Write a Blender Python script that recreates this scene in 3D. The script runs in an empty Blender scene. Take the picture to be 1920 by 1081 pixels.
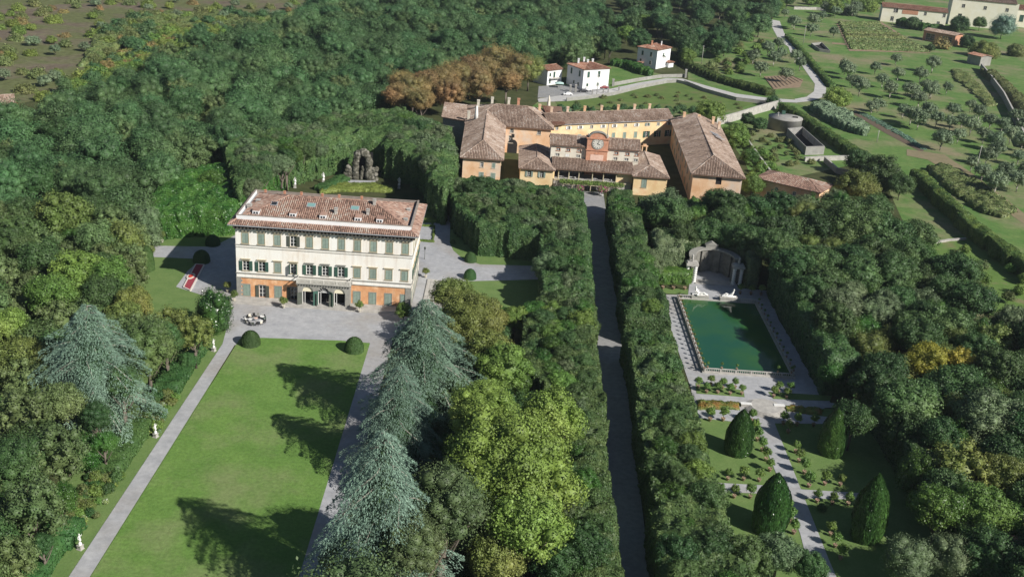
import bpy, bmesh, math, random
import numpy as np
from mathutils import Vector, Matrix
from mathutils.geometry import tessellate_polygon

# ------------------------------------------------------------------ camera, world, sun, exposure
SC = bpy.context.scene
COL = SC.collection
H = 100.0
FL = 2007.43
YAW, PITCH, ROLL = 0.0199279, 0.39156733, 0.07443427
_cy, _sy, _cp, _sp = math.cos(YAW), math.sin(YAW), math.cos(PITCH), math.sin(PITCH)
FW = Vector((_sy*_cp, _cy*_cp, -_sp)); _r = Vector((_cy, -_sy, 0)); _u = _r.cross(FW)
RT = _r*math.cos(ROLL) + _u*math.sin(ROLL); UP = -_r*math.sin(ROLL) + _u*math.cos(ROLL)
cam = bpy.data.cameras.new('camera'); cam.sensor_width = 36; cam.lens = FL/1920*36
cam.clip_start = 1; cam.clip_end = 6000
co = bpy.data.objects.new('camera', cam); COL.objects.link(co)
M = Matrix((RT, UP, -FW)).transposed().to_4x4(); M.translation = (0, 0, H); co.matrix_world = M
SC.camera = co

EL = 34.5
SUNV = Vector((0.80*math.cos(math.radians(EL)), -0.60*math.cos(math.radians(EL)), math.sin(math.radians(EL))))
w = bpy.data.worlds.new('World'); SC.world = w; w.use_nodes = True
nt = w.node_tree; sky = nt.nodes.new('ShaderNodeTexSky'); sky.sky_type = 'NISHITA'; sky.sun_disc = False
sky.sun_elevation = math.radians(EL); sky.sun_rotation = math.atan2(SUNV.x, SUNV.y)
sky.air_density = 1.0; sky.dust_density = 0.6; sky.ozone_density = 1.5
nt.links.new(sky.outputs[0], nt.nodes['Background'].inputs[0]); nt.nodes['Background'].inputs[1].default_value = 0.050
sl = bpy.data.lights.new('sun', 'SUN'); sl.energy = 5.0; sl.angle = math.radians(0.55); sl.color = (1.0, 0.96, 0.89)
so = bpy.data.objects.new('sun', sl); COL.objects.link(so); so.rotation_euler = (-SUNV).to_track_quat('-Z', 'Y').to_euler()
SC.view_settings.view_transform = 'Standard'; SC.view_settings.look = 'None'; SC.view_settings.gamma = 1
SC.view_settings.exposure = 0.26
SC.cycles.max_bounces = 5; SC.cycles.diffuse_bounces = 2; SC.cycles.glossy_bounces = 2; SC.cycles.transmission_bounces = 3
SC.cycles.volume_bounces = 0; SC.cycles.transparent_max_bounces = 4; SC.cycles.caustics_reflective = False; SC.cycles.caustics_refractive = False

HAZE = .00007
RN = random.Random(7); NR = np.random.default_rng(7)

def G(px, py, z=0.0):
    """the point of the place at height z seen at pixel (px, py) of the 1920 wide photograph"""
    d = FW + RT*((px-960)/FL) - UP*((py-540.5)/FL)
    t = (z-H)/d.z
    return (d.x*t, d.y*t)
def dist(x, y, z=0): return Vector((x, y, z-H)).length
def mpp(x, y, z=0): return (Vector((x, y, z-H)).dot(FW))/FL    # metres per photo pixel

# ------------------------------------------------------------------ objects
def tag(o, label=None, cat=None, group=None, kind=None):
    if label: o['label'] = label
    if cat: o['category'] = cat
    if group: o['group'] = group
    if kind: o['kind'] = kind
    return o
def thing(name, label, cat, loc=(0, 0, 0), rotz=0.0, group=None):
    o = bpy.data.objects.new(name, None); COL.objects.link(o); o.empty_display_size = 1
    o.location = loc; o.rotation_euler = (0, 0, rotz)
    return tag(o, label, cat, group)
def link(name, me, parent=None, mats=None, loc=None, world=False):
    o = bpy.data.objects.new(name, me); COL.objects.link(o)
    if parent is not None:
        o.parent = parent
        if world:
            r = parent
            while r.parent: r = r.parent
            if parent is r: o.location = -Vector(r.location)
    if loc is not None: o.location = loc
    if mats is not None:
        for i, m in enumerate(mats):
            if i < len(o.material_slots):
                o.material_slots[i].link = 'OBJECT'; o.material_slots[i].material = m
    return o
def copy_tree(o, parent=None):
    c = o.copy(); COL.objects.link(c)
    if parent is not None: c.parent = parent
    for ch in o.children: copy_tree(ch, c)
    return c

class MB:
    def __init__(s): s.v = []; s.f = []; s.m = []; s.sm = []
    def add(s, vs, fs, mi=0, smooth=False):
        b = len(s.v); s.v += [tuple(p) for p in vs]
        for f in fs: s.f.append(tuple(b+i for i in f)); s.m.append(mi); s.sm.append(smooth)
        return s
    def box(s, x0, x1, y0, y1, z0, z1, mi=0):
        vs = [(x0,y0,z0),(x1,y0,z0),(x1,y1,z0),(x0,y1,z0),(x0,y0,z1),(x1,y0,z1),(x1,y1,z1),(x0,y1,z1)]
        return s.add(vs, [(0,3,2,1),(4,5,6,7),(0,1,5,4),(1,2,6,5),(2,3,7,6),(3,0,4,7)], mi)
    def bar(s, a, b, wd, ht, mi=0, up=(0,0,1)):
        a = Vector(a); b = Vector(b); d = (b-a).normalized(); u = Vector(up); sd = d.cross(u)
        if sd.length < 1e-4: sd = d.cross(Vector((1,0,0)))
        sd.normalize(); u = sd.cross(d)
        sd *= wd/2; u *= ht/2
        vs = [a-sd-u, a+sd-u, a+sd+u, a-sd+u, b-sd-u, b+sd-u, b+sd+u, b-sd+u]
        return s.add(vs, [(0,1,2,3),(4,7,6,5),(0,4,5,1),(1,5,6,2),(2,6,7,3),(3,7,4,0)], mi)
    def prism(s, poly, z0, z1, mi=0, mtop=None):
        n = len(poly)
        if sum(poly[i][0]*poly[(i+1)%n][1]-poly[(i+1)%n][0]*poly[i][1] for i in range(n)) < 0: poly = poly[::-1]
        b = len(s.v); s.v += [(x,y,z0) for x,y in poly] + [(x,y,z1) for x,y in poly]
        for i in range(n):
            j = (i+1) % n; s.f.append((b+i,b+j,b+n+j,b+n+i)); s.m.append(mi); s.sm.append(False)
        for t in tessellate_polygon([[Vector((x,y,0)) for x,y in poly]]):
            t = list(t)
            a, c, d = [poly[k] for k in t]
            if (c[0]-a[0])*(d[1]-a[1])-(d[0]-a[0])*(c[1]-a[1]) < 0: t = t[::-1]
            s.f.append(tuple(b+n+k for k in t)); s.m.append(mi if mtop is None else mtop); s.sm.append(False)
            s.f.append(tuple(b+k for k in t[::-1])); s.m.append(mi); s.sm.append(False)
        return s
    def lathe(s, prof, n=10, c=(0,0,0), mi=0, smooth=True, sx=1, sy=1):
        b = len(s.v)
        for r, z in prof:
            for k in range(n):
                a = 2*math.pi*k/n; s.v.append((c[0]+r*math.cos(a)*sx, c[1]+r*math.sin(a)*sy, c[2]+z))
        for i in range(len(prof)-1):
            for k in range(n):
                j = (k+1) % n; s.f.append((b+i*n+k, b+i*n+j, b+(i+1)*n+j, b+(i+1)*n+k)); s.m.append(mi); s.sm.append(smooth)
        s.f.append(tuple(b+k for k in range(n))[::-1]); s.m.append(mi); s.sm.append(False)
        s.f.append(tuple(b+(len(prof)-1)*n+k for k in range(n))); s.m.append(mi); s.sm.append(False)
        return s
    def tube(s, pts, rad, n=6, mi=0, sq=1.0):
        pts = [Vector(p) for p in pts]; b = len(s.v); m = len(pts)
        if not hasattr(rad, '__len__'): rad = [rad]*m
        for i, p in enumerate(pts):
            d = (pts[min(i+1,m-1)]-pts[max(i-1,0)]).normalized()
            a = d.cross(Vector((0,0,1)))
            if a.length < 1e-3: a = Vector((1,0,0))
            a.normalize(); c = a.cross(d)
            for k in range(n):
                t = 2*math.pi*k/n; s.v.append(tuple(p + a*(rad[i]*math.cos(t)) + c*(rad[i]*sq*math.sin(t))))
        for i in range(m-1):
            for k in range(n):
                j = (k+1) % n; s.f.append((b+i*n+k, b+(i+1)*n+k, b+(i+1)*n+j, b+i*n+j)); s.m.append(mi); s.sm.append(True)
        s.f.append(tuple(b+k for k in range(n))); s.m.append(mi); s.sm.append(False)
        s.f.append(tuple(b+(m-1)*n+k for k in range(n))[::-1]); s.m.append(mi); s.sm.append(False)
        return s
    def ball(s, c, rx, ry=None, rz=None, n=8, m=5, mi=0):
        ry = ry or rx; rz = rz or rx
        prof = [(math.sin(math.pi*i/m), -math.cos(math.pi*i/m)) for i in range(m+1)]; prof[0] = (0.02,-1); prof[-1] = (0.02,1)
        b = len(s.v); s.lathe(prof, n, (0,0,0), mi)
        for i in range(b, len(s.v)):
            x, y, z = s.v[i]; s.v[i] = (c[0]+x*rx, c[1]+y*ry, c[2]+z*rz)
        return s
    def mesh(s, name, mats):
        me = bpy.data.meshes.new(name); me.from_pydata(s.v, [], s.f)
        for m in mats: me.materials.append(m)
        me.polygons.foreach_set('material_index', s.m); me.polygons.foreach_set('use_smooth', s.sm); me.update()
        return me
    def build(s, name, mats, parent=None, world=True):
        if not isinstance(mats, (list, tuple)): mats = [mats]
        return link(name, s.mesh(name, mats), parent, world=world)

def np_mesh(name, V, F, mats, mi=None, smooth=None):
    me = bpy.data.meshes.new(name); V = np.asarray(V, np.float32); F = np.asarray(F, np.int32)
    k = F.shape[1]; n = len(F)
    me.vertices.add(len(V)); me.vertices.foreach_set('co', V.ravel())
    me.loops.add(n*k); me.loops.foreach_set('vertex_index', F.ravel())
    me.polygons.add(n); me.polygons.foreach_set('loop_start', np.arange(0, n*k, k, dtype=np.int32))
    try: me.polygons.foreach_set('loop_total', np.full(n, k, dtype=np.int32))
    except Exception: pass
    for m in mats: me.materials.append(m)
    if mi is not None: me.polygons.foreach_set('material_index', np.asarray(mi, np.int32))
    me.polygons.foreach_set('use_smooth', np.full(n, False) if smooth is None else smooth)
    me.update(calc_edges=True); me.validate()
    return me

# ------------------------------------------------------------------ noise
def _hash(i, j, k, s):
    h = (i*374761393 + j*668265263 + k*2147483647 + s*974634777) & 0xffffffff
    h = ((h ^ (h >> 13))*1274126177) & 0xffffffff
    return ((h ^ (h >> 16)) & 0xffff)/65535.0
def vnoise(P, sc, seed=0):
    P = np.asarray(P, float)/sc + 1000.0
    if P.shape[1] == 2: P = np.c_[P, np.zeros(len(P))]
    I = np.floor(P).astype(np.int64); f = P-I; f = f*f*(3-2*f); out = 0
    for a in (0, 1):
        for b in (0, 1):
            for c in (0, 1):
                wgt = (f[:,0] if a else 1-f[:,0])*(f[:,1] if b else 1-f[:,1])*(f[:,2] if c else 1-f[:,2])
                out = out + wgt*_hash(I[:,0]+a, I[:,1]+b, I[:,2]+c, seed)
    return out

# ------------------------------------------------------------------ materials
def mat(name, c1, c2=None, scale=1.0, rough=0.9, detail=4, c3=None, spec=0.3, bump=0.0, bscale=None, island=0.0, objrand=0.0, trans=0.0, coords='Object', big=None, grain=0, gscale=2.5, streak=None):
    m = bpy.data.materials.new(name); m.use_nodes = True; t = m.node_tree; N = t.nodes; Lk = t.links
    b = N['Principled BSDF']; b.inputs['Roughness'].default_value = rough; b.inputs['Specular IOR Level'].default_value = spec
    tc = N.new('ShaderNodeTexCoord'); src = tc.outputs['Object']
    if coords == 'World':
        g = N.new('ShaderNodeNewGeometry'); src = g.outputs['Position']
    if c2 is None: c2 = c1
    nz = N.new('ShaderNodeTexNoise'); nz.inputs['Scale'].default_value = scale; nz.inputs['Detail'].default_value = detail; nz.inputs['Roughness'].default_value = .6
    Lk.new(src, nz.inputs['Vector'])
    rp = N.new('ShaderNodeValToRGB'); Lk.new(nz.outputs['Fac'], rp.inputs[0])
    e = rp.color_ramp.elements; e[0].position = .32; e[1].position = .68; e[0].color = (*c1, 1); e[1].color = (*c2, 1)
    if c3: x = e.new(.5); x.color = (*c3, 1)
    col = rp.outputs[0]
    if big:    # (colour, scale, low, high): wide patches of a second colour
        n2 = N.new('ShaderNodeTexNoise'); n2.inputs['Scale'].default_value = big[1]; n2.inputs['Detail'].default_value = 5; n2.inputs['Roughness'].default_value = .6; Lk.new(src, n2.inputs['Vector'])
        mr = N.new('ShaderNodeMapRange'); mr.inputs[1].default_value = big[2]; mr.inputs[2].default_value = big[3]; Lk.new(n2.outputs['Fac'], mr.inputs[0])
        mx = N.new('ShaderNodeMix'); mx.data_type = 'RGBA'; Lk.new(mr.outputs[0], mx.inputs[0]); Lk.new(col, mx.inputs[6]); mx.inputs[7].default_value = (*big[0], 1); col = mx.outputs[2]
    if streak:   # (colour, amount): vertical rain streaks
        mp = N.new('ShaderNodeMapping'); mp.inputs['Scale'].default_value = (1.6, 1.6, .12); Lk.new(src, mp.inputs[0]); n3 = N.new('ShaderNodeTexNoise'); n3.inputs['Scale'].default_value = 1.0; n3.inputs['Detail'].default_value = 6; Lk.new(mp.outputs[0], n3.inputs['Vector'])
        mr = N.new('ShaderNodeMapRange'); mr.inputs[1].default_value = .5; mr.inputs[2].default_value = .75; mr.inputs[4].default_value = streak[1]; Lk.new(n3.outputs['Fac'], mr.inputs[0]); mx = N.new('ShaderNodeMix'); mx.data_type = 'RGBA'; Lk.new(mr.outputs[0], mx.inputs[0]); Lk.new(col, mx.inputs[6]); mx.inputs[7].default_value = (*streak[0], 1); col = mx.outputs[2]
    if grain:
        n3 = N.new('ShaderNodeTexNoise'); n3.inputs['Scale'].default_value = gscale; n3.inputs['Detail'].default_value = 5; n3.inputs['Roughness'].default_value = .7; Lk.new(src, n3.inputs['Vector'])
        mr = N.new('ShaderNodeMapRange'); mr.inputs[1].default_value = .3; mr.inputs[2].default_value = .7; mr.inputs[3].default_value = 1-grain; mr.inputs[4].default_value = 1+grain; Lk.new(n3.outputs['Fac'], mr.inputs[0])
        hv = N.new('ShaderNodeHueSaturation'); Lk.new(col, hv.inputs['Color']); Lk.new(mr.outputs[0], hv.inputs['Value']); col = hv.outputs[0]
    if island or objrand:
        hs = N.new('ShaderNodeHueSaturation'); Lk.new(col, hs.inputs['Color'])
        val = None
        if island:
            g = N.new('ShaderNodeNewGeometry'); mr = N.new('ShaderNodeMapRange'); Lk.new(g.outputs['Random Per Island'], mr.inputs[0])
            mr.inputs[3].default_value = 1-island; mr.inputs[4].default_value = 1+island; val = mr.outputs[0]
        if objrand:
            oi = N.new('ShaderNodeObjectInfo'); mr = N.new('ShaderNodeMapRange'); Lk.new(oi.outputs['Random'], mr.inputs[0])
            mr.inputs[3].default_value = 1-objrand; mr.inputs[4].default_value = 1+objrand
            mh = N.new('ShaderNodeMapRange'); ml = N.new('ShaderNodeMath'); ml.operation = 'MULTIPLY'; ml.inputs[1].default_value = 7.31; Lk.new(oi.outputs['Random'], ml.inputs[0])
            fr = N.new('ShaderNodeMath'); fr.operation = 'FRACT'; Lk.new(ml.outputs[0], fr.inputs[0]); Lk.new(fr.outputs[0], mh.inputs[0])
            mh.inputs[3].default_value = .5-objrand*.11; mh.inputs[4].default_value = .5+objrand*.09; Lk.new(mh.outputs[0], hs.inputs['Hue'])
            if val is not None:
                mm = N.new('ShaderNodeMath'); mm.operation = 'MULTIPLY'; Lk.new(val, mm.inputs[0]); Lk.new(mr.outputs[0], mm.inputs[1]); val = mm.outputs[0]
            else: val = mr.outputs[0]
        Lk.new(val, hs.inputs['Value']); col = hs.outputs[0]
    Lk.new(col, b.inputs['Base Color'])
    if bump:
        bn = N.new('ShaderNodeTexNoise'); bn.inputs['Scale'].default_value = bscale or scale*6; bn.inputs['Detail'].default_value = 6; Lk.new(src, bn.inputs['Vector'])
        bp = N.new('ShaderNodeBump'); bp.inputs['Strength'].default_value = bump; bp.inputs['Distance'].default_value = .1; Lk.new(bn.outputs['Fac'], bp.inputs['Height']); Lk.new(bp.outputs[0], b.inputs['Normal'])
    if trans:
        tr = N.new('ShaderNodeBsdfTranslucent'); Lk.new(col, tr.inputs[0]); ms = N.new('ShaderNodeMixShader'); ms.inputs[0].default_value = trans
        Lk.new(b.outputs[0], ms.inputs[1]); Lk.new(tr.outputs[0], ms.inputs[2]); Lk.new(ms.outputs[0], N['Material Output'].inputs[0])
    return m
def leafmat(name, c1, c2, c3=None, rough=.55, spec=.35, scale=.35, island=.30, objrand=.19, trans=.14, k=1.15):
    c1, c2, c3 = [None if c is None else (c[0]*k, c[1]*k*1.03, c[2]*k*.95) for c in (c1, c2, c3)]
    return mat(name, c1, c2, scale=scale, rough=rough, spec=spec, c3=c3, island=island, objrand=objrand, trans=trans, detail=3)

LM = {
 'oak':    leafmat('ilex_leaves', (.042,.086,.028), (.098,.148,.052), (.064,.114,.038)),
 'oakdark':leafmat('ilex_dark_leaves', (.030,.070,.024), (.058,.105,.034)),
 'grey':   leafmat('ilex_grey_leaves', (.080,.122,.058), (.135,.172,.092)),
 'laurel': leafmat('laurel_leaves', (.036,.094,.020), (.080,.150,.032), rough=.4),
 'forest': leafmat('wood_leaves', (.046,.106,.042), (.090,.150,.060), (.067,.128,.050), scale=.2),
 'forest2':leafmat('wood_dull_leaves', (.080,.128,.048), (.135,.175,.070), scale=.3),
 'bright': leafmat('bright_leaves', (.090,.165,.036), (.150,.225,.050)),
 'yellow': leafmat('lime_tree_leaves', (.125,.200,.042), (.235,.300,.078), (.170,.245,.054), objrand=.07),
 'olivebrown': leafmat('turning_leaves', (.100,.142,.036), (.175,.188,.056), (.130,.160,.044)),
 'autumn': leafmat('autumn_leaves', (.150,.140,.058), (.310,.180,.085), (.225,.155,.068)),
 'gold':   leafmat('golden_leaves', (.200,.200,.035), (.330,.280,.040)),
 'cedar':  leafmat('blue_cedar_needles', (.110,.180,.145), (.210,.290,.235), scale=.25, rough=.6, trans=.06),
 'pine':   leafmat('pine_needles', (.060,.100,.042), (.110,.145,.062)),
 'magnolia': leafmat('magnolia_leaves', (.024,.062,.018), (.066,.125,.030), rough=.28, spec=.55, island=.4),
 'olive':  leafmat('olive_leaves', (.115,.165,.095), (.185,.230,.145), objrand=.16),
 'lemon':  leafmat('lemon_leaves', (.080,.150,.034), (.150,.230,.055), rough=.4),
 'box':    leafmat('box_leaves', (.036,.088,.026), (.062,.120,.036), island=.18),
 'boxyellow': leafmat('box_yellowing_leaves', (.110,.165,.036), (.170,.215,.055)),
 'ivy':    leafmat('ivy_leaves', (.045,.088,.024), (.120,.160,.040)),
 'reed':   leafmat('reed_leaves', (.130,.200,.125), (.210,.280,.190)),
 'maize':  leafmat('maize_leaves', (.110,.175,.050), (.210,.230,.100)),
 'cabbage': leafmat('cabbage_leaves', (.120,.210,.160), (.170,.260,.200)),
 'scrub':  leafmat('scrub_leaves', (.100,.135,.045), (.165,.175,.070)),
 'rustbed': leafmat('rusty_bedding_leaves', (.20,.18,.04), (.26,.12,.04), (.13,.17,.04)),
}
def blossom(name, c, green='scrub', frac=.6):
    m = LM[green].copy(); m.name = name; t = m.node_tree; g = t.nodes.new('ShaderNodeNewGeometry'); gt = t.nodes.new('ShaderNodeMath'); gt.operation = 'GREATER_THAN'; gt.inputs[1].default_value = frac
    ml = t.nodes.new('ShaderNodeMath'); ml.operation = 'MULTIPLY'; ml.inputs[1].default_value = 17.3; fr = t.nodes.new('ShaderNodeMath'); fr.operation = 'FRACT'; t.links.new(g.outputs['Random Per Island'], ml.inputs[0]); t.links.new(ml.outputs[0], fr.inputs[0]); t.links.new(fr.outputs[0], gt.inputs[0])
    b = t.nodes['Principled BSDF']; src = b.inputs['Base Color'].links[0].from_socket; mx = t.nodes.new('ShaderNodeMix'); mx.data_type = 'RGBA'; t.links.new(gt.outputs[0], mx.inputs[0]); t.links.new(src, mx.inputs[6]); mx.inputs[7].default_value = (*c, 1); t.links.new(mx.outputs[2], b.inputs['Base Color'])
    for n in t.nodes:
        if n.type == 'BSDF_TRANSLUCENT': t.links.new(mx.outputs[2], n.inputs[0])
    return m
LM['pink'] = blossom('pink_blossom', (.42,.09,.22), 'bright', .45); LM['red'] = blossom('red_blossom', (.26,.07,.04), frac=.7); LM['white'] = blossom('white_blossom', (.62,.66,.56), 'bright', .68); LM['flower'] = blossom('yellow_blossom', (.48,.52,.16), 'bright', .65)
BARK = mat('bark', (.11,.09,.07), (.20,.17,.14), 2.0, bump=.5)
PALEBARK = mat('pale_bark', (.28,.26,.22), (.42,.39,.34), 2.0)
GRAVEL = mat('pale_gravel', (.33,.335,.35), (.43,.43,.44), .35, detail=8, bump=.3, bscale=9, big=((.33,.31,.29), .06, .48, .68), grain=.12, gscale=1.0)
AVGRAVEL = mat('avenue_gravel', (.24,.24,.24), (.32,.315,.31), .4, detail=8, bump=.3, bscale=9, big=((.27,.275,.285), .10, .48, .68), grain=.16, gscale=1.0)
EARTH = mat('bare_earth', (.22,.15,.10), (.32,.24,.16), .5, bump=.5, detail=8)
LAWN = mat('mown_lawn', (.108,.205,.046), (.150,.255,.062), .16, rough=1, spec=.1, detail=12, bump=.6, bscale=5, big=((.185,.240,.092), .09, .45, .66), grain=.22, gscale=1.6)
MEADOW = mat('rough_meadow', (.085,.175,.045), (.150,.225,.070), .12, rough=1, spec=.1, detail=9, bump=.6, bscale=2.5, big=((.240,.215,.130), .03, .47, .66), grain=.18, gscale=.6)
GARDENLAWN = mat('garden_grass', (.115,.190,.058), (.160,.230,.078), .25, rough=1, spec=.1, detail=8, bump=.4, bscale=5, grain=.14)
FLOOR = mat('wood_floor', (.045,.060,.022), (.085,.090,.040), .2, rough=1, spec=.1, detail=8, bump=.6, bscale=2)
DRY = mat('dry_hillside', (.130,.105,.078), (.200,.165,.120), .06, rough=1, spec=.1, detail=10, bump=.6, bscale=1.2, big=((.125,.140,.060), .03, .42, .56), grain=.3, gscale=.35)
ROAD = mat('pale_road', (.42,.41,.40), (.52,.51,.49), .3, detail=8, bump=.2)
STONE = mat('weathered_stone', (.34,.325,.30), (.50,.48,.44), .8, detail=8, bump=.4, c3=(.42,.40,.37))
GSTONE = mat('grey_sandstone', (.24,.235,.215), (.34,.33,.295), 1.2, detail=8, bump=.3)
DSTONE = mat('dark_eave_timber', (.07,.06,.052), (.12,.105,.09), 2)
MARBLE = mat('white_marble', (.72,.71,.68), (.82,.81,.78), 1.5, rough=.5)
BROWNST = mat('lichened_coping', (.24,.20,.17), (.36,.31,.27), 1.0, detail=8)
PALEST = mat('pale_balustrade_stone', (.52,.50,.45), (.66,.64,.58), 1.2, detail=8)
CREAM = mat('cream_facade_plaster', (.80,.71,.60), (.87,.85,.80), .28, detail=9, c3=(.85,.81,.74), bump=.12, bscale=3, big=((.86,.85,.80), .12, .42, .62), streak=((.60,.50,.42), .45))
ORANGEP = mat('orange_brick_plaster', (.58,.27,.13), (.80,.52,.32), .7, detail=9, c3=(.68,.36,.18), bump=.3, bscale=5, streak=((.46,.24,.14), .6))
OCHRE = mat('ochre_plaster', (.68,.47,.25), (.82,.68,.44), .22, detail=9, c3=(.76,.57,.33), bump=.2, bscale=3, big=((.70,.36,.20), .15, .52, .72))
PINKP = mat('pink_weathered_plaster', (.68,.40,.22), (.82,.62,.44), .3, detail=9, c3=(.76,.50,.31), bump=.2, bscale=3, big=((.62,.56,.50), .12, .5, .7))
PALEP = mat('pale_old_plaster', (.58,.53,.44), (.74,.70,.60), .4, detail=9, bump=.2, bscale=3)
BRICK = mat('red_brick', (.46,.21,.13), (.60,.32,.21), 1.2, detail=8, bump=.4)
PINKB = mat('pink_panel_plaster', (.68,.45,.36), (.76,.56,.46), 1.0)
WHITEW = mat('white_wall_paint', (.76,.77,.78), (.84,.84,.84), .3, rough=.8)
YELLOWW = mat('pale_yellow_paint', (.78,.73,.57), (.85,.82,.71), .2, detail=8)
SHUT = mat('faded_green_shutter', (.22,.29,.25), (.30,.37,.32), 1.5, rough=.7, objrand=.12)
SHUTD = mat('dark_green_shutter', (.035,.085,.065), (.055,.12,.09), 1.5, rough=.6, objrand=.15)
SHUTB = mat('brown_green_shutter', (.07,.08,.065), (.10,.11,.09), 1.5, rough=.6)
FRAMEW = mat('white_window_frame', (.74,.74,.72), (.8,.8,.78), 2, rough=.6)
TAN = mat('tan_stone_surround', (.42,.36,.24), (.50,.44,.31), 1.5)
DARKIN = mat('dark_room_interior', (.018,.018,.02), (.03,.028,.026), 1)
TERRA = mat('terracotta_pot', (.25,.17,.11), (.38,.28,.20), 3, objrand=.15)
LEAD = mat('dull_grey_metal', (.30,.31,.33), (.40,.41,.43), 1, rough=.5)
BEDT = mat('roof_bedding', (.16,.10,.07), (.24,.15,.11), 1.5)
SOIL = mat('dark_soil', (.10,.075,.05), (.15,.11,.08), 2)
CONC = mat('weathered_concrete', (.25,.245,.23), (.38,.37,.345), .6, detail=9, bump=.3, big=((.24,.23,.20), .3, .5, .7))
def glassmat(name, c, rough=.08):
    m = bpy.data.materials.new(name); m.use_nodes = True; b = m.node_tree.nodes['Principled BSDF']
    b.inputs['Base Color'].default_value = (*c, 1); b.inputs['Roughness'].default_value = rough; b.inputs['Specular IOR Level'].default_value = .8; return m
GLASS = glassmat('window_glass', (.03,.035,.04)); SKYGL = glassmat('skylight_glass', (.20,.36,.34), .15)
def tilemat(name, stops):
    m = bpy.data.materials.new(name); m.use_nodes = True; t = m.node_tree; N = t.nodes; Lk = t.links; b = N['Principled BSDF']; b.inputs['Roughness'].default_value = .95; b.inputs['Specular IOR Level'].default_value = .15
    g = N.new('ShaderNodeNewGeometry'); nz = N.new('ShaderNodeTexNoise'); nz.inputs['Scale'].default_value = .22; nz.inputs['Detail'].default_value = 6; Lk.new(g.outputs['Position'], nz.inputs['Vector'])
    a = N.new('ShaderNodeMath'); a.operation = 'MULTIPLY_ADD'; Lk.new(nz.outputs['Fac'], a.inputs[0]); a.inputs[1].default_value = 1.5; a.inputs[2].default_value = -.56
    c = N.new('ShaderNodeMath'); c.operation = 'MULTIPLY_ADD'; c.inputs[1].default_value = .62; Lk.new(g.outputs['Random Per Island'], c.inputs[0]); Lk.new(a.outputs[0], c.inputs[2])
    rp = N.new('ShaderNodeValToRGB'); Lk.new(c.outputs[0], rp.inputs[0]); e = rp.color_ramp.elements
    e[0].position = stops[0][0]; e[0].color = (*stops[0][1], 1); e[1].position = stops[-1][0]; e[1].color = (*stops[-1][1], 1)
    for p, cc in stops[1:-1]: x = e.new(p); x.color = (*cc, 1)
    Lk.new(rp.outputs[0], b.inputs['Base Color']); return m
TILE_V = tilemat('villa_roof_tiles', [(0,(.16,.11,.09)),(.3,(.29,.18,.14)),(.55,(.41,.26,.20)),(.8,(.44,.34,.28)),(1,(.52,.46,.40))])
TILE_S = tilemat('old_brown_roof_tiles', [(0,(.17,.125,.10)),(.3,(.28,.205,.16)),(.6,(.39,.29,.23)),(.85,(.46,.37,.31)),(1,(.54,.48,.42))])
TILE_R = tilemat('red_roof_tiles', [(0,(.22,.11,.08)),(.4,(.36,.18,.12)),(.7,(.42,.25,.18)),(1,(.48,.36,.29))])

# ------------------------------------------------------------------ foliage kit
def unit(a): return a/np.maximum(np.linalg.norm(a, axis=1, keepdims=True), 1e-9)
def leaves(P, Nn, size, aspect=.6, spread=.8, rng=NR, dirs=None):
    """one diamond shaped leaf (or tuft) per point"""
    n = len(P); Nn = unit(Nn + rng.normal(0, spread, (n, 3))*.6)
    T = np.cross(Nn, rng.normal(0, 1, (n, 3))) if dirs is None else dirs - Nn*np.sum(dirs*Nn, 1, keepdims=True)
    T = unit(T); B = np.cross(Nn, T); s = (np.asarray(size)*rng.uniform(.65, 1.35, n))[:, None]/2
    V = np.stack([P-T*s, P+B*s*aspect, P+T*s, P-B*s*aspect], 1).reshape(-1, 3)
    return V, np.arange(n*4).reshape(-1, 4)
def ico(sub):
    bm = bmesh.new(); bmesh.ops.create_icosphere(bm, subdivisions=sub, radius=1)
    V = np.array([v.co[:] for v in bm.verts]); F = np.array([[v.index for v in f.verts] for f in bm.faces]); bm.free(); return V, F
ICO1, ICO2, ICO3 = ico(1), ico(2), ico(3)
def tri4(F): return np.c_[F, F[:, 2]] if F.shape[1] == 3 else F
class FM:   # foliage mesh: quads, two material slots possible
    def __init__(s): s.V = []; s.F = []; s.M = []; s.S = []; s.n = 0
    def add(s, V, F, mi=0, smooth=False):
        s.S.append(np.full(len(F), smooth or np.asarray(F).shape[1] == 3)); s.V.append(V); s.F.append(np.asarray(F)+s.n); s.M.append(np.full(len(F), mi)); s.n += len(V)
    def mesh(s, name, mats):
        V = np.concatenate(s.V); q = [F for F in s.F]
        # quads and triangles kept apart, then merged with loop totals
        me = bpy.data.meshes.new(name); me.vertices.add(len(V)); me.vertices.foreach_set('co', V.astype(np.float32).ravel())
        loops = np.concatenate([F.ravel() for F in q]).astype(np.int32); tot = np.concatenate([np.full(len(F), F.shape[1]) for F in q]).astype(np.int32)
        me.loops.add(len(loops)); me.loops.foreach_set('vertex_index', loops)
        me.polygons.add(len(tot)); me.polygons.foreach_set('loop_start', np.r_[0, np.cumsum(tot)[:-1]].astype(np.int32))
        try: me.polygons.foreach_set('loop_total', tot)
        except Exception: pass
        for m in mats: me.materials.append(m)
        me.polygons.foreach_set('material_index', np.concatenate(s.M).astype(np.int32))
        me.polygons.foreach_set('use_smooth', np.concatenate(s.S)); me.update(calc_edges=True)
        return me
def fib(n, up=-1.0):
    i = np.arange(n)+.5; z = 1-(1-up)*i/n; a = i*2.399963; r = np.sqrt(1-z*z); return np.c_[r*np.cos(a), r*np.sin(a), z]
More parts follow.
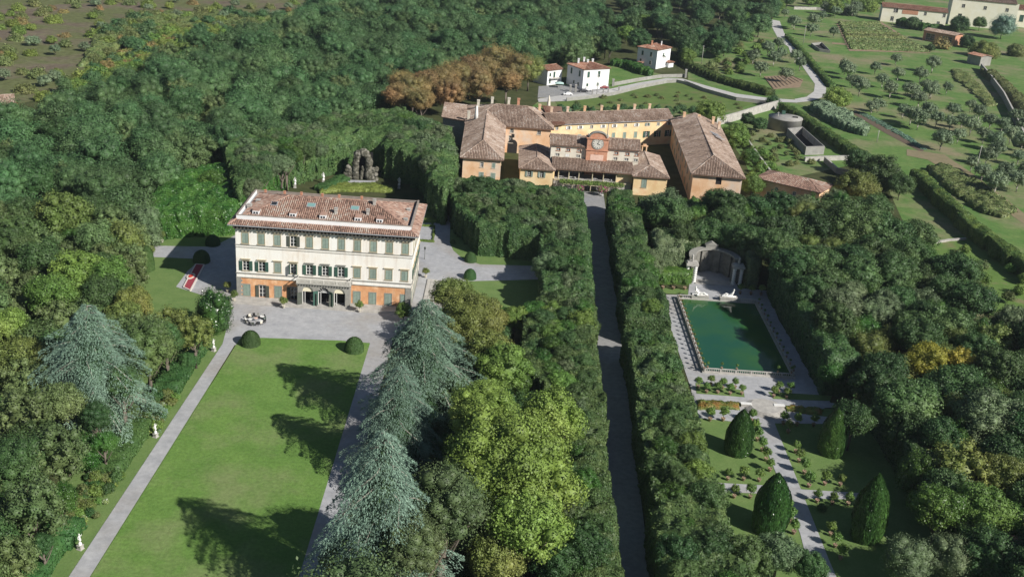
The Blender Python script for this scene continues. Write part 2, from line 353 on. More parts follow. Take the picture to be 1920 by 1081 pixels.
def crown_mesh(name, seed, nclump, nleaf, leaf, rz=.8, cr=.30, loose=.12, up=-.75, base=.66, gapcore=.62):
    rng = np.random.default_rng(seed); fm = FM()
    C = unit(fib(nclump, up) + rng.normal(0, .16, (nclump, 3))); rad = base + rng.uniform(-.13, .12, nclump)
    lob = .86+.30*vnoise(C*1.0, .8, seed)     # big lobes
    C = C*(rad*lob)[:, None]; R = cr*rng.uniform(.72, 1.25, nclump)
    V0, F0 = ICO2
    fm.add((V0*(gapcore*(.9+.25*vnoise(V0*2, .9, seed+3)))[:, None])*[1, 1, rz], F0)
    V1, F1 = ICO1
    for c, r in zip(C, R):
        fm.add((V1*(r*.70*(rng.uniform(.85, 1.15, len(V1))))[:, None] + c)*[1, 1, rz], F1)
    k = rng.choice(nclump, nleaf, p=R**2/np.sum(R**2)); D = unit(rng.normal(0, 1, (nleaf, 3)) + C[k]*.9 + [0, 0, .25])
    P = C[k] + D*(R[k]*(1+rng.normal(0, loose, nleaf)))[:, None]
    P = P*[1, 1, rz]; V, F = leaves(P, D, leaf, rng=rng); fm.add(V, F)
    return fm.mesh(name, [LM['oak']])
def cone_mesh(name, seed, nleaf, leaf, prof, lump=.05):
    rng = np.random.default_rng(seed); fm = FM(); n = 20; m = 14
    t = np.linspace(0, 1, m); rr = np.array([prof(x) for x in t]); rows = []
    for i in range(m):
        a = np.linspace(0, 2*np.pi, n, endpoint=False); r = rr[i]*(1-lump+lump*2*rng.random(n))*.93; rows.append(np.c_[r*np.cos(a), r*np.sin(a), np.full(n, t[i]*.98)])
    V = np.concatenate(rows); F = np.array([[i*n+k, i*n+(k+1) % n, (i+1)*n+(k+1) % n, (i+1)*n+k] for i in range(m-1) for k in range(n)]); fm.add(V, F)
    tt = rng.random(nleaf*3); pr = np.array([prof(x) for x in tt]); keep = rng.random(nleaf*3) < pr/pr.max()+.05; tt = tt[keep][:nleaf]; pr = pr[keep][:nleaf]
    a = rng.uniform(0, 2*np.pi, len(tt)); q = np.c_[np.cos(a), np.sin(a), tt*2]; bulge = 1+lump*3*(vnoise(q, .3, seed)-.5)
    r = pr*bulge+rng.normal(0, .012, len(tt)); P = np.c_[r*np.cos(a), r*np.sin(a), tt]; D = np.c_[np.cos(a), np.sin(a), np.full(len(tt), .5)]
    Vl, Fl = leaves(P, D, leaf, rng=rng); fm.add(Vl, Fl); return fm.mesh(name, [LM['box']])
def cedar_mesh(name, seed, nb=120, rmax=.5, leaf=.032, ex=1.15):
    """unit high tiered cedar: drooping boughs with hanging sprays"""
    rng = np.random.default_rng(seed); fm = FM(); pts = []; nrm = []; dr = []; br = MB()
    for i in range(nb):
        t = (i+.5)/nb; h = .10+.88*t**.85; az = i*2.399963+rng.normal(0, .25)
        L = rmax*((1-t**ex)**.72)*rng.uniform(.62, 1.2)+.025; ca, sa = math.cos(az), math.sin(az); bend = rng.normal(0, .35)
        ns = max(5, int(L/.022)); last = None
        droop = .34+.25*rng.random()
        for k in range(ns):
            s = (k+1)/ns; a2 = az+bend*s*.6; R = L*s; z = h+L*(.20*s-droop*s*s)
            p = np.array([R*math.cos(a2), R*math.sin(a2), z]); tan = np.array([math.cos(a2), math.sin(a2), .20-2*droop*s]); side = np.array([-math.sin(a2), math.cos(a2), 0])
            wd = .085*(1-s)**.5*(L/rmax*.8+.35)*1.75+.010
            for q in (-1, 1):
                for j in range(19):
                    f = rng.random(); pos = p+side*q*wd*f-np.array([0, 0, 1])*wd*f*f*.75+tan*wd*f*.55+rng.normal(0, .004, 3)
                    d = unit((tan*.7+side*q*.75*f+np.array([0, 0, -.55*f]))[None])[0]
                    pts.append(pos); dr.append(d); nrm.append([ca*.15, sa*.15, 1.0])
        if i % 2 == 0:
            br.tube([(0, 0, h), (L*.5*ca, L*.5*sa, h+L*(.10-droop*.25)-.006), (L*.85*math.cos(az+bend*.5), L*.85*math.sin(az+bend*.5), h+L*(.17-droop*.72)-.008)], [.006, .004, .002], 3)
    P = np.array(pts); V, F = leaves(P, np.array(nrm), leaf, aspect=.30, spread=.45, rng=rng, dirs=np.array(dr)); fm.add(V, F)
    prof = MB().lathe([(rmax*.50, .10), (rmax*.44, .25), (rmax*.34, .5), (rmax*.18, .75), (.004, .95)], 9)   # inner twig core, coloured dark to paint shade between the boughs
    return fm.mesh(name, [LM['cedar']]), br, prof
def trunk_mesh(name, seed, limbs=4, r=.03):
    rng = random.Random(seed); b = MB(); b.tube([(0,0,-.02),(rng.uniform(-.01,.01),rng.uniform(-.01,.01),.25),(rng.uniform(-.02,.02),rng.uniform(-.02,.02),.6)], [r*1.3, r, r*.6], 7)
    for i in range(limbs):
        a = i*2*math.pi/limbs+rng.uniform(-.4,.4); z0 = rng.uniform(.28,.5)
        b.tube([(0,0,z0),(.1*math.cos(a),.1*math.sin(a),z0+.14),(.22*math.cos(a),.22*math.sin(a),z0+.34)], [r*.6, r*.4, r*.15], 5)
    return b.mesh(name, [BARK])
TRUNK = [trunk_mesh('trunk', i) for i in range(3)]
CR = {
 'broad': [crown_mesh('crown', 10+i, 52, 8200, .070) for i in range(5)],
 'round': [crown_mesh('crown', 30+i, 64, 8000, .064, rz=.86, cr=.25, base=.74, loose=.09, gapcore=.72) for i in range(4)],
 'fine':  [crown_mesh('crown', 40+i, 44, 9500, .050, rz=.9, cr=.33, loose=.2) for i in range(3)],
 'tall':  [crown_mesh('crown', 50+i, 46, 7000, .068, rz=1.5, cr=.29, base=.62) for i in range(4)],
 'large': [crown_mesh('crown', 60+i, 95, 24000, .041, rz=.85, cr=.23, base=.74, loose=.10, gapcore=.70) for i in range(2)],
 'airy':  [crown_mesh('crown', 70+i, 36, 3000, .075, rz=.95, cr=.24, base=.72, loose=.25, gapcore=.45) for i in range(3)],
 'olive': [crown_mesh('crown', 80+i, 22, 1300, .12, rz=.78, cr=.34, loose=.18, up=-.35, gapcore=.5) for i in range(4)],
 'bush':  [crown_mesh('crown', 90+i, 20, 1000, .15, rz=.85, cr=.36, loose=.16, up=-.2) for i in range(3)],
}
LABN = {}
def tree(kind, m, x, y, h, R, name, label, cat='tree', group=None, zc=None, rz=1.0, trunk=True, rng=RN):
    t = thing(name, label, cat, (x, y, 0), rng.uniform(0, 6.28), group)
    me = rng.choice(CR[kind]); c = link('crown', me, t, [LM[m]])
    base_rz = {'broad':.8,'round':.86,'fine':.9,'tall':1.5,'large':.85,'airy':.95,'olive':.78,'bush':.85}[kind]
    sz = R*rz; zz = h - sz*base_rz*.98 if zc is None else zc
    c.location = (0, 0, zz); c.scale = (R*rng.uniform(.93,1.07), R*rng.uniform(.93,1.07), sz)
    if trunk:
        k = link('trunk', rng.choice(TRUNK), t, [BARK]); th = max(zz*1.25, h*.5); k.scale = (th, th, th)
    return t

def inpoly(P, poly):
    x, y = P[:, 0], P[:, 1]; ins = np.zeros(len(P), bool); n = len(poly); j = n-1
    for i in range(n):
        xi, yi = poly[i]; xj, yj = poly[j]
        with np.errstate(divide='ignore', invalid='ignore'):
            ins ^= ((yi > y) != (yj > y)) & (x < (xj-xi)*(y-yi)/(yj-yi+1e-12)+xi)
        j = i
    return ins
def edge_dist(P, poly):
    d = np.full(len(P), 1e9); n = len(poly)
    for i in range(n):
        a = np.array(poly[i], float); b = np.array(poly[(i+1) % n], float); ab = b-a
        t = np.clip(((P-a)@ab)/(ab@ab+1e-9), 0, 1); d = np.minimum(d, np.linalg.norm(P-(a+t[:, None]*ab), axis=1))
    return d
def scatter(fm, V, F, dens, size, rng, aspect=.6, spread=.8, lift=.15, mi=0):
    """leaves over the faces of a core"""
    T = F if F.shape[1] == 3 else np.concatenate([F[:, [0, 1, 2]], F[:, [0, 2, 3]]])
    a, b, c = V[T[:, 0]], V[T[:, 1]], V[T[:, 2]]; cr_ = np.cross(b-a, c-a); A = np.linalg.norm(cr_, axis=1)/2
    n = int(A.sum()*dens); k = rng.choice(len(T), n, p=A/A.sum()); u, v = rng.random(n), rng.random(n); s = u+v > 1; u[s] = 1-u[s]; v[s] = 1-v[s]
    P = a[k]+(b[k]-a[k])*u[:, None]+(c[k]-a[k])*v[:, None]; Nn = unit(cr_[k]); P = P+Nn*(rng.random(n)*lift)[:, None]
    W, Q = leaves(P, Nn+[0, 0, .2], size, aspect, spread, rng); fm.add(W, Q, mi)
def hedge(name, label, poly, h, m, amp=.8, cell=.9, bsc=4.0, dens=9, leaf=.5, seed=1, cat='hedge', group=None, side=.25, z0=0.0, edge=.5, fine=.35, kind=None, mesh_only=False, hf=None):
    """a planted block: uneven top over a plan outline, sides down to the ground, leaves all over"""
    rng = np.random.default_rng(seed); P = np.array(poly, float); lo = P.min(0)-cell; hi = P.max(0)+cell
    nx, ny = int((hi[0]-lo[0])/cell)+1, int((hi[1]-lo[1])/cell)+1
    gx, gy = np.meshgrid(lo[0]+np.arange(nx)*cell, lo[1]+np.arange(ny)*cell, indexing='ij'); Q = np.c_[gx.ravel(), gy.ravel()]
    cc = Q+cell/2; keep = inpoly(cc, poly).reshape(nx, ny)[:-1, :-1]
    ed = edge_dist(Q, poly)*np.where(inpoly(Q, poly), 1, 0)
    bz = 1-np.abs(vnoise(Q, bsc, seed)-.5)*2; bz = .6*bz+.4*(1-np.abs(vnoise(Q, bsc*.42, seed+9)-.5)*2)
    hh = h + amp*(bz-.6)*1.6 + fine*(vnoise(Q, cell*1.6, seed+5)-.5)*2 - edge*np.exp(-ed/(.9))
    if hf is not None: hh = hh+hf(Q)
    jit = (np.c_[vnoise(Q, 2.2, seed+1), vnoise(Q, 2.2, seed+2)]-.5)*side*2
    top = np.c_[Q+jit, z0+hh]; V = list(top); idx = lambda i, j: i*ny+j
    F = [(idx(i, j), idx(i+1, j), idx(i+1, j+1), idx(i, j+1)) for i in range(nx-1) for j in range(ny-1) if keep[i, j]]
    V = top; lv = max(1, int(h/1.6)); nb = len(V); down = {}; ext = []
    def dn(k, l):
        if l == 0: return k
        if (k, l) not in down:
            down[(k, l)] = nb+len(ext); z = V[k][2]; s = side*rng.normal(0, .5, 2); ext.append((V[k][0]+s[0], V[k][1]+s[1], z0-.02 if l == lv else z0+(z-z0)*(1-l/lv)))
        return down[(k, l)]
    for i in range(nx-1):
        for j in range(ny-1):
            if not keep[i, j]: continue
            for (di, dj, a, b) in ((0,-1,(i,j),(i+1,j)), (1,0,(i+1,j),(i+1,j+1)), (0,1,(i+1,j+1),(i,j+1)), (-1,0,(i,j+1),(i,j))):
                ii, jj = i+di, j+dj
                if 0 <= ii < nx-1 and 0 <= jj < ny-1 and keep[ii, jj]: continue
                ka, kb = idx(*a), idx(*b)
                for l in range(lv): F.append((dn(ka, l), dn(ka, l+1), dn(kb, l+1), dn(kb, l)))
    V = np.concatenate([V, np.array(ext)]) if ext else V; F = np.array(F); fm = FM(); fm.add(V, F, 0, True); scatter(fm, V, F, dens, leaf, rng)
    me = fm.mesh(name, [LM[m]]); o = link(name, me); return tag(o, label, cat, group, kind)
def row_poly(pts, wd):
    pts = [Vector((*p, 0)) for p in pts]; L, Rr = [], []
    for i, p in enumerate(pts):
        d = (pts[min(i+1, len(pts)-1)]-pts[max(i-1, 0)]).normalized(); n = Vector((-d.y, d.x, 0))*wd/2; L.append(((p+n).x, (p+n).y)); Rr.append(((p-n).x, (p-n).y))
    return L+Rr[::-1]
_SZ = [0]
def sheet(name, poly, z, m, kind='structure', grid=0, thick=0):
    if z: _SZ[0] += 1; z += _SZ[0]*.0011
    b = MB(); P3 = [Vector((x, y, z)) for x, y in poly]
    tr = tessellate_polygon([P3]); vs = [tuple(p) for p in P3]; fs = []
    for t in tr:
        a, c, d = [P3[k] for k in t]; fs.append(tuple(t) if (c-a).cross(d-a).z > 0 else tuple(t[::-1]))
    b.add(vs, fs); o = b.build(name, m); return tag(o, kind=kind)
def PX(*pts, z=0): return [G(px, py, z) for px, py in pts]

# ================================================================== THE SETTING: ground, lawns, paths
sheet('ground', [(-2500,-600),(2500,-600),(2500,3200),(-2500,3200)], 0, FLOOR)
sheet('meadow', PX((960,230),(1010,190),(1015,175),(1150,120),(1290,150),(1290,100),(1330,70),(1440,50),(1470,-40),(2000,-60),(2000,330),(1990,520),(1830,600),(1700,430),(1640,300),(1500,330),(1420,360),(1395,300),(1330,215)), .03, MEADOW)
sheet('dry_hillside', PX((-300,-60),(640,-60),(560,20),(470,60),(400,60),(250,110),(150,150),(60,190),(-300,260)), .03, DRY)
sheet('left_garden_grass', PX((270,420),(443,420),(443,590),(330,640),(255,560)), .05, GARDENLAWN)
sheet('right_garden_grass', PX((770,380),(1010,380),(1030,600),(850,620)), .05, GARDENLAWN)
sheet('verge', [(-68,95),(-53,95),(-53,206),(-62,214),(-68,212)], .05, GARDENLAWN)
sheet('gravel_terrace', PX((417,646),(436,575),(400,560),(352,545),(330,538),(352,508),(378,486),(287,482),(290,461),(400,463),(443,440),(500,380),(700,380),(795,400),(812,425),(824,375),(846,378),(843,455),(850,470),(866,484),(900,496),(1012,499),(1014,524),(940,526),(850,528),(800,570),(760,610),(714,662),(690,658)), .08, GRAVEL)
sheet('lawn', [(-54.9,95),(-25.2,95),(-25.2,206.2),(-31.4,206.5),(-47.9,205.3),(-52.4,204.2)], .12, LAWN)
sheet('left_path', PX((418,644),(443.4,641.9),(168.7,1081),(60,1255),(20,1255),(129.2,1081)), .11, GRAVEL)
sheet('right_path', [(-25.2,95),(-20.6,95),(-20.6,208),(-25.2,207.5)], .11, GRAVEL)
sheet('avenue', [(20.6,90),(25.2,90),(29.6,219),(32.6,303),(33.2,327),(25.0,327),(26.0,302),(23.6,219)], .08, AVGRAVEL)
# pool garden (world: pool x 45.2..65.2, y 202..243)
sheet('pool_gravel', PX((1236,552),(1290,553),(1296,505),(1330,478),(1350,478),(1385,540),(1440,545),(1460,600),(1540,725),(1560,760),(1480,790),(1300,770),(1296,730)), .06, GRAVEL)
sheet('parterre_grass', [(36,100),(84,100),(84,190),(38,190)], .05, GARDENLAWN)
sheet('parterre_floor', [(74,100),(110,100),(110,262),(72.5,262),(72.5,190),(74,150)], .045, FLOOR)
pc = [G(1418,800), G(1448,783), G(1554,1049), G(1580,1110), G(1528,1110), G(1512,1043)]
sheet('parterre_path', [pc[0],pc[1],pc[2],pc[3],pc[4],G(1500,1000),G(1440,850)], .10, GRAVEL)
sheet('cross_path', PX((1344,905),(1470,912),(1495,917),(1625,925),(1625,937),(1498,934),(1480,928),(1350,922)), .09, GRAVEL)
sheet('upper_cross_path', PX((1300,738),(1410,745),(1500,752),(1565,756),(1568,764),(1480,768),(1305,750)), .10, GRAVEL)
sheet('lower_cross_path', PX((1306,770),(1390,772),(1480,775),(1555,782),(1550,795),(1400,793),(1310,784)), .09, GRAVEL)
sheet('strip_grass', PX((1304,718),(1394,732),(1396,745),(1306,738)), .10, GARDENLAWN)
sheet('strip_grass', PX((1440,735),(1560,742),(1556,752),(1450,748)), .10, GARDENLAWN)
sheet('bank_grass', PX((1240,540),(1290,543),(1290,553),(1234,550)), .10, GARDENLAWN)
sheet('bank_grass', PX((1226,560),(1240,590),(1266,655),(1252,660),(1215,580)), .10, GARDENLAWN)

# roads on the right
sheet('country_road', PX((1452,60),(1462,78),(1478,88),(1484,105),(1500,118),(1515,140),(1528,158),(1526,172),(1512,182),(1490,186),(1492,193),(1520,190),(1548,181),(1549,165),(1535,145),(1515,122),(1498,100),(1487,80),(1470,62),(1462,40),(1440,36)), .09, ROAD)
sheet('lane', PX((1008,186),(1040,181),(1063,178),(1098,175),(1140,168),(1200,155),(1250,147),(1280,148),(1320,160),(1380,176),(1440,184),(1495,188),(1495,193),(1440,191),(1380,184),(1320,169),(1283,155),(1250,154),(1200,163),(1140,178),(1100,186),(1060,190),(1010,192)), .09, ROAD)
sheet('house_forecourt', PX((1010,162),(1060,160),(1090,165),(1142,160),(1142,170),(1100,176),(1040,182),(1008,184)), .07, AVGRAVEL)
sheet('bare_slope', PX((1075,178),(1200,156),(1270,152),(1330,170),(1420,192),(1380,206),(1300,214),(1150,208),(1050,204),(1040,190)), .06, mat('green_bank', (.080,.140,.030), (.125,.180,.045), .15, rough=1, detail=9, bump=.6, bscale=2.5, big=((.17,.15,.07), .06, .55, .7)))
sheet('ploughed_plot', PX((1432,144),(1450,168),(1500,164),(1506,150),(1480,141)), .07, EARTH)
for k in range(9):
    f = k/8; a = G(1434+f*4+f*44, 146+f*0-f*5); b_ = G(1450+f*54, 167-f*15)
    tag(MB().bar((*a, .12), (*b_, .12), .5, .25).build('soil_ridge', SOIL), kind='structure')
sheet('vegetable_bed', PX((1602,206),(1625,215),(1680,243),(1735,280),(1728,286),(1660,250),(1600,214)), .06, SOIL)
sheet('field_track', PX((1560,80),(1640,86),(1730,96),(1732,99),(1640,89),(1560,83)), .06, EARTH)
sheet('field_track', PX((1700,280),(1770,290),(1830,330),(1920,400),(1920,420),(1810,345),(1740,300),(1700,292)), .06, mat('worn_grass', (.19,.17,.09), (.26,.21,.13), .3, detail=8, bump=.4))
sheet('side_orchard_grass', PX((1745,458),(1800,440),(1860,470),(1920,545),(1920,600),(1850,590),(1740,540)), .06, mat('orchard_grass', (.095,.170,.035), (.130,.210,.050), .2, rough=1, detail=8, bump=.6, bscale=2, big=((.20,.17,.09), .1, .56, .7)))

# ================================================================== building kit
def wall(mb, a, b_, z0, z1, holes=(), depth=.35, mi=0, mr=None):
    """vertical wall face from a to b (outside on the right hand side of a->b), openings with reveals"""
    a = Vector((*a, 0)); b_ = Vector((*b_, 0)); L = (b_-a).length; u = (b_-a)/L; n = Vector((u.y, -u.x, 0)); mr = mi if mr is None else mr
    hs = [h for h in holes if h[1] > 0 and h[0] < L]
    ss = sorted({0, L, *[h[0] for h in hs], *[h[1] for h in hs]}); zs = sorted({z0, z1, *[h[2] for h in hs], *[h[3] for h in hs]})
    pt = lambda s, z, d=0: tuple(a+u*s-n*d+Vector((0, 0, z)))
    for i in range(len(ss)-1):
        for j in range(len(zs)-1):
            sm, zm = (ss[i]+ss[i+1])/2, (zs[j]+zs[j+1])/2
            if zm < z0 or zm > z1 or any(h[0] < sm < h[1] and h[2] < zm < h[3] for h in hs): continue
            mb.add([pt(ss[i], zs[j]), pt(ss[i+1], zs[j]), pt(ss[i+1], zs[j+1]), pt(ss[i], zs[j+1])], [(0,1,2,3)], mi)
    for h in hs:
        q = [(h[0],h[2]), (h[1],h[2]), (h[1],h[3]), (h[0],h[3])]
        for k in range(4):
            p, r = q[k], q[(k+1) % 4]; mb.add([pt(*p), pt(*p, depth), pt(*r, depth), pt(*r)], [(0,1,2,3)], mr)
        mb.add([pt(q[0][0],q[0][1],depth), pt(q[1][0],q[1][1],depth), pt(q[2][0],q[2][1],depth), pt(q[3][0],q[3][1],depth)], [(0,1,2,3)], 9 if mi == -1 else (mr))
def roof_tiles(fm, poly, period=.42, tl=.6, rad=None, seed=0):
    """curved clay tiles in courses over one roof plane; poly[0]->poly[1] is the eave"""
    rng = np.random.default_rng(seed); P = [Vector(p) for p in poly]; o = P[0]; u = (P[1]-P[0]).normalized(); nn = Vector((0,0,0))
    for i in range(1, len(P)-1): nn += (P[i]-P[0]).cross(P[i+1]-P[0])
    nn.normalize()
    if nn.z < 0: nn = -nn
    v = nn.cross(u)
    if v.z < 0: v = -v
    Q = [((p-o).dot(u), (p-o).dot(v)) for p in P]; umin = min(q[0] for q in Q); umax = max(q[0] for q in Q); rows = []
    n = max(1, int((umax-umin)/period)); rad = rad or period*.36
    prof = [(-rad, 0), (-rad*.55, rad*.72), (rad*.55, rad*.72), (rad, 0)]; V = []; F = []
    ou, uu, vv, no = np.array(o), np.array(u), np.array(v), np.array(nn)
    for i in range(n):
        um = umin+(i+.5)*(umax-umin)/n; xs = []
        for k in range(len(Q)):
            a, b_ = Q[k], Q[(k+1) % len(Q)]
            if (a[0] <= um) != (b_[0] <= um): xs.append(a[1]+(b_[1]-a[1])*(um-a[0])/(b_[0]-a[0]))
        if len(xs) < 2: continue
        v0, v1 = min(xs), max(xs); c = max(1, int(round((v1-v0)/tl)))
        for j in range(c):
            va, vb = v0+(v1-v0)*j/c-.05, v0+(v1-v0)*(j+1)/c; du = rng.normal(0, .02); lift = .05+rng.random()*.03; b0 = len(V)
            for (s, t, z) in ((1.06, va, lift), (.9, vb, .015)):
                for (pu, pz) in prof: V.append(ou+uu*(um+du+pu*s)+vv*t+no*(pz*s+z))
            for k in range(3): F.append((b0+k, b0+k+1, b0+5+k, b0+4+k))
    if V: fm.add(np.array(V), np.array(F))
def roof(parent, planes, tmat, thick=.22, period=.42, tl=.6, name='roof', seed=0):
    b = MB()
    for poly in planes:
        n = len(poly); lo = [(x, y, z-thick) for x, y, z in poly]; P = [Vector(p) for p in poly]; nn = Vector((0,0,0))
        for i in range(1, n-1): nn += (P[i]-P[0]).cross(P[i+1]-P[0])
        idx = list(range(n)); 
        if nn.z < 0: idx = idx[::-1]
        b.add(list(poly)+lo, [tuple(idx), tuple(n+i for i in idx[::-1])]+[(i, n+i, n+(i+1) % n, (i+1) % n) if nn.z > 0 else ((i+1) % n, n+(i+1) % n, n+i, i) for i in range(n)], 0)
    o = b.build(name, [BEDT], parent); fm = FM()
    for k, poly in enumerate(planes): roof_tiles(fm, poly, period, tl, seed=seed+k)
    # ridge and hip caps
    edges = {}
    for poly in planes:
        for i in range(len(poly)):
            a, c = tuple(round(q, 2) for q in poly[i]), tuple(round(q, 2) for q in poly[(i+1) % len(poly)]); edges.setdefault(frozenset((a, c)), 0); edges[frozenset((a, c))] += 1
    V = []; F = []
    for e, k in edges.items():
        if k < 2 or len(e) < 2: continue
        a, c = [Vector(q) for q in e]; L = (c-a).length; n = max(1, int(L/.7)); d = (c-a)/L; s = d.cross(Vector((0,0,1))).normalized()
        for i in range(n):
            p0 = a+d*(L*i/n-.04); p1 = a+d*(L*(i+1)/n); b0 = len(V)
            for p, r, z in ((p0, .20, .10), (p1, .17, .07)):
                for (x, y) in ((-1, 0), (-.55, .75), (.55, .75), (1, 0)): V.append(tuple(p+s*(x*r)+Vector((0, 0, y*r+z))))
            for j in range(3): F.append((b0+j, b0+j+1, b0+5+j, b0+4+j))
    if V: fm.add(np.array(V), np.array(F))
    me = fm.mesh('roof_tiles', [tmat]); t = link('roof_tiles', me, o if o.parent is None else parent, world=True); t['kind'] = 'stuff'
    return o
def hip(x0, x1, y0, y1, z, zr, inset=None, along='x'):
    i = inset if inset is not None else (y1-y0)/2 if along == 'x' else (x1-x0)/2
    if along == 'x':
        ym = (y0+y1)/2; A, B = (x0+i, ym, zr), (x1-i, ym, zr)
        return [[(x0,y0,z),(x1,y0,z),B,A], [(x1,y0,z),(x1,y1,z),B], [(x1,y1,z),(x0,y1,z),A,B], [(x0,y1,z),(x0,y0,z),A]]
    xm = (x0+x1)/2; A, B = (xm, y0+i, zr), (xm, y1-i, zr)
    return [[(x0,y0,z),(x1,y0,z),A], [(x1,y0,z),(x1,y1,z),B,A], [(x1,y1,z),(x0,y1,z),B], [(x0,y1,z),(x0,y0,z),A,B]]
def gable(c, u, v, L, D, z, zr, ov=.4):
    """gable roof over a rectangle: corner c, unit directions u (length L, ridge direction) and v (depth D)"""
    p = lambda a, b_, zz: (c[0]+u[0]*a+v[0]*b_, c[1]+u[1]*a+v[1]*b_, zz); k = (zr-z)/(D/2)
    return [[p(-ov,-ov,z-ov*k), p(L+ov,-ov,z-ov*k), p(L+ov,D/2,zr), p(-ov,D/2,zr)], [p(L+ov,D+ov,z-ov*k), p(-ov,D+ov,z-ov*k), p(-ov,D/2,zr), p(L+ov,D/2,zr)]]
_WM = {}
def window(parent, x, y, z, w_, h_, ang=0.0, shut='closed', sm=None, frame=None, lintel=False, panes=True, name='window', depth=.3, fw=.14, label=None, sillm=None):
    """a window fitted in its opening; (x, y, z) is the middle of its foot on the wall face, ang turns it about z (0 faces -y)"""
    sm = sm or SHUT; frame = frame or TAN; key = (round(w_, 2), round(h_, 2), shut, lintel, panes, name, sm.name, frame.name, depth, fw)
    if key not in _WM:
        b = MB()
        if fw > 0:
            b.box(-w_/2-fw, -w_/2, -.06, .05, 0, h_+fw).box(w_/2, w_/2+fw, -.06, .05, 0, h_+fw).box(-w_/2, w_/2, -.06, .05, h_, h_+fw)
        if name == 'window': b.box(-w_/2-fw-.1, w_/2+fw+.1, -.16, .05, -.14, 0)
        if lintel: b.box(-w_/2-fw-.22, w_/2+fw+.22, -.30, .03, h_+fw+.26, h_+fw+.40)
        if not b.v: b.box(-w_/2, w_/2, 0, .05, 0, .05)
        fr = b.mesh(name, [frame]); pn = MB().box(-w_/2+.01, w_/2-.01, depth-.06, depth-.02, .01, h_-.01).mesh('pane', [GLASS]) if panes else None
        sash = None; doors = []
        if panes and shut != 'closed':
            s = MB(); s.box(-.05, .05, depth-.13, depth-.065, 0, h_)
            s.box(-w_/2, -w_/2+.08, depth-.13, depth-.065, 0, h_).box(w_/2-.08, w_/2, depth-.13, depth-.065, 0, h_).box(-w_/2, w_/2, depth-.13, depth-.065, h_-.08, h_)
            for q in (.33, .66): s.box(-w_/2+.09, w_/2-.09, depth-.12, depth-.065, h_*q-.03, h_*q+.03)
            sash = s.mesh('sash', [FRAMEW])
        if shut == 'closed':
            for sgn in (-1, 1):
                d = MB(); x0, x1 = sorted((sgn*.015, sgn*(w_/2-.01))); d.box(x0, x1, .02, .08, .02, h_-.02)
                nsl = max(3, int(h_/.28))
                for k in range(nsl): zz = .1+(h_-.2)*k/nsl; d.bar((x0+.06, .0, zz+.05), (x1-.06, .0, zz+.05), .05, .10)
                doors.append(d.mesh('shutter', [sm]))
        elif shut in ('open', 'half'):
            for sgn in (-1, 1):
                hw = w_/2-.02; x0, x1 = sorted((sgn*(w_/2+.03), sgn*(w_/2+.03+hw))); d = MB()
                if shut == 'open': d.box(x0, x1, -.14, -.08, .02, h_-.02); sh = None
                else: d.box(sgn*(w_/2+.03)-.03, sgn*(w_/2+.03)+.03, -.1-hw, -.1, .02, h_-.02)
                if shut == 'open':
                    nsl = max(3, int(h_/.28))
                    for k in range(nsl): zz = .1+(h_-.2)*k/nsl; d.bar((x0+.06, -.16, zz+.05), (x1-.06, -.16, zz+.05), .05, .10)
                doors.append(d.mesh('shutter', [sm]))
        _WM[key] = (fr, pn, sash, doors)
    fr, pn, sash, doors = _WM[key]; base = Vector(parent.location) if parent.parent is None else Vector((0, 0, 0))
    o = link(name, fr, parent); o.location = Vector((x, y, z))-base; o.rotation_euler = (0, 0, ang)
    if label: o['label'] = label
    if pn: link('pane', pn, o)
    if sash: link('sash', sash, o)
    for d in doors: link('shutter', d, o)
    return o
def chimney(parent, x, y, z, h=1.3, w_=.7, m=None, top=None, name='chimney'):
    b = MB().box(x-w_/2, x+w_/2, y-w_/2, y+w_/2, z-.5, z+h).box(x-w_/2-.12, x+w_/2+.12, y-w_/2-.12, y+w_/2+.12, z+h, z+h+.12)
    b.box(x-w_/2+.05, x+w_/2-.05, y-w_/2+.05, y-w_/2+.2, z+h+.12, z+h+.4).box(x-w_/2+.05, x+w_/2-.05, y+w_/2-.2, y+w_/2-.05, z+h+.12, z+h+.4)
    b.box(x-w_/2-.1, x+w_/2+.1, y-w_/2-.1, y+w_/2+.1, z+h+.4, z+h+.52); return b.build(name, m or PINKP, parent)

# ================================================================== THE VILLA
VX0, VX1, VY0, VY1 = -58.3, -18.5, 226.0, 246.8
V_ = thing('villa', 'three-storey cream villa with orange ground floor panels and parapeted tile roof', 'villa', ((VX0+VX1)/2, (VY0+VY1)/2, 0))
bays = [-56.1+3.6*k for k in range(11)]; W3, W2, W1 = 1.45, 1.5, 1.55
h3 = [(bx-VX0-W3/2, bx-VX0+W3/2, 13.3, 15.8) for bx in bays]
h2 = [(bx-VX0-W2/2, bx-VX0+W2/2, 6.75, 9.1) for bx in bays]
PO0, PO1 = bays[4]-2.3, bays[6]+2.3
h1 = [(bx-VX0-W1/2, bx-VX0+W1/2, .35, 3.3) for i, bx in enumerate(bays) if i < 4 or i > 6]
sb = [VY0+2.6+3.9*k for k in range(5)]
s3 = [(y-VY0-W3/2, y-VY0+W3/2, 13.3, 15.8) for y in sb]; s2 = [(y-VY0-W2/2, y-VY0+W2/2, 6.75, 9.1) for y in sb]; s1 = [(y-VY0-W1/2, y-VY0+W1/2, .35, 3.3) for y in sb]
b = MB(); wall(b, (VX0, VY0), (VX1, VY0), 5.95, 17.8, h3+h2); wall(b, (VX1, VY0), (VX1, VY1), 5.95, 17.8, s3+s2); wall(b, (VX1, VY1), (VX0, VY1), 0, 17.8); wall(b, (VX0, VY1), (VX0, VY0), 5.95, 17.8, [(20.8-a[1], 20.8-a[0], a[2], a[3]) for a in s3+s2])
b.build('wall', CREAM, V_)
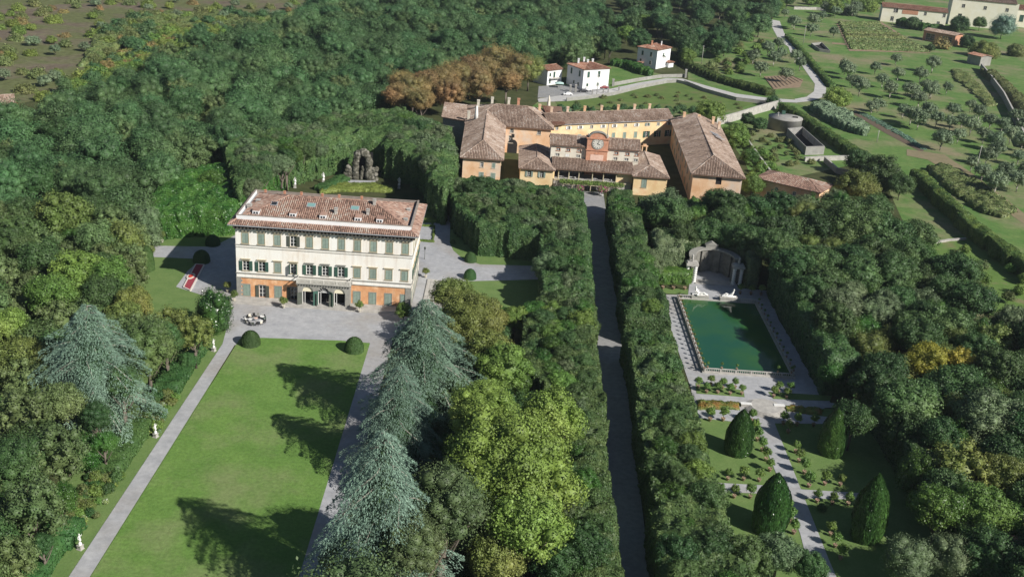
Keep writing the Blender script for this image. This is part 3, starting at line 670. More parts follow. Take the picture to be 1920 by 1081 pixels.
b = MB(); wall(b, (VX0, VY0+.03), (VX1, VY0+.03), 4.95, 5.95); wall(b, (VX1-.03, VY0), (VX1-.03, VY1), 4.95, 5.95); wall(b, (VX0+.03, VY1), (VX0+.03, VY0), 4.95, 5.95); b.build('frieze', CREAM, V_)
b = MB(); wall(b, (VX0, VY0+.06), (VX1, VY0+.06), 0, 4.95, h1); b.build('ground_floor_wall', ORANGEP, V_)
b = MB(); wall(b, (VX1-.06, VY0), (VX1-.06, VY1), 0, 4.95, s1); b.build('side_wall', PALEP, V_); b = MB(); wall(b, (VX0+.06, VY1), (VX0+.06, VY0), 0, 4.95); b.build('side_wall', PALEP, V_)
# quoins and stone piers between the orange panels
for x0 in (VX0-.04, VX1-1.3):
    b = MB()
    for k in range(10): b.box(x0, x0+1.34-(k % 2)*.3 if x0 < -40 else x0+1.34, VY0-.06, VY0+.2, .1+k*.485, .1+k*.485+.485)
    b.build('quoin', GSTONE, V_)
b = MB()
for z, d, t in ((17.0, .25, .12), (12.85, .12, .14), (12.3, .10, .10), (6.0, .16, .16), (4.95, .10, .14)):
    b.box(VX0-d, VX1+d, VY0-d, VY0+.02, z, z+t); b.box(VX1-.02, VX1+d, VY0+.02, VY1, z, z+t); b.box(VX0-d, VX0+.02, VY0+.02, VY1, z, z+t)
b.build('string_course', GSTONE, V_)
b = MB().box(VX0-.18, VX1+.18, VY0-.2, VY0+.05, 0, .3); b.box(VX1-.02, VX1+.18, VY0+.05, VY1, 0, .3); b.build('plinth', GSTONE, V_)
for i, bx in enumerate(bays):
    window(V_, bx, VY0, 13.3, W3, 2.5, shut='open' if i == 3 else 'closed', lintel=True, sm=SHUTB if i == 3 else SHUT)
    st = {0:'open', 1:'open', 3:'half', 4:'open', 5:'open', 6:'open'}.get(i, 'closed')
    window(V_, bx, VY0, 6.75, W2, 2.35, shut=st, lintel=True, sm=SHUTD if st != 'closed' else SHUT, frame=GSTONE if 4 <= i <= 6 else TAN)
    if i < 4 or i > 6:
        st = {1:'open', 3:'open'}.get(i, 'closed'); window(V_, bx, VY0+.06, .35, W1, 2.95, shut=st, sm=SHUTB if st == 'open' else SHUT, frame=GSTONE, name='tall_window')
for y in sb:
    window(V_, VX1, y, 13.3, W3, 2.5, ang=math.pi/2, lintel=True); window(V_, VX1, y, 6.75, W2, 2.35, ang=math.pi/2, lintel=True, shut='open', sm=SHUTD); window(V_, VX1-.06, y, .35, W1, 2.95, ang=math.pi/2, frame=GSTONE, name='tall_window')
    window(V_, VX0, y, 13.3, W3, 2.5, ang=-math.pi/2, lintel=True); window(V_, VX0, y, 6.75, W2, 2.35, ang=-math.pi/2, lintel=True)
# eaves: dark brackets, timber soffit, strip of tiles outside the parapet
EV = 1.3; b = MB(); b.box(VX0-.45, VX1+.45, VY0-.45, VY0+.02, 16.85, 17.25); b.box(VX1-.02, VX1+.45, VY0+.02, VY1+.3, 16.85, 17.25); b.box(VX0-.45, VX0+.02, VY0+.02, VY1+.3, 16.85, 17.25)
b.build('cornice', DSTONE, V_)
b = MB(); x = VX0-.2
while x < VX1+.4: b.box(x, x+.28, VY0-EV+.2, VY0-.45, 17.1, 17.75); x += .8
y = VY0+.4
while y < VY1: b.box(VX1+.45, VX1+EV-.25, y, y+.28, 17.1, 17.75); b.box(VX0-EV+.25, VX0-.45, y, y+.28, 17.1, 17.75); y += .8
o = b.build('eave_bracket', DSTONE, V_); o['kind'] = 'stuff'
X0, X1, Y0, Y1 = VX0-EV, VX1+EV, VY0-EV, VY1+EV; PZ = 18.6; px0, px1, py0, py1 = VX0+.1, VX1-.5, VY0+.9, VY1-.5
roof(V_, [[(X0,Y0,17.95),(X1,Y0,17.95),(px1,py0,PZ),(px0,py0,PZ)], [(X1,Y0,17.95),(X1,Y1,17.95),(px1,py1,PZ),(px1,py0,PZ)], [(X1,Y1,17.95),(X0,Y1,17.95),(px0,py1,PZ),(px1,py1,PZ)], [(X0,Y1,17.95),(X0,Y0,17.95),(px0,py0,PZ),(px0,py1,PZ)]], TILE_V, .12, .46, .6, name='eaves_roof')
b = MB().box(X0-.08, X1+.08, Y0-.12, Y0+.04, 17.8, 17.99).box(X1-.04, X1+.12, Y0+.04, Y1, 17.8, 17.99).box(X0-.12, X0+.04, Y0+.04, Y1, 17.8, 17.99); b.build('gutter', LEAD, V_)
PT = 19.6; b = MB(); b.box(px0, px1, py1-.25, py1, PZ-.4, PT-.25).box(px1-.25, px1, py0+.25, py1-.25, PZ-.4, PT); b.build('rear_parapet', BROWNST, V_)
b = MB(); b.box(px0, px1, py0, py0+.25, PZ-.4, PT).box(px0, px0+.25, py0+.25, py1-.25, PZ-.4, PT); b.build('parapet', WHITEW, V_)
b = MB(); b.box(px0-.1, px1+.1, py0-.06, py0+.31, PT, PT+.1).box(px0-.1, px1+.1, py1-.31, py1+.06, PT-.25, PT-.15).box(px0-.06, px0+.31, py0+.31, py1-.31, PT, PT+.1).box(px1-.31, px1+.06, py0+.31, py1-.31, PT, PT+.1); b.build('parapet_coping', BROWNST, V_)
RX0, RX1, RY0, RY1 = px0+.9, px1-.9, py0+.7, py1-.7; RZ0 = 18.85; RZ1 = 21.7
rp = hip(RX0, RX1, RY0, RY1, RZ0, RZ1); roof(V_, rp, TILE_V, .2, .46, .62, seed=5)
MB().box(px0+.35, px1-.35, py0+.35, py1-.35, 18.3, 18.72).build('parapet_gutter', LEAD, V_)
sl_ = (RZ1-RZ0)/((RY1-RY0)/2)
for x, up, m in ((-51.0, .62, GLASS), (-42.6, .66, SKYGL), (-32.6, .66, SKYGL)):
    y = RY0+(RY1-RY0)/2*up; z = RZ0+sl_*(y-RY0); b = MB(); a = math.atan(sl_); d = Vector((0, math.cos(a), math.sin(a))); n = Vector((0, -math.sin(a), math.cos(a))); hw = .75 if m is GLASS else 1.0
    c = Vector((x, y, z))+n*.2; q = [c-d*.75-Vector((hw,0,0)), c-d*.75+Vector((hw,0,0)), c+d*.75+Vector((hw,0,0)), c+d*.75-Vector((hw,0,0))]
    b.add(q+[p-n*.35 for p in q], [(0,1,2,3),(4,7,6,5),(0,4,5,1),(1,5,6,2),(2,6,7,3),(3,7,4,0)]); o = b.build('skylight', LEAD, V_)
    q2 = [c+(p-c)*.82+n*.03 for p in q]; MB().add(q2, [(0,1,2,3)]).build('skylight_pane', m, o, world=False).location = (0,0,0)
def dormer(x, up, wd=.7):
    y = RY0+(RY1-RY0)/2*up; z = RZ0+sl_*(y-RY0); b = MB(); b.box(x-wd, x+wd, y, y+.25, z-.1, z+.85).box(x-wd, x-wd+.12, y+.25, y+2.0, z, z+.8).box(x+wd-.12, x+wd, y+.25, y+2.0, z, z+.8); o = b.build('dormer', WHITEW, V_)
    MB().add([(x-wd-.1,y+.1,z+.86),(x+wd+.1,y+.1,z+.86),(x+wd+.1,y+2.4,z+1.0),(x-wd-.1,y+2.4,z+1.0)], [(0,1,2,3)]).build('dormer_roof', TILE_V, V_)
    b = MB(); b.box(x-wd*.7, x-wd*.12, y-.02, y+.01, z+.2, z+.68).box(x+wd*.12, x+wd*.7, y-.02, y+.01, z+.2, z+.68); b.build('dormer_pane', GLASS, V_)
for x in (-54.3, -46.0, -39.2, -31.3, -26.4): dormer(x, .14, .72)
for x, up in ((-36.6, .40), (-29.4, .44), (-28.4, .86)): y = RY0+(RY1-RY0)/2*up; chimney(V_, x, y, RZ0+sl_*(y-RY0)+.1, .8, .6, STONE)
for x in (-57.0, -55.8): chimney(V_, x, 234.5+(x+57)*3, 19.0, .3, .9, STONE)
for x in (-55.6, -51.0, -47.0, -42.0, -38, -32.6): chimney(V_, x, RY1-.9, 19.1, .5, .4, BRICK)
for y in (232.0, 239.0): chimney(V_, px1-1.8, y, 18.9, .35, .8, STONE)
# portico with three arches and the balustraded balcony
PF = VY0-2.2; arcs = [(bx-1.3, bx+1.3) for bx in bays[4:7]]; ZS, ZT = 3.35, 5.35
b = MB(); xs = [PO0]; 
for a0, a1 in arcs:
    xs += [a0+(a1-a0)*k/10 for k in range(11)]
xs.append(PO1)
for i in range(len(xs)-1):
    xm = (xs[i]+xs[i+1])/2; arc = [a for a in arcs if a[0] < xm < a[1]]
    def top(x):
        if not arc: return 0
        c = sum(arc[0])/2; r = 1.3; return ZS-.0+math.sqrt(max(0, r*r-(x-c)**2))
    za, zb = (0, 0) if not arc else (top(xs[i]), top(xs[i+1]))
    b.add([(xs[i],PF,za),(xs[i+1],PF,zb),(xs[i+1],PF,ZT),(xs[i],PF,ZT)], [(0,1,2,3)])
    b.add([(xs[i],PF+.6,za),(xs[i+1],PF+.6,zb),(xs[i+1],PF+.6,ZT),(xs[i],PF+.6,ZT)], [(3,2,1,0)])
    if arc: b.add([(xs[i],PF,za),(xs[i+1],PF,zb),(xs[i+1],PF+.6,zb),(xs[i],PF+.6,za)], [(3,2,1,0)])
for a0, a1 in arcs:
    for x in (a0, a1): b.add([(x,PF,0),(x,PF,ZS),(x,PF+.6,ZS),(x,PF+.6,0)], [(0,1,2,3)])
b.add([(PO0,PF,0),(PO0,PF,ZT),(PO0,VY0,ZT),(PO0,VY0,0)], [(0,1,2,3)]); b.add([(PO1,PF,0),(PO1,PF,ZT),(PO1,VY0,ZT),(PO1,VY0,0)], [(3,2,1,0)])
b.build('portico', GSTONE, V_)
b = MB().box(PO0-.3, PO1+.3, PF-.45, VY0+.02, ZT, ZT+.28); b.build('balcony_floor', GSTONE, V_)
b = MB(); x = PO0-.15
while x < PO1+.3: b.box(x, x+.22, PF-.35, PF-.02, ZT-.28, ZT); x += .62
b.build('balcony_corbel', GSTONE, V_)
b = MB(); b.box(PO0-.25, PO1+.25, PF-.4, PF-.12, ZT+1.12, ZT+1.26).box(PO0-.25, PO1+.25, PF-.4, PF-.12, ZT+.28, ZT+.38)
for x in (PO0-.15, PO1-.05): b.box(x, x+.2, PF-.12, VY0-.02, ZT+1.12, ZT+1.24)
for k in range(5): x = PO0-.2+(PO1-PO0+.16)*k/4; b.box(x, x+.26, PF-.4, PF-.12, ZT+.38, ZT+1.12)
rail = b.build('balcony_rail', PALEST, V_)
bal = MB().lathe([(.07,0),(.05,.1),(.11,.28),(.06,.5),(.08,.74)], 6).mesh('baluster', [PALEST])
n = 44
for k in range(n):
    if k % 11 == 0: continue
    x = PO0-.05+(PO1-PO0+.1)*k/n; o = link('baluster', bal, V_); o.location = Vector((x, PF-.26, ZT+.38))-V_.location
for i, (a0, a1) in enumerate(arcs):
    c = (a0+a1)/2; g = MB()
    if i != 1:
        pr = [(c+1.27*math.cos(t), ZS+.02+1.27*math.sin(t)) for t in [math.pi*k/10 for k in range(11)]]; g.add([(x, PF+.40, z) for x, z in pr], [tuple(range(11))]); g.add([(x, PF+.30-.35*(z-ZS)*0, z) for x, z in pr], [tuple(range(10, -1, -1))]); g.build('lunette_awning', mat('cream_blind', (.78,.72,.55)), V_)
    else:
        for k in range(7): t = math.pi*k/6; g.bar((c, PF+.4, ZS), (c+1.25*math.cos(t), PF+.4, ZS+1.25*math.sin(t)), .05, .07)
        g.bar((a0, PF+.4, ZS), (a1, PF+.4, ZS), .1, .1); g.build('fanlight', FRAMEW, V_)
    f = MB().box(a0+.02, a0+.14, PF+.36, PF+.46, .1, ZS).box(a1-.14, a1-.02, PF+.36, PF+.46, .1, ZS).box(c-.75, c-.65, PF+.36, PF+.46, .1, ZS); f.build('door_frame', FRAMEW, V_)
    for s, ang in ((a0, 2.5), (a1, -.75) if i < 2 else (a1, .0)):
        if ang == 0.0: continue
        d = MB().box(0, 1.2, -.04, .04, .12, ZS-.05 if i != 1 else ZS+.5); o = d.build('door_leaf', SHUTB if i != 1 else SHUTD, V_, world=False); o.location = Vector((s, PF-.03, 0))-V_.location; o.rotation_euler = (0, 0, -ang if s == a0 else ang)
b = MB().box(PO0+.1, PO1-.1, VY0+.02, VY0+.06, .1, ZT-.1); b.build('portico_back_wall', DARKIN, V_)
# terrace and steps in front of the villa
b = MB().prism([(VX0-1.2,VY0-3.3),(VX1+2.5,VY0-3.3),(VX1+2.5,VY0+.02),(VX0-1.2,VY0+.02)], .02, .34); tag(b.build('terrace_pavement', STONE), kind='structure')
for k in range(2): tag(MB().box(VX0-1.2, VX1+2.5, VY0-3.3-(k+1)*.42, VY0-3.3-k*.42-.003, .02, .23-k*.11).build('terrace_step', STONE), kind='structure')
for k in range(6): tag(MB().box(VX1+2.52+k*.9, VX1+3.36+k*.9, VY0-2.5, VY0+18, .09, .33-k*.04).build('side_step', STONE), kind='structure')

# ================================================================== THE STABLES AND THE CLOCK HOUSE
# right wing
rb = thing('stable_wing', 'long hipped brown-tiled wing with a dark square loft opening in its pale gable end', 'building', (68, 355, 0))
q = [(60.2,322.8),(75.4,321.6),(79.4,391),(63.0,393.6)]
b = MB(); wall(b, q[0], q[1], 0, 9.6, [(7.2,9.0,6.6,9.0)], .5); wall(b, q[1], q[2], 0, 9.6)
hl = [(6+7.2*k, 7.3+7.2*k, 5.6, 7.8) for k in range(9)]+[(9.6+7.2*k, 10.9+7.2*k, 1.2, 3.2) for k in range(8)]
wall(b, q[3], q[0], 0, 9.6, hl); wall(b, q[2], q[3], 0, 9.6); b.build('wall', PINKP, rb)
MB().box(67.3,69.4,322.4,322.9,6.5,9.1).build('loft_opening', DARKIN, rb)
for h in hl: 
    u = (Vector((*q[0],0))-Vector((*q[3],0))).normalized(); c = Vector((*q[3],0))+u*(h[0]+h[1])/2; window(rb, c.x, c.y, h[2], 1.3, h[3]-h[2], ang=math.atan2(u.y, u.x), fw=.12)
A, B_ = (67.7,332.6,13.1), (70.6,392,13.1); e = [(59.4,321.9,9.5),(76.2,320.6,9.5),(80.2,391.5,9.5),(62.2,394.4,9.5)]
roof(rb, [[e[0],e[1],A],[e[1],e[2],B_,A],[e[2],e[3],B_],[e[3],e[0],A,B_]], TILE_S, .25, .50, .7, seed=20)
b = MB(); 
for k in range(3): b.add([(72.4+k*.5,370-k*3.2,12.15-k*.05),(75.6+k*.4,369-k*3.2,11.25),(75.8+k*.4,367-k*3.2,11.25),(72.6+k*.5,368-k*3.2,12.15)], [(3,2,1,0)])
b.build('pale_skylight_strip', LEAD, rb)
for x, y in ((71.5,388),(76.5,386),(77.5,379),(66.5,390.5)): chimney(rb, x, y, 11.3, 1.7, .9, PINKP)
# rear wing
bb = thing('rear_wing', 'long ochre wing closing the courtyard, small attic windows above green shutters', 'building', (40, 386, 0))
p0, p1 = (16.5,373.6), (63.4,395.2); u = (Vector((*p1,0))-Vector((*p0,0))); RL = u.length; u.normalize(); n_ = Vector((-u.y,u.x,0)); RD = 9.5
pt = lambda s, d=0: (p0[0]+u.x*s+n_.x*d, p0[1]+u.y*s+n_.y*d)
ws = [3.0+4.7*k for k in range(11)]; ws = [s for s in ws if s < RL-1]
hs = [(s-.55,s+.55,7.4,8.5) for s in ws]+[(s-.7,s+.7,3.0,5.4) for s in ws]
b = MB(); wall(b, pt(0), pt(RL), 0, 9.6, hs); wall(b, pt(RL), pt(RL,RD), 0, 9.6); wall(b, pt(RL,RD), pt(0,RD), 0, 9.6); wall(b, pt(0,RD), pt(0), 0, 9.6); b.build('wall', OCHRE, bb)
ra = math.atan2(u.y, u.x)
for k, s in enumerate(ws):
    window(bb, *pt(s), 7.4, 1.1, 1.1, ang=ra, shut='open' if k % 3 else 'none', fw=.12, sm=FRAMEW if k not in (8,) else SHUT, frame=PALEP); window(bb, *pt(s), 3.0, 1.4, 2.4, ang=ra, shut='closed' if k < 8 else 'open', sm=SHUT if k < 8 else SHUTD, fw=.12, frame=OCHRE)
roof(bb, gable(p0, u, n_, RL, RD, 9.6, 12.3, .5), TILE_S, .22, .46, .6, seed=30)
MB().bar((*pt(0,-.6),9.35),(*pt(RL,-.6),9.35),.16,.16).build('gutter', LEAD, bb)
for s in (3, 9.5, 16.5, 23.5, 30.5, 37.5, 44): chimney(bb, *pt(s, RD/2+.6), 12.2, 1.6, .85, PINKP)
MB().tube([(*pt(24,-.12),0),(*pt(24,-.12),9.3)], .09, 6).build('downpipe', LEAD, bb)
# left wing
lb = thing('left_wing', 'L-shaped peach wing with hipped brown roofs and a climbing plant on its garden end', 'building', (-5.5, 350, 0))
b = MB(); fh = [(5.5,6.5,6.6,8.2),(9.2,10.2,6.6,8.2),(5.3,6.7,2.6,5.0),(9.0,10.4,2.6,5.0)]
wall(b, (-11.8,323.4), (.1,323.4), 0, 9.6, fh); wall(b, (.1,323.4), (.1,366.8), 0, 9.6, [(6+8*k,7.2+8*k,6,8) for k in range(5)]); wall(b, (-12.4,394), (-11.8,323.4), 0, 9.6)
wall(b, (.1,366.8), (16.8,366.8), 0, 9.6, [(2.5,3.7,7.2,8.7),(12,13.2,7.2,8.7),(2.2,3.6,3.6,6.2)]); wall(b, (16.8,366.8), (16.8,394), 0, 9.6); wall(b, (16.8,394), (-12.4,394), 0, 9.6); b.build('wall', PINKP, lb)
for h in fh: window(lb, -11.8+(h[0]+h[1])/2, 323.4, h[2], h[1]-h[0], h[3]-h[2], shut='none' if h[0] in (5.5,) else 'closed', fw=.12, frame=PALEP)
for x, z, ww, hh in ((3.2,7.2,1.2,1.5),(12.7,7.2,1.2,1.5),(3.0,3.6,1.4,2.6)): window(lb, x, 366.8, z, ww, hh, shut='none', fw=.12, frame=PALEP)
for k in range(5): window(lb, .1, 330+8*k, 6, 1.2, 2, ang=math.pi/2, fw=.12)
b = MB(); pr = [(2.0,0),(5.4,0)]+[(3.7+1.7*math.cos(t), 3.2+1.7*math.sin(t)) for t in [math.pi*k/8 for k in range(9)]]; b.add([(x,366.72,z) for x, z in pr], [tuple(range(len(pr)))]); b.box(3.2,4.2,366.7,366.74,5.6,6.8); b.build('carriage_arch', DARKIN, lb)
z, zr = 9.5, 13.2; e = [(-12.7,322.5,z),(.9,322.5,z),(.9,366.0,z),(-13.2,366.0,z)]; A = (-5.9,331.3,zr); Bk = (-6.0,372.5,zr)
roof(lb, [[e[0],e[1],A],[e[1],e[2],Bk,A],[(-13.2,372,z),e[0],A,Bk]], TILE_S, .25, .50, .7, seed=40)
P1, P2 = (-3.0,380.2,13.9), (8.0,380.2,13.9)
roof(lb, [[(-13.4,366,z),(17.8,366,z),P2,P1],[(17.8,366,z),(17.8,394.6,z),P2],[(17.8,394.6,z),(-13.4,394.6,z),P1,P2],[(-13.4,394.6,z),(-13.4,366,z),P1]], TILE_S, .25, .50, .7, seed=50, name='cross_roof')
for x, y, zz, m in ((-12.3,371,10.3,PALEP),(-4.5,383,13.2,PALEP),(1.5,384,13.2,PALEP),(5,384,13.2,BRICK),(12.8,384,11.6,PINKP),(-9.5,384.5,11.5,PALEP)): chimney(lb, x, y, zz, 2.0, .9, m)
tb = thing('obelisk_finial', 'slender white stone obelisk standing behind the roof at the left wing', 'obelisk', (-9.5, 366, 0)); 
MB().box(-10.3,-8.7,365.2,366.8,0,10.8).build('pedestal', PALEP, tb); MB().lathe([(.75,0),(.62,2.5),(.45,4.4),(.12,5.4)], 6, (-9.5,366,10.8)).build('shaft', MARBLE, tb)
tb = thing('obelisk_finial', 'slender pale stone obelisk behind the orange roof patch near the rear wing', 'obelisk', (16.5, 397, 0)); 
MB().box(15.8,17.2,396.3,397.7,0,7.5).build('pedestal', PALEP, tb); MB().lathe([(.8,0),(.7,3),(.5,5.6),(.15,7.2)], 6, (16.5,397,7.5)).build('shaft', PALEP, tb)
sb_ = thing('shed_building', 'low grey stone outbuilding with a worn single-pitch roof beside the left wing', 'outbuilding', (-18, 384, 0))
b = MB(); wall(b, (-21.6,375.5), (-13.6,371.5), 0, 9.2); wall(b, (-13.6,371.5), (-13.5,388), 0, 9.6); wall(b, (-13.5,388), (-21.6,391), 0, 9.6); wall(b, (-21.6,391), (-21.6,375.5), 0, 9.2); b.build('wall', GSTONE, sb_)
roof(sb_, [[(-22.2,375.0,9.1),(-13.5,370.7,9.3),(-13.5,388.5,11.0),(-22.2,391.5,10.8)]], TILE_S, .2, .5, .7, seed=60)
lr = thing('link_roof_building', 'short link block with a bright orange tiled roof between left and rear wings', 'building', (16, 390, 0))
b = MB(); b.prism([(13.5,386),(19.5,384.5),(22,396),(14,397)], 0, 9.3); b.build('wall', PINKP, lr)
roof(lr, [[(17.6,372.0,9.7),(22.0,374.6,9.7),(21.0,390,12.5),(13.6,389,12.6)]], TILE_R, .15, .45, .6, seed=61)

# clock house
ch = thing('clock_house', 'ochre garden pavilion with a loggia and a tall red brick clock tower', 'clock house', (30.5, 335, 0))
FZ = 3.0; UY = 336.5; UX0, UX1 = 15.9, 44.4
b = MB(); b.prism([(17.2,328.6),(42.0,328.6),(42.0,336.5),(17.2,336.5)], 0, FZ); b.build('loggia_floor', STONE, ch)
uw = [17.2, 20.4, 23.9, 36.0, 39.6, 42.6]
uh = [(x-UX0+.5,x-UX0+1.7,10.1,11.0) for x in uw]+[(x-UX0+.3,x-UX0+1.6,8.3,9.2) for x in uw]
b = MB(); wall(b, (UX0,UY), (UX1,UY), FZ, 12.2, uh, .25); wall(b, (UX1,UY), (UX1,UY+9), 0, 12.2); wall(b, (UX1,UY+9), (UX0,UY+9), 0, 12.2); wall(b, (UX0,UY+9), (UX0,UY), 0, 12.2); b.build('upper_wall', PALEP, ch)
for k, x in enumerate(uw):
    window(ch, x+1.1, UY, 10.1, 1.2, .9, shut='none', fw=.1, frame=BRICK); window(ch, x+.95, UY, 8.3, 1.3, .9, shut='none' if k != 1 else 'closed', sm=FRAMEW, fw=.1, frame=PALEP)
ug = [[(UX0-.5,UY-.7,12.05),(UX1+.5,UY-.7,12.05),(UX1+.5,UY+4.5,14.3),(UX0-.5,UY+4.5,14.3)],[(UX1+.5,UY+9.7,12.05),(UX0-.5,UY+9.7,12.05),(UX0-.5,UY+4.5,14.3),(UX1+.5,UY+4.5,14.3)]]
roof(ch, ug, TILE_S, .22, .46, .6, seed=70, name='upper_roof')
lg = [[(16.4,328.0,6.35),(42.6,328.0,6.35),(42.6,UY-.02,8.0),(16.4,UY-.02,8.0)]]; roof(ch, lg, TILE_S, .2, .46, .6, seed=72, name='loggia_roof')
cols = [18.6, 21.9, 25.1, 29.4, 32.9, 37.0]
cm = MB().lathe([(.26,0),(.26,.12),(.19,.2),(.16,2.75),(.24,2.9),(.28,3.05)], 10).mesh('column', [TAN])
for x in cols: o = link('column', cm, ch); o.location = Vector((x, 328.9, FZ))-ch.location
MB().box(17.0,42.2,328.7,329.1,6.05,6.25).build('loggia_beam', TAN, ch)
b = MB().box(16.9,17.3,328.8,336.4,FZ,6.2).box(41.8,42.2,328.8,336.4,FZ,6.2).box(37.2,41.8,329.4,329.7,FZ,6.2); o = b.build('loggia_end_wall', OCHRE, ch); o['kind'] = 'stuff'
b = MB().box(26.6,28.6,336.38,336.47,FZ,6.0); b.build('loggia_door', SHUTD, ch)
b = MB(); b.box(17.2,42.0,328.35,328.55,FZ-.35,FZ+.05); b.build('terrace_edge', TAN, ch)
# tower
TX0, TX1, TY = 27.3, 34.1, 335.4; b = MB(); b.box(TX0,TX1,TY,TY+3.2,FZ,15.2); b.box(TX0-.25,TX1+.25,TY-.25,TY+3.45,11.2,11.5).box(TX0-.3,TX1+.3,TY-.3,TY+3.5,15.0,15.4)
c = (TX0+TX1)/2; pr = [(TX0+.6,15.4),(TX1-.6,15.4)]+[(c+2.6*math.cos(t), 15.4+1.5*math.sin(t)+.15) for t in [math.pi*k/12 for k in range(13)]]
n = len(pr); vs = [(x,TY,z) for x,z in pr]+[(x,TY+1.2,z) for x,z in pr]; b.add(vs, [tuple(range(n)), tuple(range(2*n-1,n-1,-1))]+[(i, i+n, (i+1)%n+n, (i+1)%n) for i in range(n)]); b.build('clock_tower', BRICK, ch)
pr2 = [(c+2.85*math.cos(t), 15.45+1.75*math.sin(t)+.15) for t in [math.pi*k/12 for k in range(13)]]; b = MB()
for i in range(12): b.bar((pr2[i][0],TY+.5,pr2[i][1]),(pr2[i+1][0],TY+.5,pr2[i+1][1]),1.6,.28)
b.build('pediment_coping', GSTONE, ch)
for x in (TX0+.35, TX1-.35): MB().lathe([(.3,0),(.18,.2),(.42,.7),(.2,1.0),(.05,1.2)], 8, (x,TY+.8,15.4)).build('urn', STONE, ch)
b = MB().box(TX0+1.4,TX1-1.2,TY-.06,TY,8.0,9.9); b.build('pale_panel', PINKB, ch)
window(ch, c, TY, 10.1, .9, .8, shut='none', fw=.1, frame=BRICK)
# clock: white face, grey stone ring, hands, hour marks
cz = 13.55; R_ = 1.62
def disc(r, y, m, name, par, n=28, r0=0):
    b = MB(); o = [(c+r*math.cos(2*math.pi*k/n), y, cz+r*math.sin(2*math.pi*k/n)) for k in range(n)]; i_ = [(p[0], y+.12, p[2]) for p in o]
    b.add(o+i_, [tuple(range(n))]+[(k, k+n, (k+1)%n+n, (k+1)%n) for k in range(n)]); return b.build(name, m, par)
ring = disc(1.95, TY-.14, GSTONE, 'clock_surround', ch); cf = disc(R_, TY-.20, PALEST, 'clock_face', ch); BLK = mat('clock_black', (.02,.02,.02), (.03,.03,.03))
for k in range(12):
    a = math.pi*k/6; b = MB().bar((c+1.18*math.sin(a), TY-.22, cz+1.18*math.cos(a)), (c+1.5*math.sin(a), TY-.22, cz+1.5*math.cos(a)), .03, .12 if k % 3 else .2, up=(math.cos(a),0,-math.sin(a))); o = b.build('hour_mark', BLK, ch)
for a, L_, wd, nm in ((math.radians(112), .85, .16, 'hour_hand'), (math.radians(20), 1.25, .11, 'minute_hand')):
    MB().bar((c-.2*math.sin(a), TY-.26, cz-.2*math.cos(a)), (c+L_*math.sin(a), TY-.26, cz+L_*math.cos(a)), .03, wd, up=(math.cos(a),0,-math.sin(a))).build(nm, BLK, ch)
# pavilions
def pavilion(x0, x1, name):
    b = MB(); hs = [(2.2,3.4,3.6,5.5),(6.2,7.4,3.6,5.5)] if x0 < 20 else [(2.6,4.2,2.6,5.4)]
    wall(b, (x0,326.8), (x1,326.8), 0, 6.4, hs); wall(b, (x1,326.8), (x1,352), 0, 6.4); wall(b, (x1,352), (x0,352), 0, 6.4); wall(b, (x0,352), (x0,326.8), 0, 6.4); b.build(name+'_wall', OCHRE, ch)
    for h in hs: window(ch, x0+(h[0]+h[1])/2, 326.8, h[2], h[1]-h[0], h[3]-h[2], shut='open' if x0 < 20 else 'closed', fw=.1)
    cx = (x0+x1)/2; A = (cx,331.8,8.6); B2 = (cx,348.5,8.6); e0,e1,e2,e3 = (x0-.6,326.0,6.3),(x1+.6,326.0,6.3),(x1+.6,352.8,6.3),(x0-.6,352.8,6.3)
    roof(ch, [[e0,e1,A],[e1,e2,B2,A],[e2,e3,B2],[e3,e0,A,B2]], TILE_S, .2, .46, .6, seed=80 if x0 < 20 else 84, name=name+'_roof')
pavilion(6.4, 16.8, 'left_pavilion'); pavilion(42.4, 53.0, 'right_pavilion')
b = MB(); 
for x in (47.2, 48.6): b.box(x, x+.35, 352, 352.5, 6.5, 9.4)
b.box(47.0,49.2,351.9,352.6,9.4,9.7).box(47.5,48.65,351.95,352.55,9.7,10.2); b.build('bell_cote', PINKP, ch)
# lower arch under the terrace
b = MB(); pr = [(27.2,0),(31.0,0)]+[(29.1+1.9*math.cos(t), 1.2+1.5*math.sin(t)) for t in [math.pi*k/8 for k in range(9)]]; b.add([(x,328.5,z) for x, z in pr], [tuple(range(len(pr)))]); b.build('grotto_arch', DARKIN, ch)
fur = thing('loggia_furniture', 'pale tables and cushioned benches set out under the loggia', 'table set', (30,331,FZ), group=None)
for x, l in ((19.6,1.8),(23.2,2.2),(30.6,1.6),(34.6,2.6)):
    t = thing('garden_bench', {19.6:'white bench by the leftmost loggia column',23.2:'long white table between the second and third loggia columns',30.6:'white bench just right of the loggia door',34.6:'pale long bench at the right end of the loggia'}[x], 'bench', (x,330.4,FZ))
    MB().box(-l/2,l/2,-.3,.3,.40,.50).build('seat', MARBLE, t, world=False); 
    for sx in (-1,1):
        for sy in (-1,1): MB().box(sx*(l/2-.1)-.05,sx*(l/2-.1)+.05,sy*.24-.05,sy*.24+.05,0,.4).build('leg', MARBLE, t, world=False)
bpy.data.objects.remove(fur)
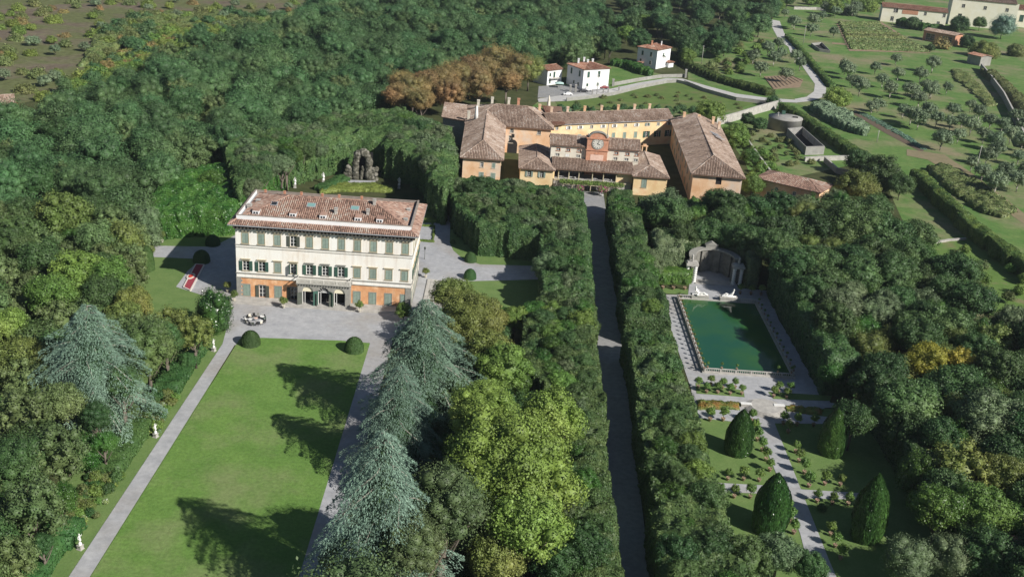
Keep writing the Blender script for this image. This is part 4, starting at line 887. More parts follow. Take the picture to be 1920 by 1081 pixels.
# pergola with vine over the terrace front, bougainvilleas
pg = thing('pergola', 'vine covered pergola along the front of the terrace with slim pale posts', 'pergola', (28, 326.5, 0))
for k in range(7): MB().box(20+k*2.9,20.25+k*2.9,324.6,324.85,0,2.6).build('post', TAN, pg)
b = MB().box(19.6,38.6,324.5,324.95,2.6,2.78).box(19.6,38.6,327.6,328.0,2.6,2.78); o = b.build('beam', TAN, pg); o['kind'] = 'stuff'
rng = np.random.default_rng(3); n = 2600; P = np.c_[rng.uniform(19,39.5,n), rng.uniform(324.2,328.4,n), 2.85+rng.random(n)*.5]; fm = FM(); V, F = leaves(P, np.tile([0,0,1.], (n,1)), .42, rng=rng); fm.add(V, F); o = link('vine_leaves', fm.mesh('vine_leaves', [LM['boxyellow']]), pg, world=True); o['kind'] = 'stuff'
for x, y, s, l in ((25.4,323.6,1.7,'magenta flowering bougainvillea left of the dark arch under the pergola'),(32.5,322.8,2.0,'magenta flowering bougainvillea in a white pot right of the dark arch')):
    t = thing('bougainvillea', l, 'shrub', (x,y,0)); c_ = link('blossom', CR['bush'][0], t, [LM['pink']]); c_.scale = (s*.8,s*.8,s*.8); c_.location = (0,0,s*1.05); link('stem', TRUNK[0], t, [BARK]).scale = (1.6,1.6,1.6)
    MB().lathe([(.3,0),(.45,.5),(.5,.55)], 10).build('pot', MARBLE, t, world=False)

# ================================================================== WHITE HOUSES
def house(name, label, C, R, Lf, h, wm, tmat, wins=(), depth=None, zr=1.9, ov=.5, sm=SHUTD, cat='house', z0=0, ridge_hip=True):
    c = Vector((*C,0)); r = Vector((*R,0))-c; wd = r.length; u = r/wd; l = Vector((*Lf,0))-c; v = Vector((-u.y,u.x,0)); v = l-u*(l.dot(u)); dp = depth or v.length; v.normalize()
    t = thing(name, label, cat, (*C, 0)); P = lambda a, d: (C[0]+u.x*a+v.x*d, C[1]+u.y*a+v.y*d)
    fr = [(a-ww/2, a+ww/2, z, z+hh) for f, a, z, ww, hh, s in wins if f == 'f']; lf = [(dp-a-ww/2, dp-a+ww/2, z, z+hh) for f, a, z, ww, hh, s in wins if f == 'l']
    b = MB(); wall(b, P(0,0), P(wd,0), 0, h, fr, .25); wall(b, P(wd,0), P(wd,dp), 0, h); wall(b, P(wd,dp), P(0,dp), 0, h); wall(b, P(0,dp), P(0,0), 0, h, lf, .25); b.build('wall', wm, t)
    for f, a, z, ww, hh, s in wins:
        if f == 'f': x, y = P(a, 0); window(t, x, y, z, ww, hh, ang=math.atan2(u.y,u.x), shut=s, sm=sm, fw=.08, frame=PALEP)
        else: x, y = P(0, a); window(t, x, y, z, ww, hh, ang=math.atan2(-v.y,-v.x), shut=s, sm=sm, fw=.08, frame=PALEP)
    if ridge_hip:
        i = min(wd, dp)/2; E = lambda a, d, z: (*P(a, d), z)
        if wd >= dp: A, B2 = E(i, dp/2, h+zr), E(wd-i+.01, dp/2, h+zr); pl = [[E(-ov,-ov,h),E(wd+ov,-ov,h),B2,A],[E(wd+ov,-ov,h),E(wd+ov,dp+ov,h),B2],[E(wd+ov,dp+ov,h),E(-ov,dp+ov,h),A,B2],[E(-ov,dp+ov,h),E(-ov,-ov,h),A]]
        else: A, B2 = E(wd/2, i, h+zr), E(wd/2, dp-i, h+zr); pl = [[E(-ov,-ov,h),E(wd+ov,-ov,h),A],[E(wd+ov,-ov,h),E(wd+ov,dp+ov,h),B2,A],[E(wd+ov,dp+ov,h),E(-ov,dp+ov,h),B2],[E(-ov,dp+ov,h),E(-ov,-ov,h),A,B2]]
    else: pl = gable(C, u, v, wd, dp, h, h+zr, ov)
    roof(t, pl, tmat, .18, .5, .7, seed=int(C[0])%50); return t, P, h
hC, hR, hL = G(1091.4,169), G(1139.5,166), G(1060.5,157)
t, P, h = house('white_house', 'white two-storey house with a hipped red roof and parked cars before it', hC, hR, hL, 9.3, WHITEW, TILE_R,
   [('f',2.8,5.6,1.3,2.6,'closed'),('f',8.6,5.6,1.3,2.6,'closed'),('f',2.6,1.6,1.1,1.3,'closed'),('f',8.4,1.6,1.1,1.3,'closed'),('l',3.0,5.6,1.3,2.6,'closed'),('l',9.6,5.6,1.3,2.6,'closed'),('l',3.5,1.4,1.0,1.3,'closed'),('l',7.0,1.6,1.0,1.3,'closed')], depth=13)
for a, d in ((3,9),(6,6),(7.5,11),(9.5,7)): chimney(t, *P(a,d), 10.4, 1.5, .8, WHITEW)
t, P, h = house('white_annex', 'lower white annex with a balcony left of the hipped white house', G(1025,160.5), G(1052,157), G(1016,150), 7.0, WHITEW, TILE_R,
   [('f',1.8,4.0,1.0,1.5,'closed'),('f',4.4,3.3,1.2,2.6,'closed'),('f',1.8,.9,1.0,1.3,'closed')], depth=9, zr=1.2, ridge_hip=False)
MB().bar((*P(1.2,-.8),3.1),(*P(7,-.8),3.1),1.6,.18).build('balcony', STONE, t)
t, P, h = house('tall_white_house', 'tall white house with a hipped roof at the bend of the lane', G(1229,130), G(1254,124.5), G(1196,119), 9.6, WHITEW, TILE_R,
   [('l',3.5,5.8,1.1,2.2,'closed'),('l',8.5,5.8,1.1,2.2,'closed'),('l',3.5,1.8,1.0,1.8,'closed'),('l',9.2,1.8,1.0,2,'closed'),('f',6.6,5.8,1.1,1.8,'closed')], depth=11.5)
chimney(t, *P(4,6), 11, 1.6, .8, BRICK); chimney(t, *P(8.5,3), 10.4, 1.9, .5, WHITEW)
MB().bar((*P(-1.2,7),2.4),(*P(-1.2,10),2.4),2.0,.3).build('porch_roof', TILE_R, t)
t, P, h = house('small_shed', 'tiny white shed with a red roof right of the tall white house', G(1253,127), G(1262,126), G(1251,124), 2.6, WHITEW, TILE_R, depth=4, zr=.6)

# orange farmhouse, cistern, basins on the right
A0 = G(1476,360,0); t, P, h = house('orange_farmhouse', 'long orange farmhouse with a pitched tile roof below the walled garden', G(1537,361,6.2), G(1560,347,6.2), G(1463,311,6.2), 6.2, PINKP, TILE_V,
   [('l',19,3.6,1.0,1.2,'none'),('l',14,3.4,1.0,1.2,'none'),('l',8,3.4,1.0,1.2,'none'),('l',16,.1,2.0,2.4,'none')], zr=1.9)
cx, cy = G(1471,243); R_ = (G(1500,240)[0]-G(1443,240)[0])/2
t = thing('cistern', 'round weathered concrete water cistern with a flat top', 'cistern', (cx,cy+R_*.2,0)); MB().lathe([(R_,0),(R_*1.0,4.5),(R_*1.03,4.6),(R_*1.03,4.95),(R_*.2,5.2)], 28).build('tank', CONC, t, world=False)
MB().box(-.7,.7,R_*.6,R_*.6+1.2,4.9,6.4).build('hatch_box', SHUTD, t, world=False); MB().box(R_*.4,R_*.7,-1.2,-.2,5.0,5.5).build('hatch', DARKIN, t, world=False)
def basin(label, c4, h, m=CONC, water=True):
    c_ = Vector((sum(p[0] for p in c4)/4, sum(p[1] for p in c4)/4, 0)); t = thing('basin', label, 'basin', c_); n = 4
    inn = [tuple((Vector((*p,0))+(c_-Vector((*p,0))).normalized()*.9)[:2]) for p in c4]; b = MB()
    for i in range(4):
        j = (i+1)%4; a, d, e_, f_ = c4[i], c4[j], inn[j], inn[i]; b.add([(*a,0),(*d,0),(*d,h),(*a,h),(*f_,0),(*e_,0),(*e_,h),(*f_,h)], [(0,1,2,3),(3,2,6,7),(4,7,6,5)])
    bm_ = b.build('basin_wall', m, t); b = MB(); b.add([(*p,.25) for p in inn], [(0,1,2,3)]); b.build('basin_floor', DARKIN if water else SOIL, t)
basin('rectangular concrete basin with a whitewashed end below the ivy hedge', PX((1509,291),(1544,290),(1502,252),(1474,255)), 3.2)
basin('small open concrete basin beside the country road', PX((1536,97),(1556,100),(1540,84),(1520,86)), 1.6)
# far farm buildings
def fb(name, label, px, h, dep, wm, tm, wins=(), zr=2.2, **k): return house(name, label, G(*px[0]), G(*px[1]), G(px[0][0]-2, px[0][1]-6), h, wm, tm, wins, depth=dep, zr=zr, ridge_hip=False, **k)
w_ = [('f',8,1.2,2.4,3.0,'none'),('f',9.5,7.2,3.0,3.6,'none')]+[('f',30+k*13,7.2,1.8,2.2,'none') for k in range(5)]+[('f',28+k*12,1.2,2,2.6,'none') for k in range(3)]
t, P, h = fb('farm_building', 'long cream farm building with a red-patched roof at the top of the maize field', ((1650,40),(1771,52)), 10.5, 14, YELLOWW, TILE_R, w_)
MB().bar((*P(14,-.06),8.6),(*P(25,-.06),8.6),.12,3.6).build('brick_panel', BRICK, t)
w_ = [('f',8+k*15,13.0,2.2,2.4,'none') for k in range(6)]+[('f',7,3.5,2.6,5.0,'none'),('f',44,3,3.0,6,'closed'),('f',58,3.5,2.6,5,'none')]
t, P, h = fb('large_farmhouse', 'large pale yellow farmhouse cut off by the picture edge behind the cedar', ((1777,46),(1895,58)), 19, 20, YELLOWW, TILE_S, w_, sm=SHUT)
fb('red_roof_house', 'house with a brown roof at the top right corner beyond the large farmhouse', ((1898,50),(1960,56)), 13, 20, YELLOWW, TILE_R, [('f',5,4,3,5,'closed')])
t, P, h = fb('farm_shed', 'open-sided low farm shed with a brown roof and reddish walls', ((1729,75),(1788,86)), 6.5, 10, BRICK, TILE_S, [('f',5,.8,6,4,'none'),('f',17,.8,6,4,'none')], zr=1.2)
t, P, h = fb('tool_shed', 'small stone shed with a bright red roof against the garden wall', ((1812,118),(1836,124)), 5.5, 9, CONC, TILE_R, [], zr=.8)
fb('cream_house', 'small cream house half hidden by trees at the top edge', ((1605,14),(1625,16)), 8, 8, YELLOWW, TILE_R, [('f',5,2,2,3,'none')])
fb('corner_house', 'weathered house with a red chimneyed roof peeping in at the bottom right corner', ((1895,1112),(2010,1122)), 5.0, 9, GSTONE, TILE_V, [], zr=1.6)
t, P, h = fb('shed', 'small pale-roofed shed at the left edge among the trees', ((-50,208),(28,204)), 2.6, 4, PALEP, TILE_S, [])

# ================================================================== POOL GARDEN
def hz(x, y, px, py):
    """height above (x, y) whose image is nearest the given pixel"""
    best = (1e9, 0)
    for k in range(0, 800):
        z = k*.05; d = Vector((x, y, z-H)); q = d.dot(FW); e_ = math.hypot(960+FL*d.dot(RT)/q-px, 540.5-FL*d.dot(UP)/q-py)
        if e_ < best[0]: best = (e_, z)
    return best[1]
PXA, PXB, PYA, PYB = 46.0, 64.6, 203.0, 242.2
wm = bpy.data.materials.new('green_pool_water'); wm.use_nodes = True; t = wm.node_tree; b = t.nodes['Principled BSDF']; b.inputs['Roughness'].default_value = .06; b.inputs['IOR'].default_value = 1.33
g = t.nodes.new('ShaderNodeNewGeometry'); nz = t.nodes.new('ShaderNodeTexNoise'); nz.inputs['Scale'].default_value = .07; nz.inputs['Detail'].default_value = 4; t.links.new(g.outputs['Position'], nz.inputs['Vector'])
rp = t.nodes.new('ShaderNodeValToRGB'); t.links.new(nz.outputs['Fac'], rp.inputs[0]); rp.color_ramp.elements[0].position = .38; rp.color_ramp.elements[1].position = .62; rp.color_ramp.elements[0].color = (.014,.080,.046,1); rp.color_ramp.elements[1].color = (.036,.110,.026,1); t.links.new(rp.outputs[0], b.inputs['Base Color'])
n2 = t.nodes.new('ShaderNodeTexNoise'); n2.inputs['Scale'].default_value = 2.2; n2.inputs['Detail'].default_value = 3; t.links.new(g.outputs['Position'], n2.inputs['Vector']); bp = t.nodes.new('ShaderNodeBump'); bp.inputs['Strength'].default_value = .10; bp.inputs['Distance'].default_value = .05; t.links.new(n2.outputs['Fac'], bp.inputs['Height']); t.links.new(bp.outputs[0], b.inputs['Normal'])
sheet('pool_water', [(PXA,PYA),(PXB,PYA),(PXB,PYB),(PXA,PYB)], .16, wm)
b = MB().box(PXA-.6,PXA,PYA-.6,PYB+.6,.02,.42).box(PXB,PXB+.6,PYA-.6,PYB+.6,.02,.42).box(PXA,PXB,PYA-.6,PYA,.02,.42).box(PXA,PXB,PYB,PYB+.6,.02,.42)
tag(b.build('pool_kerb', STONE), kind='structure')
balu = MB().lathe([(.09,0),(.06,.08),(.13,.24),(.07,.42),(.10,.56)], 6).mesh('baluster', [STONE]); pier = MB().box(-.2,.2,-.2,.2,0,.75).mesh('pier', [STONE])
def balustrade(a, b_, label, step=.46, z0=.42):
    a = Vector((*a, z0)); b_ = Vector((*b_, z0)); L = (b_-a).length; u = (b_-a)/L; t = thing('balustrade', label, 'balustrade', a)
    MB().bar((0,0,.06), tuple(b_-a+Vector((0,0,.06))), .32, .12).build('base_rail', STONE, t, world=False); MB().bar((0,0,.74), tuple(b_-a+Vector((0,0,.74))), .34, .13).build('top_rail', STONE, t, world=False)
    n = int(L/step)
    for k in range(n+1):
        o = link('pier' if k % 7 == 0 else 'baluster', pier if k % 7 == 0 else balu, t); o.location = u*(L*k/n)+Vector((0,0,.10 if k % 7 else 0))
balustrade((PXA-.35,PYB+.2),(PXA-.35,PYA-.35), 'stone balustrade with potted plants along the sunlit left side of the pool')
balustrade((PXB+.35,PYB+.2),(PXB+.35,PYA-.35), 'stone balustrade along the shaded right side of the pool')
balustrade((PXA,PYA-.35),(PXB,PYA-.35), 'stone balustrade across the near end of the pool facing the steps')
balustrade((PXA,PYB+.35),(51.0,PYB+.35), 'short balustrade at the far end, left of the reclining statues')
balustrade((60.6,PYB+.35),(PXB,PYB+.35), 'short shaded balustrade at the far end, right of the reclining statues')
def remeshed(mb, name, vox, m, smooth=1):
    o = bpy.data.objects.new('figure_source', mb.mesh('figure_source', [m])); COL.objects.link(o); md = o.modifiers.new('r', 'REMESH'); md.mode = 'VOXEL'; md.voxel_size = vox; md.use_smooth_shade = True
    s = o.modifiers.new('s', 'SMOOTH'); s.iterations = 2*smooth; dg = bpy.context.evaluated_depsgraph_get(); me = bpy.data.meshes.new_from_object(o.evaluated_get(dg)); me.name = name
    bpy.data.objects.remove(o); me.materials.clear(); me.materials.append(m); return me
b = MB()   # standing draped figure, 1.9 m
b.tube([(0,0,0),(.02,0,.35),(.03,0,.75),(.0,0,1.0)], [.27,.24,.22,.19], 10); b.tube([(0,0,.95),(-.02,0,1.25),(-.02,0,1.48),(0,0,1.56)], [.19,.20,.24,.10], 10, sq=.65); b.tube([(0,0,1.5),(0,0,1.64)], [.07,.065], 8); b.ball((0,.01,1.75), .105, .12, .14, 10, 7)
b.tube([(-.24,0,1.46),(-.34,-.03,1.18),(-.20,-.20,1.02)], [.075,.06,.045], 8); b.tube([(.22,0,1.46),(.34,-.02,1.30),(.28,-.14,1.62)], [.075,.06,.04], 8); b.ball((.28,-.15,1.68), .055, n=8); b.ball((-.18,-.22,1.0), .055, n=8); b.tube([(.18,.12,1.3),(.24,.16,.7),(.2,.12,.1)], [.08,.12,.14], 8)
FIG = remeshed(b, 'figure', .035, MARBLE)
b = MB()   # reclining river god
b.tube([(0,0,.35),(-.35,0,.45),(-.75,0,.85),(-.95,0,1.25)], [.34,.33,.38,.22], 10, sq=.8); b.ball((-1.0,-.05,1.58), .2, .2, .25, 10, 7); b.tube([(-.95,0,1.25),(-.99,-.02,1.42)], [.14,.12], 8)
b.tube([(0,-.15,.36),(.65,-.28,.62),(1.25,-.25,.2)], [.25,.18,.12], 9); b.tube([(0,.15,.34),(.75,.2,.32),(1.45,.15,.16)], [.25,.19,.11], 9); b.tube([(1.25,-.25,.16),(1.45,-.35,.12)], [.1,.07], 7); b.tube([(1.45,.15,.14),(1.65,.05,.12)], [.1,.07], 7)
b.tube([(-.9,-.32,1.2),(-1.05,-.5,.75),(-.75,-.65,.45)], [.13,.10,.07], 8); b.tube([(-.9,.3,1.2),(-.5,.55,.95),(-.1,.45,.75)], [.13,.10,.07], 8); b.ball((-.72,-.68,.42), .1, n=8); b.ball((-.05,.43,.74), .1, n=8)
b.tube([(-.75,-.75,.3),(-.35,-.75,.3)], [.28,.2], 10); b.tube([(-.9,.2,.2),(.3,.3,.2),(1.2,.3,.1)], [.3,.24,.1], 9); b.tube([(-1.6,0,.12),(1.6,0,.12)], [.45,.35], 8, sq=.35)
GOD = remeshed(b, 'reclining_figure', .06, MARBLE)
def statue(x, y, label, ph=.9, s=1.0, rot=0, m=MARBLE, name='statue', group=None):
    t = thing(name, label, 'statue', (x, y, 0), rot, group); f = link('figure', FIG, t); f.location = (0,0,ph); f.scale = (s,s,s)
    if m is not MARBLE: f.material_slots[0].link = 'OBJECT'; f.material_slots[0].material = m
    MB().box(-.42,.42,-.42,.42,0,.15).box(-.32,.32,-.32,.32,.15,ph-.1).box(-.38,.38,-.38,.38,ph-.1,ph).build('pedestal', STONE, t, world=False); return t
for (px, py), s, l in (((1314,569),1,'white marble river god reclining, left of the gap at the head of the pool'),((1368,572),-1,'white marble river god reclining, right of the gap at the head of the pool')):
    x, y = G(px, py); t = thing('reclining_statue', l, 'statue', (x, PYB+.9, 0)); f = link('figure', GOD, t); f.location = (0,0,1.25); f.scale = (s*1.25,1.25,1.25) if s == 1 else (1.1,1.1,1.15)
    if s == -1: f.rotation_euler = (0,0,math.pi)
    MB().box(-2.1,2.1,-.85,.85,0,1.1).box(-2.2,2.2,-.95,.95,1.1,1.27).build('pedestal', STONE, t, world=False)
statue(*G(1226,628), 'stone statue in the bushes between avenue hedge and pool walk', 1.2, 1.25, m=GSTONE)
for (px, py), l in (((401,658),'white marble statue on the verge, the one nearest the villa terrace'),((292,819),'white marble statue midway along the lawn path'),((151,1029),'white marble statue at the near end of the lawn path')): statue(*G(px,py), l, .8, 1.05, rot=1.2)
for (px, py), l, s in (((606,344),'white statue before the clipped hedge left of the rock grotto',1.35),((553,352),'white statue just above the back left of the villa roof',1.2),((748,353),'shaded white statue right of the rock grotto',1.3)): statue(*G(px,py), l, 1.1, s)
# nymphaeum at the head of the pool
TUFW = mat('dark_weathered_stone', (.13,.125,.11), (.26,.25,.22), .8, detail=9, bump=.6)
ny = thing('nymphaeum', 'curved stone water theatre with niches and banded columns at the head of the pool', 'nymphaeum', (56,258,0))
NC, NR_ = (56.4,256.5), 5.2; b = MB(); n = 20
for k in range(n):
    t0, t1 = math.pi*k/n, math.pi*(k+1)/n; dent = .45 if k % 4 in (1, 2) else 0
    p = lambda t, r: (NC[0]+r*math.cos(t), NC[1]+r*math.sin(t)*1.15)
    i0, i1, o0, o1 = p(t0,NR_+dent), p(t1,NR_+dent), p(t0,NR_+1.3), p(t1,NR_+1.3); b.prism([i0,i1,o1,o0], 0, 6.2)
b.build('curved_wall', TUFW, ny)
b = MB()
for k in range(n): t0, t1 = math.pi*k/n, math.pi*(k+1)/n; b.prism([p(t0,NR_-.3),p(t1,NR_-.3),p(t1,NR_+1.5),p(t0,NR_+1.5)], 6.2, 6.6)
b.build('cornice', GSTONE, ny)
b = MB().box(NC[0]-1.5,NC[0]+1.5,NC[1]+6.2,NC[1]+7.4,6.6,7.4); pr = [(NC[0]-1.7,7.4),(NC[0]+1.7,7.4),(NC[0],8.3)]; b.add([(x,NC[1]+6.1,z) for x,z in pr]+[(x,NC[1]+7.5,z) for x,z in pr], [(0,1,2),(5,4,3),(0,3,4,1),(1,4,5,2),(2,5,3,0)]); b.build('gable', GSTONE, ny)
bc = MB(); 
prof = [(.42,0),(.42,.3)]
for k in range(6): z = .35+k*.62; prof += [(.27,z),(.27,z+.26),(.38,z+.30),(.38,z+.56)]
prof += [(.3,4.1),(.45,4.3),(.45,4.5)]; bandc = bc.lathe([(r*1.35, z) for r, z in prof], 10, smooth=False).mesh('banded_column', [MARBLE])
for x, y in ((NC[0]-6.9,255.0),(NC[0]-5.0,254.6),(NC[0]+5.0,254.6),(NC[0]+6.9,255.0)): o = link('banded_column', bandc, ny); o.location = Vector((x,y,0))-ny.location
for x0, x1 in ((NC[0]-7.5,NC[0]-4.4),(NC[0]+4.4,NC[0]+7.5)):
    MB().box(x0,x1,254.0,256.6,4.5,5.1).box(x0+.3,x1-.3,254.4,256.3,5.1,5.4).build('entablature', STONE, ny); MB().lathe([(.3,0),(.15,.3),(.4,.8),(.2,1.2),(.28,1.5),(.04,2.0)], 9, ((x0+x1)/2,255.2,5.4)).build('urn', STONE, ny); MB().box(x0+.2,x1-.2,256.6,257.0,0,4.5).build('pier_wall', GSTONE, ny)
tag(MB().box(NC[0]-4.8,NC[0]+4.8,253.2,256.4,.06,.22).build('nymphaeum_step', STONE), kind='structure')
# steps down from the pool terrace to the parterre
sx, sy = G(1436,765)
for k in range(5): tag(MB().lathe([(3.0-k*.0+.5*(4-k)*.5,0),(3.0+.5*(4-k)*.5,.13)], 24, (0,0,0)).build('garden_step', STONE, world=False), kind='structure').location = (sx-.2, sy-.4-.0*k, .10+.12*k)
for px, l in ((1398,'stone plinth flanking the left of the garden steps'),(1460,'stone plinth flanking the right of the garden steps')):
    x, y = G(px, 762+(px-1398)*.05); t = thing('step_plinth', l, 'plinth', (x,y,0)); MB().box(-1.0,1.0,-.35,.35,0,.7).build('block', STONE, t, world=False); MB().box(-1.1,1.1,-.45,.45,.7,.82).build('coping', MARBLE, t, world=False)

# potted lemon trees
pot = MB().lathe([(.24,0),(.30,.15),(.40,.60),(.45,.62),(.45,.72),(.40,.72),(.37,.62)], 12).mesh('pot', [TERRA]); stem = MB().tube([(0,0,.6),(.02,0,.95),(0,.02,1.35)], [.06,.05,.05], 6).mesh('trunk', [BARK])
def potted(x, y, label, s=1.0, m='lemon', potm=None, name='potted_lemon_tree', group='potted lemon trees of the pool garden', cr=.84):
    t = thing(name, label, 'potted tree', (x, y, .1), RN.uniform(0, 6), group); p = link('pot', pot, t, [potm or TERRA]); k = link('trunk', stem, t); c = link('crown', RN.choice(CR['bush']), t, [LM[m]])
    q = RN.uniform(.88, 1.12)*s; p.scale = (s*.85,s*.85,s*.85); k.scale = (q,q,q); c.scale = (cr*q, cr*q, cr*q*1.2); c.location = (0, 0, 1.72*q); return t
Z4 = lambda a, b_: (1200+a/3.181, 440+b_/3.181); Z5 = lambda a, b_: (1280+a/2.995, 720+b_/2.995)
ORD = ['first','second','third','fourth','fifth','sixth','seventh','eighth','ninth','tenth','eleventh','twelfth','thirteenth','fourteenth','fifteenth','sixteenth','seventeenth','eighteenth']
rows = [
 ([Z4(*p) for p in ((345,915),(420,900),(490,920),(565,918))], 'lemon pot in the far row on the strip below the pool', 1.0),
 ([Z4(*p) for p in ((395,945),(462,948),(535,955),(605,955))], 'lemon pot in the near row on the strip below the pool', 1.0),
 ([Z4(*p) for p in ((795,970),(823,942),(872,975),(895,945))], 'lemon pot from the left on the grass strip right of the steps', 1.0),
 ([Z5(*p) for p in ((152,208),(225,208))], 'lemon pot from the left before the rusty flower strip', 1.15),
 ([Z5(*p) for p in ((385,215),(402,270),(417,320),(444,378),(465,432),(487,490))], 'lemon pot down from the steps along the left side of the middle path', 1.1),
 ([Z5(*p) for p in ((252,540),(340,542),(427,548))], 'lemon pot along the far edge of the left cross path', 1.0),
 ([Z5(*p) for p in ((205,632),(287,640),(377,642))], 'lemon pot along the near edge of the left cross path', 1.0),
 ([Z5(*p) for p in ((583,715),(597,778),(621,842))], 'lemon pot down from the crossing on the left of the middle path', 1.1),
 ([Z5(*p) for p in ((563,228),(640,235),(733,238))], 'lemon pot from the left in the row by the right foot of the steps', 1.1),
 ([Z5(*p) for p in ((590,275),(632,388),(651,440),(680,505),(706,580))], 'lemon pot down from the steps along the right side of the middle path', 1.1),
 ([Z5(*p) for p in ((795,568),(882,572))], 'lemon pot from the middle path along the far edge of the right cross path', 1.0),
 ([Z5(*p) for p in ((752,665),(838,677),(926,680))], 'lemon pot along the near edge of the right cross path', 1.0),
 ([Z5(*p) for p in ((828,852),(853,917),(883,985))], 'lemon pot down from the round bush right of the middle path', 1.0),
 ([Z4(*p) for p in ((135,325),(197,328),(265,330))], 'big citrus pot before the clipped hedge at the pool head', 1.25),
 ([Z4(*p) for p in ((595,355),(660,358),(720,362))], 'citrus pot from the left in the deep shade right of the pool head', 1.1),
]
for pts, l, s in rows:
    for i, (px, py) in enumerate(pts): potted(*G(px, py), ORD[i]+' '+l, s)
for i in range(17): potted(PXA-.35, PYB-1.2-i*2.42, ORD[i]+' small pot from the pool head on the left balustrade', .62, group='small pots on the left pool balustrade', cr=.5, m='olivebrown' if i % 3 else 'lemon').location.z = 1.22
for i in range(12): potted(PXB+.35, PYB-2.2-i*3.3, ORD[i]+' small pot from the pool head on the shaded right balustrade', .62, group='small pots on the right pool balustrade', cr=.5).location.z = 1.22
for i, x in enumerate((PXA+.4, 49.4, 52.6, 61.3, 64.2)): potted(x, PYA-.35, ORD[i]+' small pot from the left on the near pool balustrade', .68, group='small pots on the near pool balustrade', cr=.5).location.z = 1.22
t = thing('round_bush', 'round dark clipped bush on the grass right of the lower middle path', 'shrub', (*G(*Z5(779,712)),0)); c = link('crown', CR['round'][0], t, [LM['box']]); c.scale = (.85,.85,.85); c.location = (0,0,.8); link('trunk', TRUNK[0], t).scale = (.8,.8,.8)
t = thing('round_bush', 'small round dark bush left of the third conical magnolia', 'shrub', (*G(*Z5(222,690)),0)); c = link('crown', CR['round'][1], t, [LM['box']]); c.scale = (.85,.85,.85); c.location = (0,0,.8); link('trunk', TRUNK[0], t).scale = (.8,.8,.8)
# villa pots on white pedestals
for (px, py), l in (((439,566),'clipped ball tree in pot at the left end of the villa terrace'),((427,548),'clipped ball tree in pot behind the left corner of the villa'),((532,578),'clipped ball tree in pot at the left of the portico steps'),((674,586),'clipped ball tree in pot right of the portico before the orange wall'),((798,521),'clipped ball tree in pot beside the side steps'),((1012,500),'clipped ball tree in pot at the end of the right gravel drive'),((304,455),'clipped ball tree in pot by the far left gravel path'),((284,484),'white pot tree at the near edge of the far left path')):
    t = potted(*G(px, py), l, 1.1, 'olivebrown', PALEP, 'potted_ball_tree', 'potted ball trees round the villa', cr=.95)

# topiary
dome = cone_mesh('crown', 5, 7000, .085, lambda t: max(.02, math.sqrt(max(0, 1-t**2.6)))*.98, lump=.01); egg = lambda t: (1.0 if t > .28 else .82+.18*math.sin(t/.28*math.pi/2))*max(.03, (1-max(0, (t-.22)/.78)**2.7))
conem = [cone_mesh('crown', 7+i, 11000, .062, egg, lump=.07) for i in range(2)]
def topi(me, m, x, y, R, h, name, label, cat='shrub', group=None, stemh=.0):
    t = thing(name, label, cat, (x,y,0), RN.uniform(0,6), group); c = link('crown', me, t, [LM[m]]); c.scale = (R,R,h); c.location = (0,0,.05+stemh); k = link('trunk', TRUNK[1], t); k.scale = (h*.5,)*3; return t
gd = 'clipped yew domes round the villa'
for (px, py), R, h, l in (((470,646),2.05,3.1,'large clipped yew dome at the left top corner of the lawn'),((664,658),2.05,3.1,'dark clipped yew dome in the cedar shadow at the lawn corner'),((399,459),1.9,2.6,'clipped yew dome in the villa shadow by the far left path'),((378,491),2.1,3.0,'clipped yew dome above the red flower bed'),((882,490),1.6,2.5,'clipped yew dome on the grass right of the villa'),((881,522),1.6,2.5,'clipped yew dome behind the brown-leaved tree right of the villa'),((849,456),.7,1.2,'small clipped ball at the grass corner right of the villa')):
    topi(dome, 'box', *G(px, py), R, h, 'yew_dome', l, group=gd)
for (px, py), ap, R, l in (((1382,848),(1390,766),2.5,'conical magnolia at the left of the middle path, below the steps'),((1555,850),(1561,762),2.35,'conical magnolia at the right of the middle path, below the steps'),((1440,992),(1449,884),2.95,'conical magnolia in the near left parterre bed, overlapping the path'),((1622,1008),(1640,886),2.75,'conical magnolia in the near right parterre bed in deep shade')):
    x, y = G(px, py); topi(conem[RN.randint(0,1)], 'magnolia', x, y, R, hz(x, y, *ap), 'conical_magnolia', l, 'tree', 'conical magnolias of the parterre')

# garden beds and small hedges
hedge('flower_strip', 'low strip of rusty orange and green bedding left of the garden steps', PX((1308,752),(1385,757),(1387,768),(1308,768)), .9, 'rustbed', amp=.2, cell=.5, dens=26, leaf=.26, seed=2, cat='flower bed', kind='stuff', side=.1)
hedge('flower_strip', 'low strip of rusty orange and green bedding right of the garden steps', PX((1472,762),(1540,767),(1540,778),(1475,772)), .8, 'rustbed', amp=.2, cell=.5, dens=26, leaf=.26, seed=3, cat='flower bed', kind='stuff', side=.1)
hedge('clipped_hedge', 'low clipped hedge behind three citrus pots left of the nymphaeum', PX((1230,532),(1292,534),(1296,518),(1226,516)), 3.6, 'laurel', amp=.1, cell=.7, dens=12, leaf=.34, seed=4, side=.08, fine=.1)
def box_frame(label, c4, h=.8, w_=.9, m='boxyellow', seed=1):
    for i in range(1):
        inn = []; c = np.mean(np.array(c4), 0)
        P = np.array(c4, float); inn = [tuple(p+(c-p)/np.linalg.norm(c-p)*w_*1.4) for p in P]
        poly = list(map(tuple, P))+[tuple(P[0])]+[inn[0]]+inn[::-1]
        hedge('box_hedge', label, poly, h, m, amp=.06, cell=.35, dens=24, leaf=.24, seed=seed, side=.05, fine=.05)
box_frame('low yellow-green box hedge framing grass right of the villa', PX((770,452),(813,455),(816,424),(774,421)))
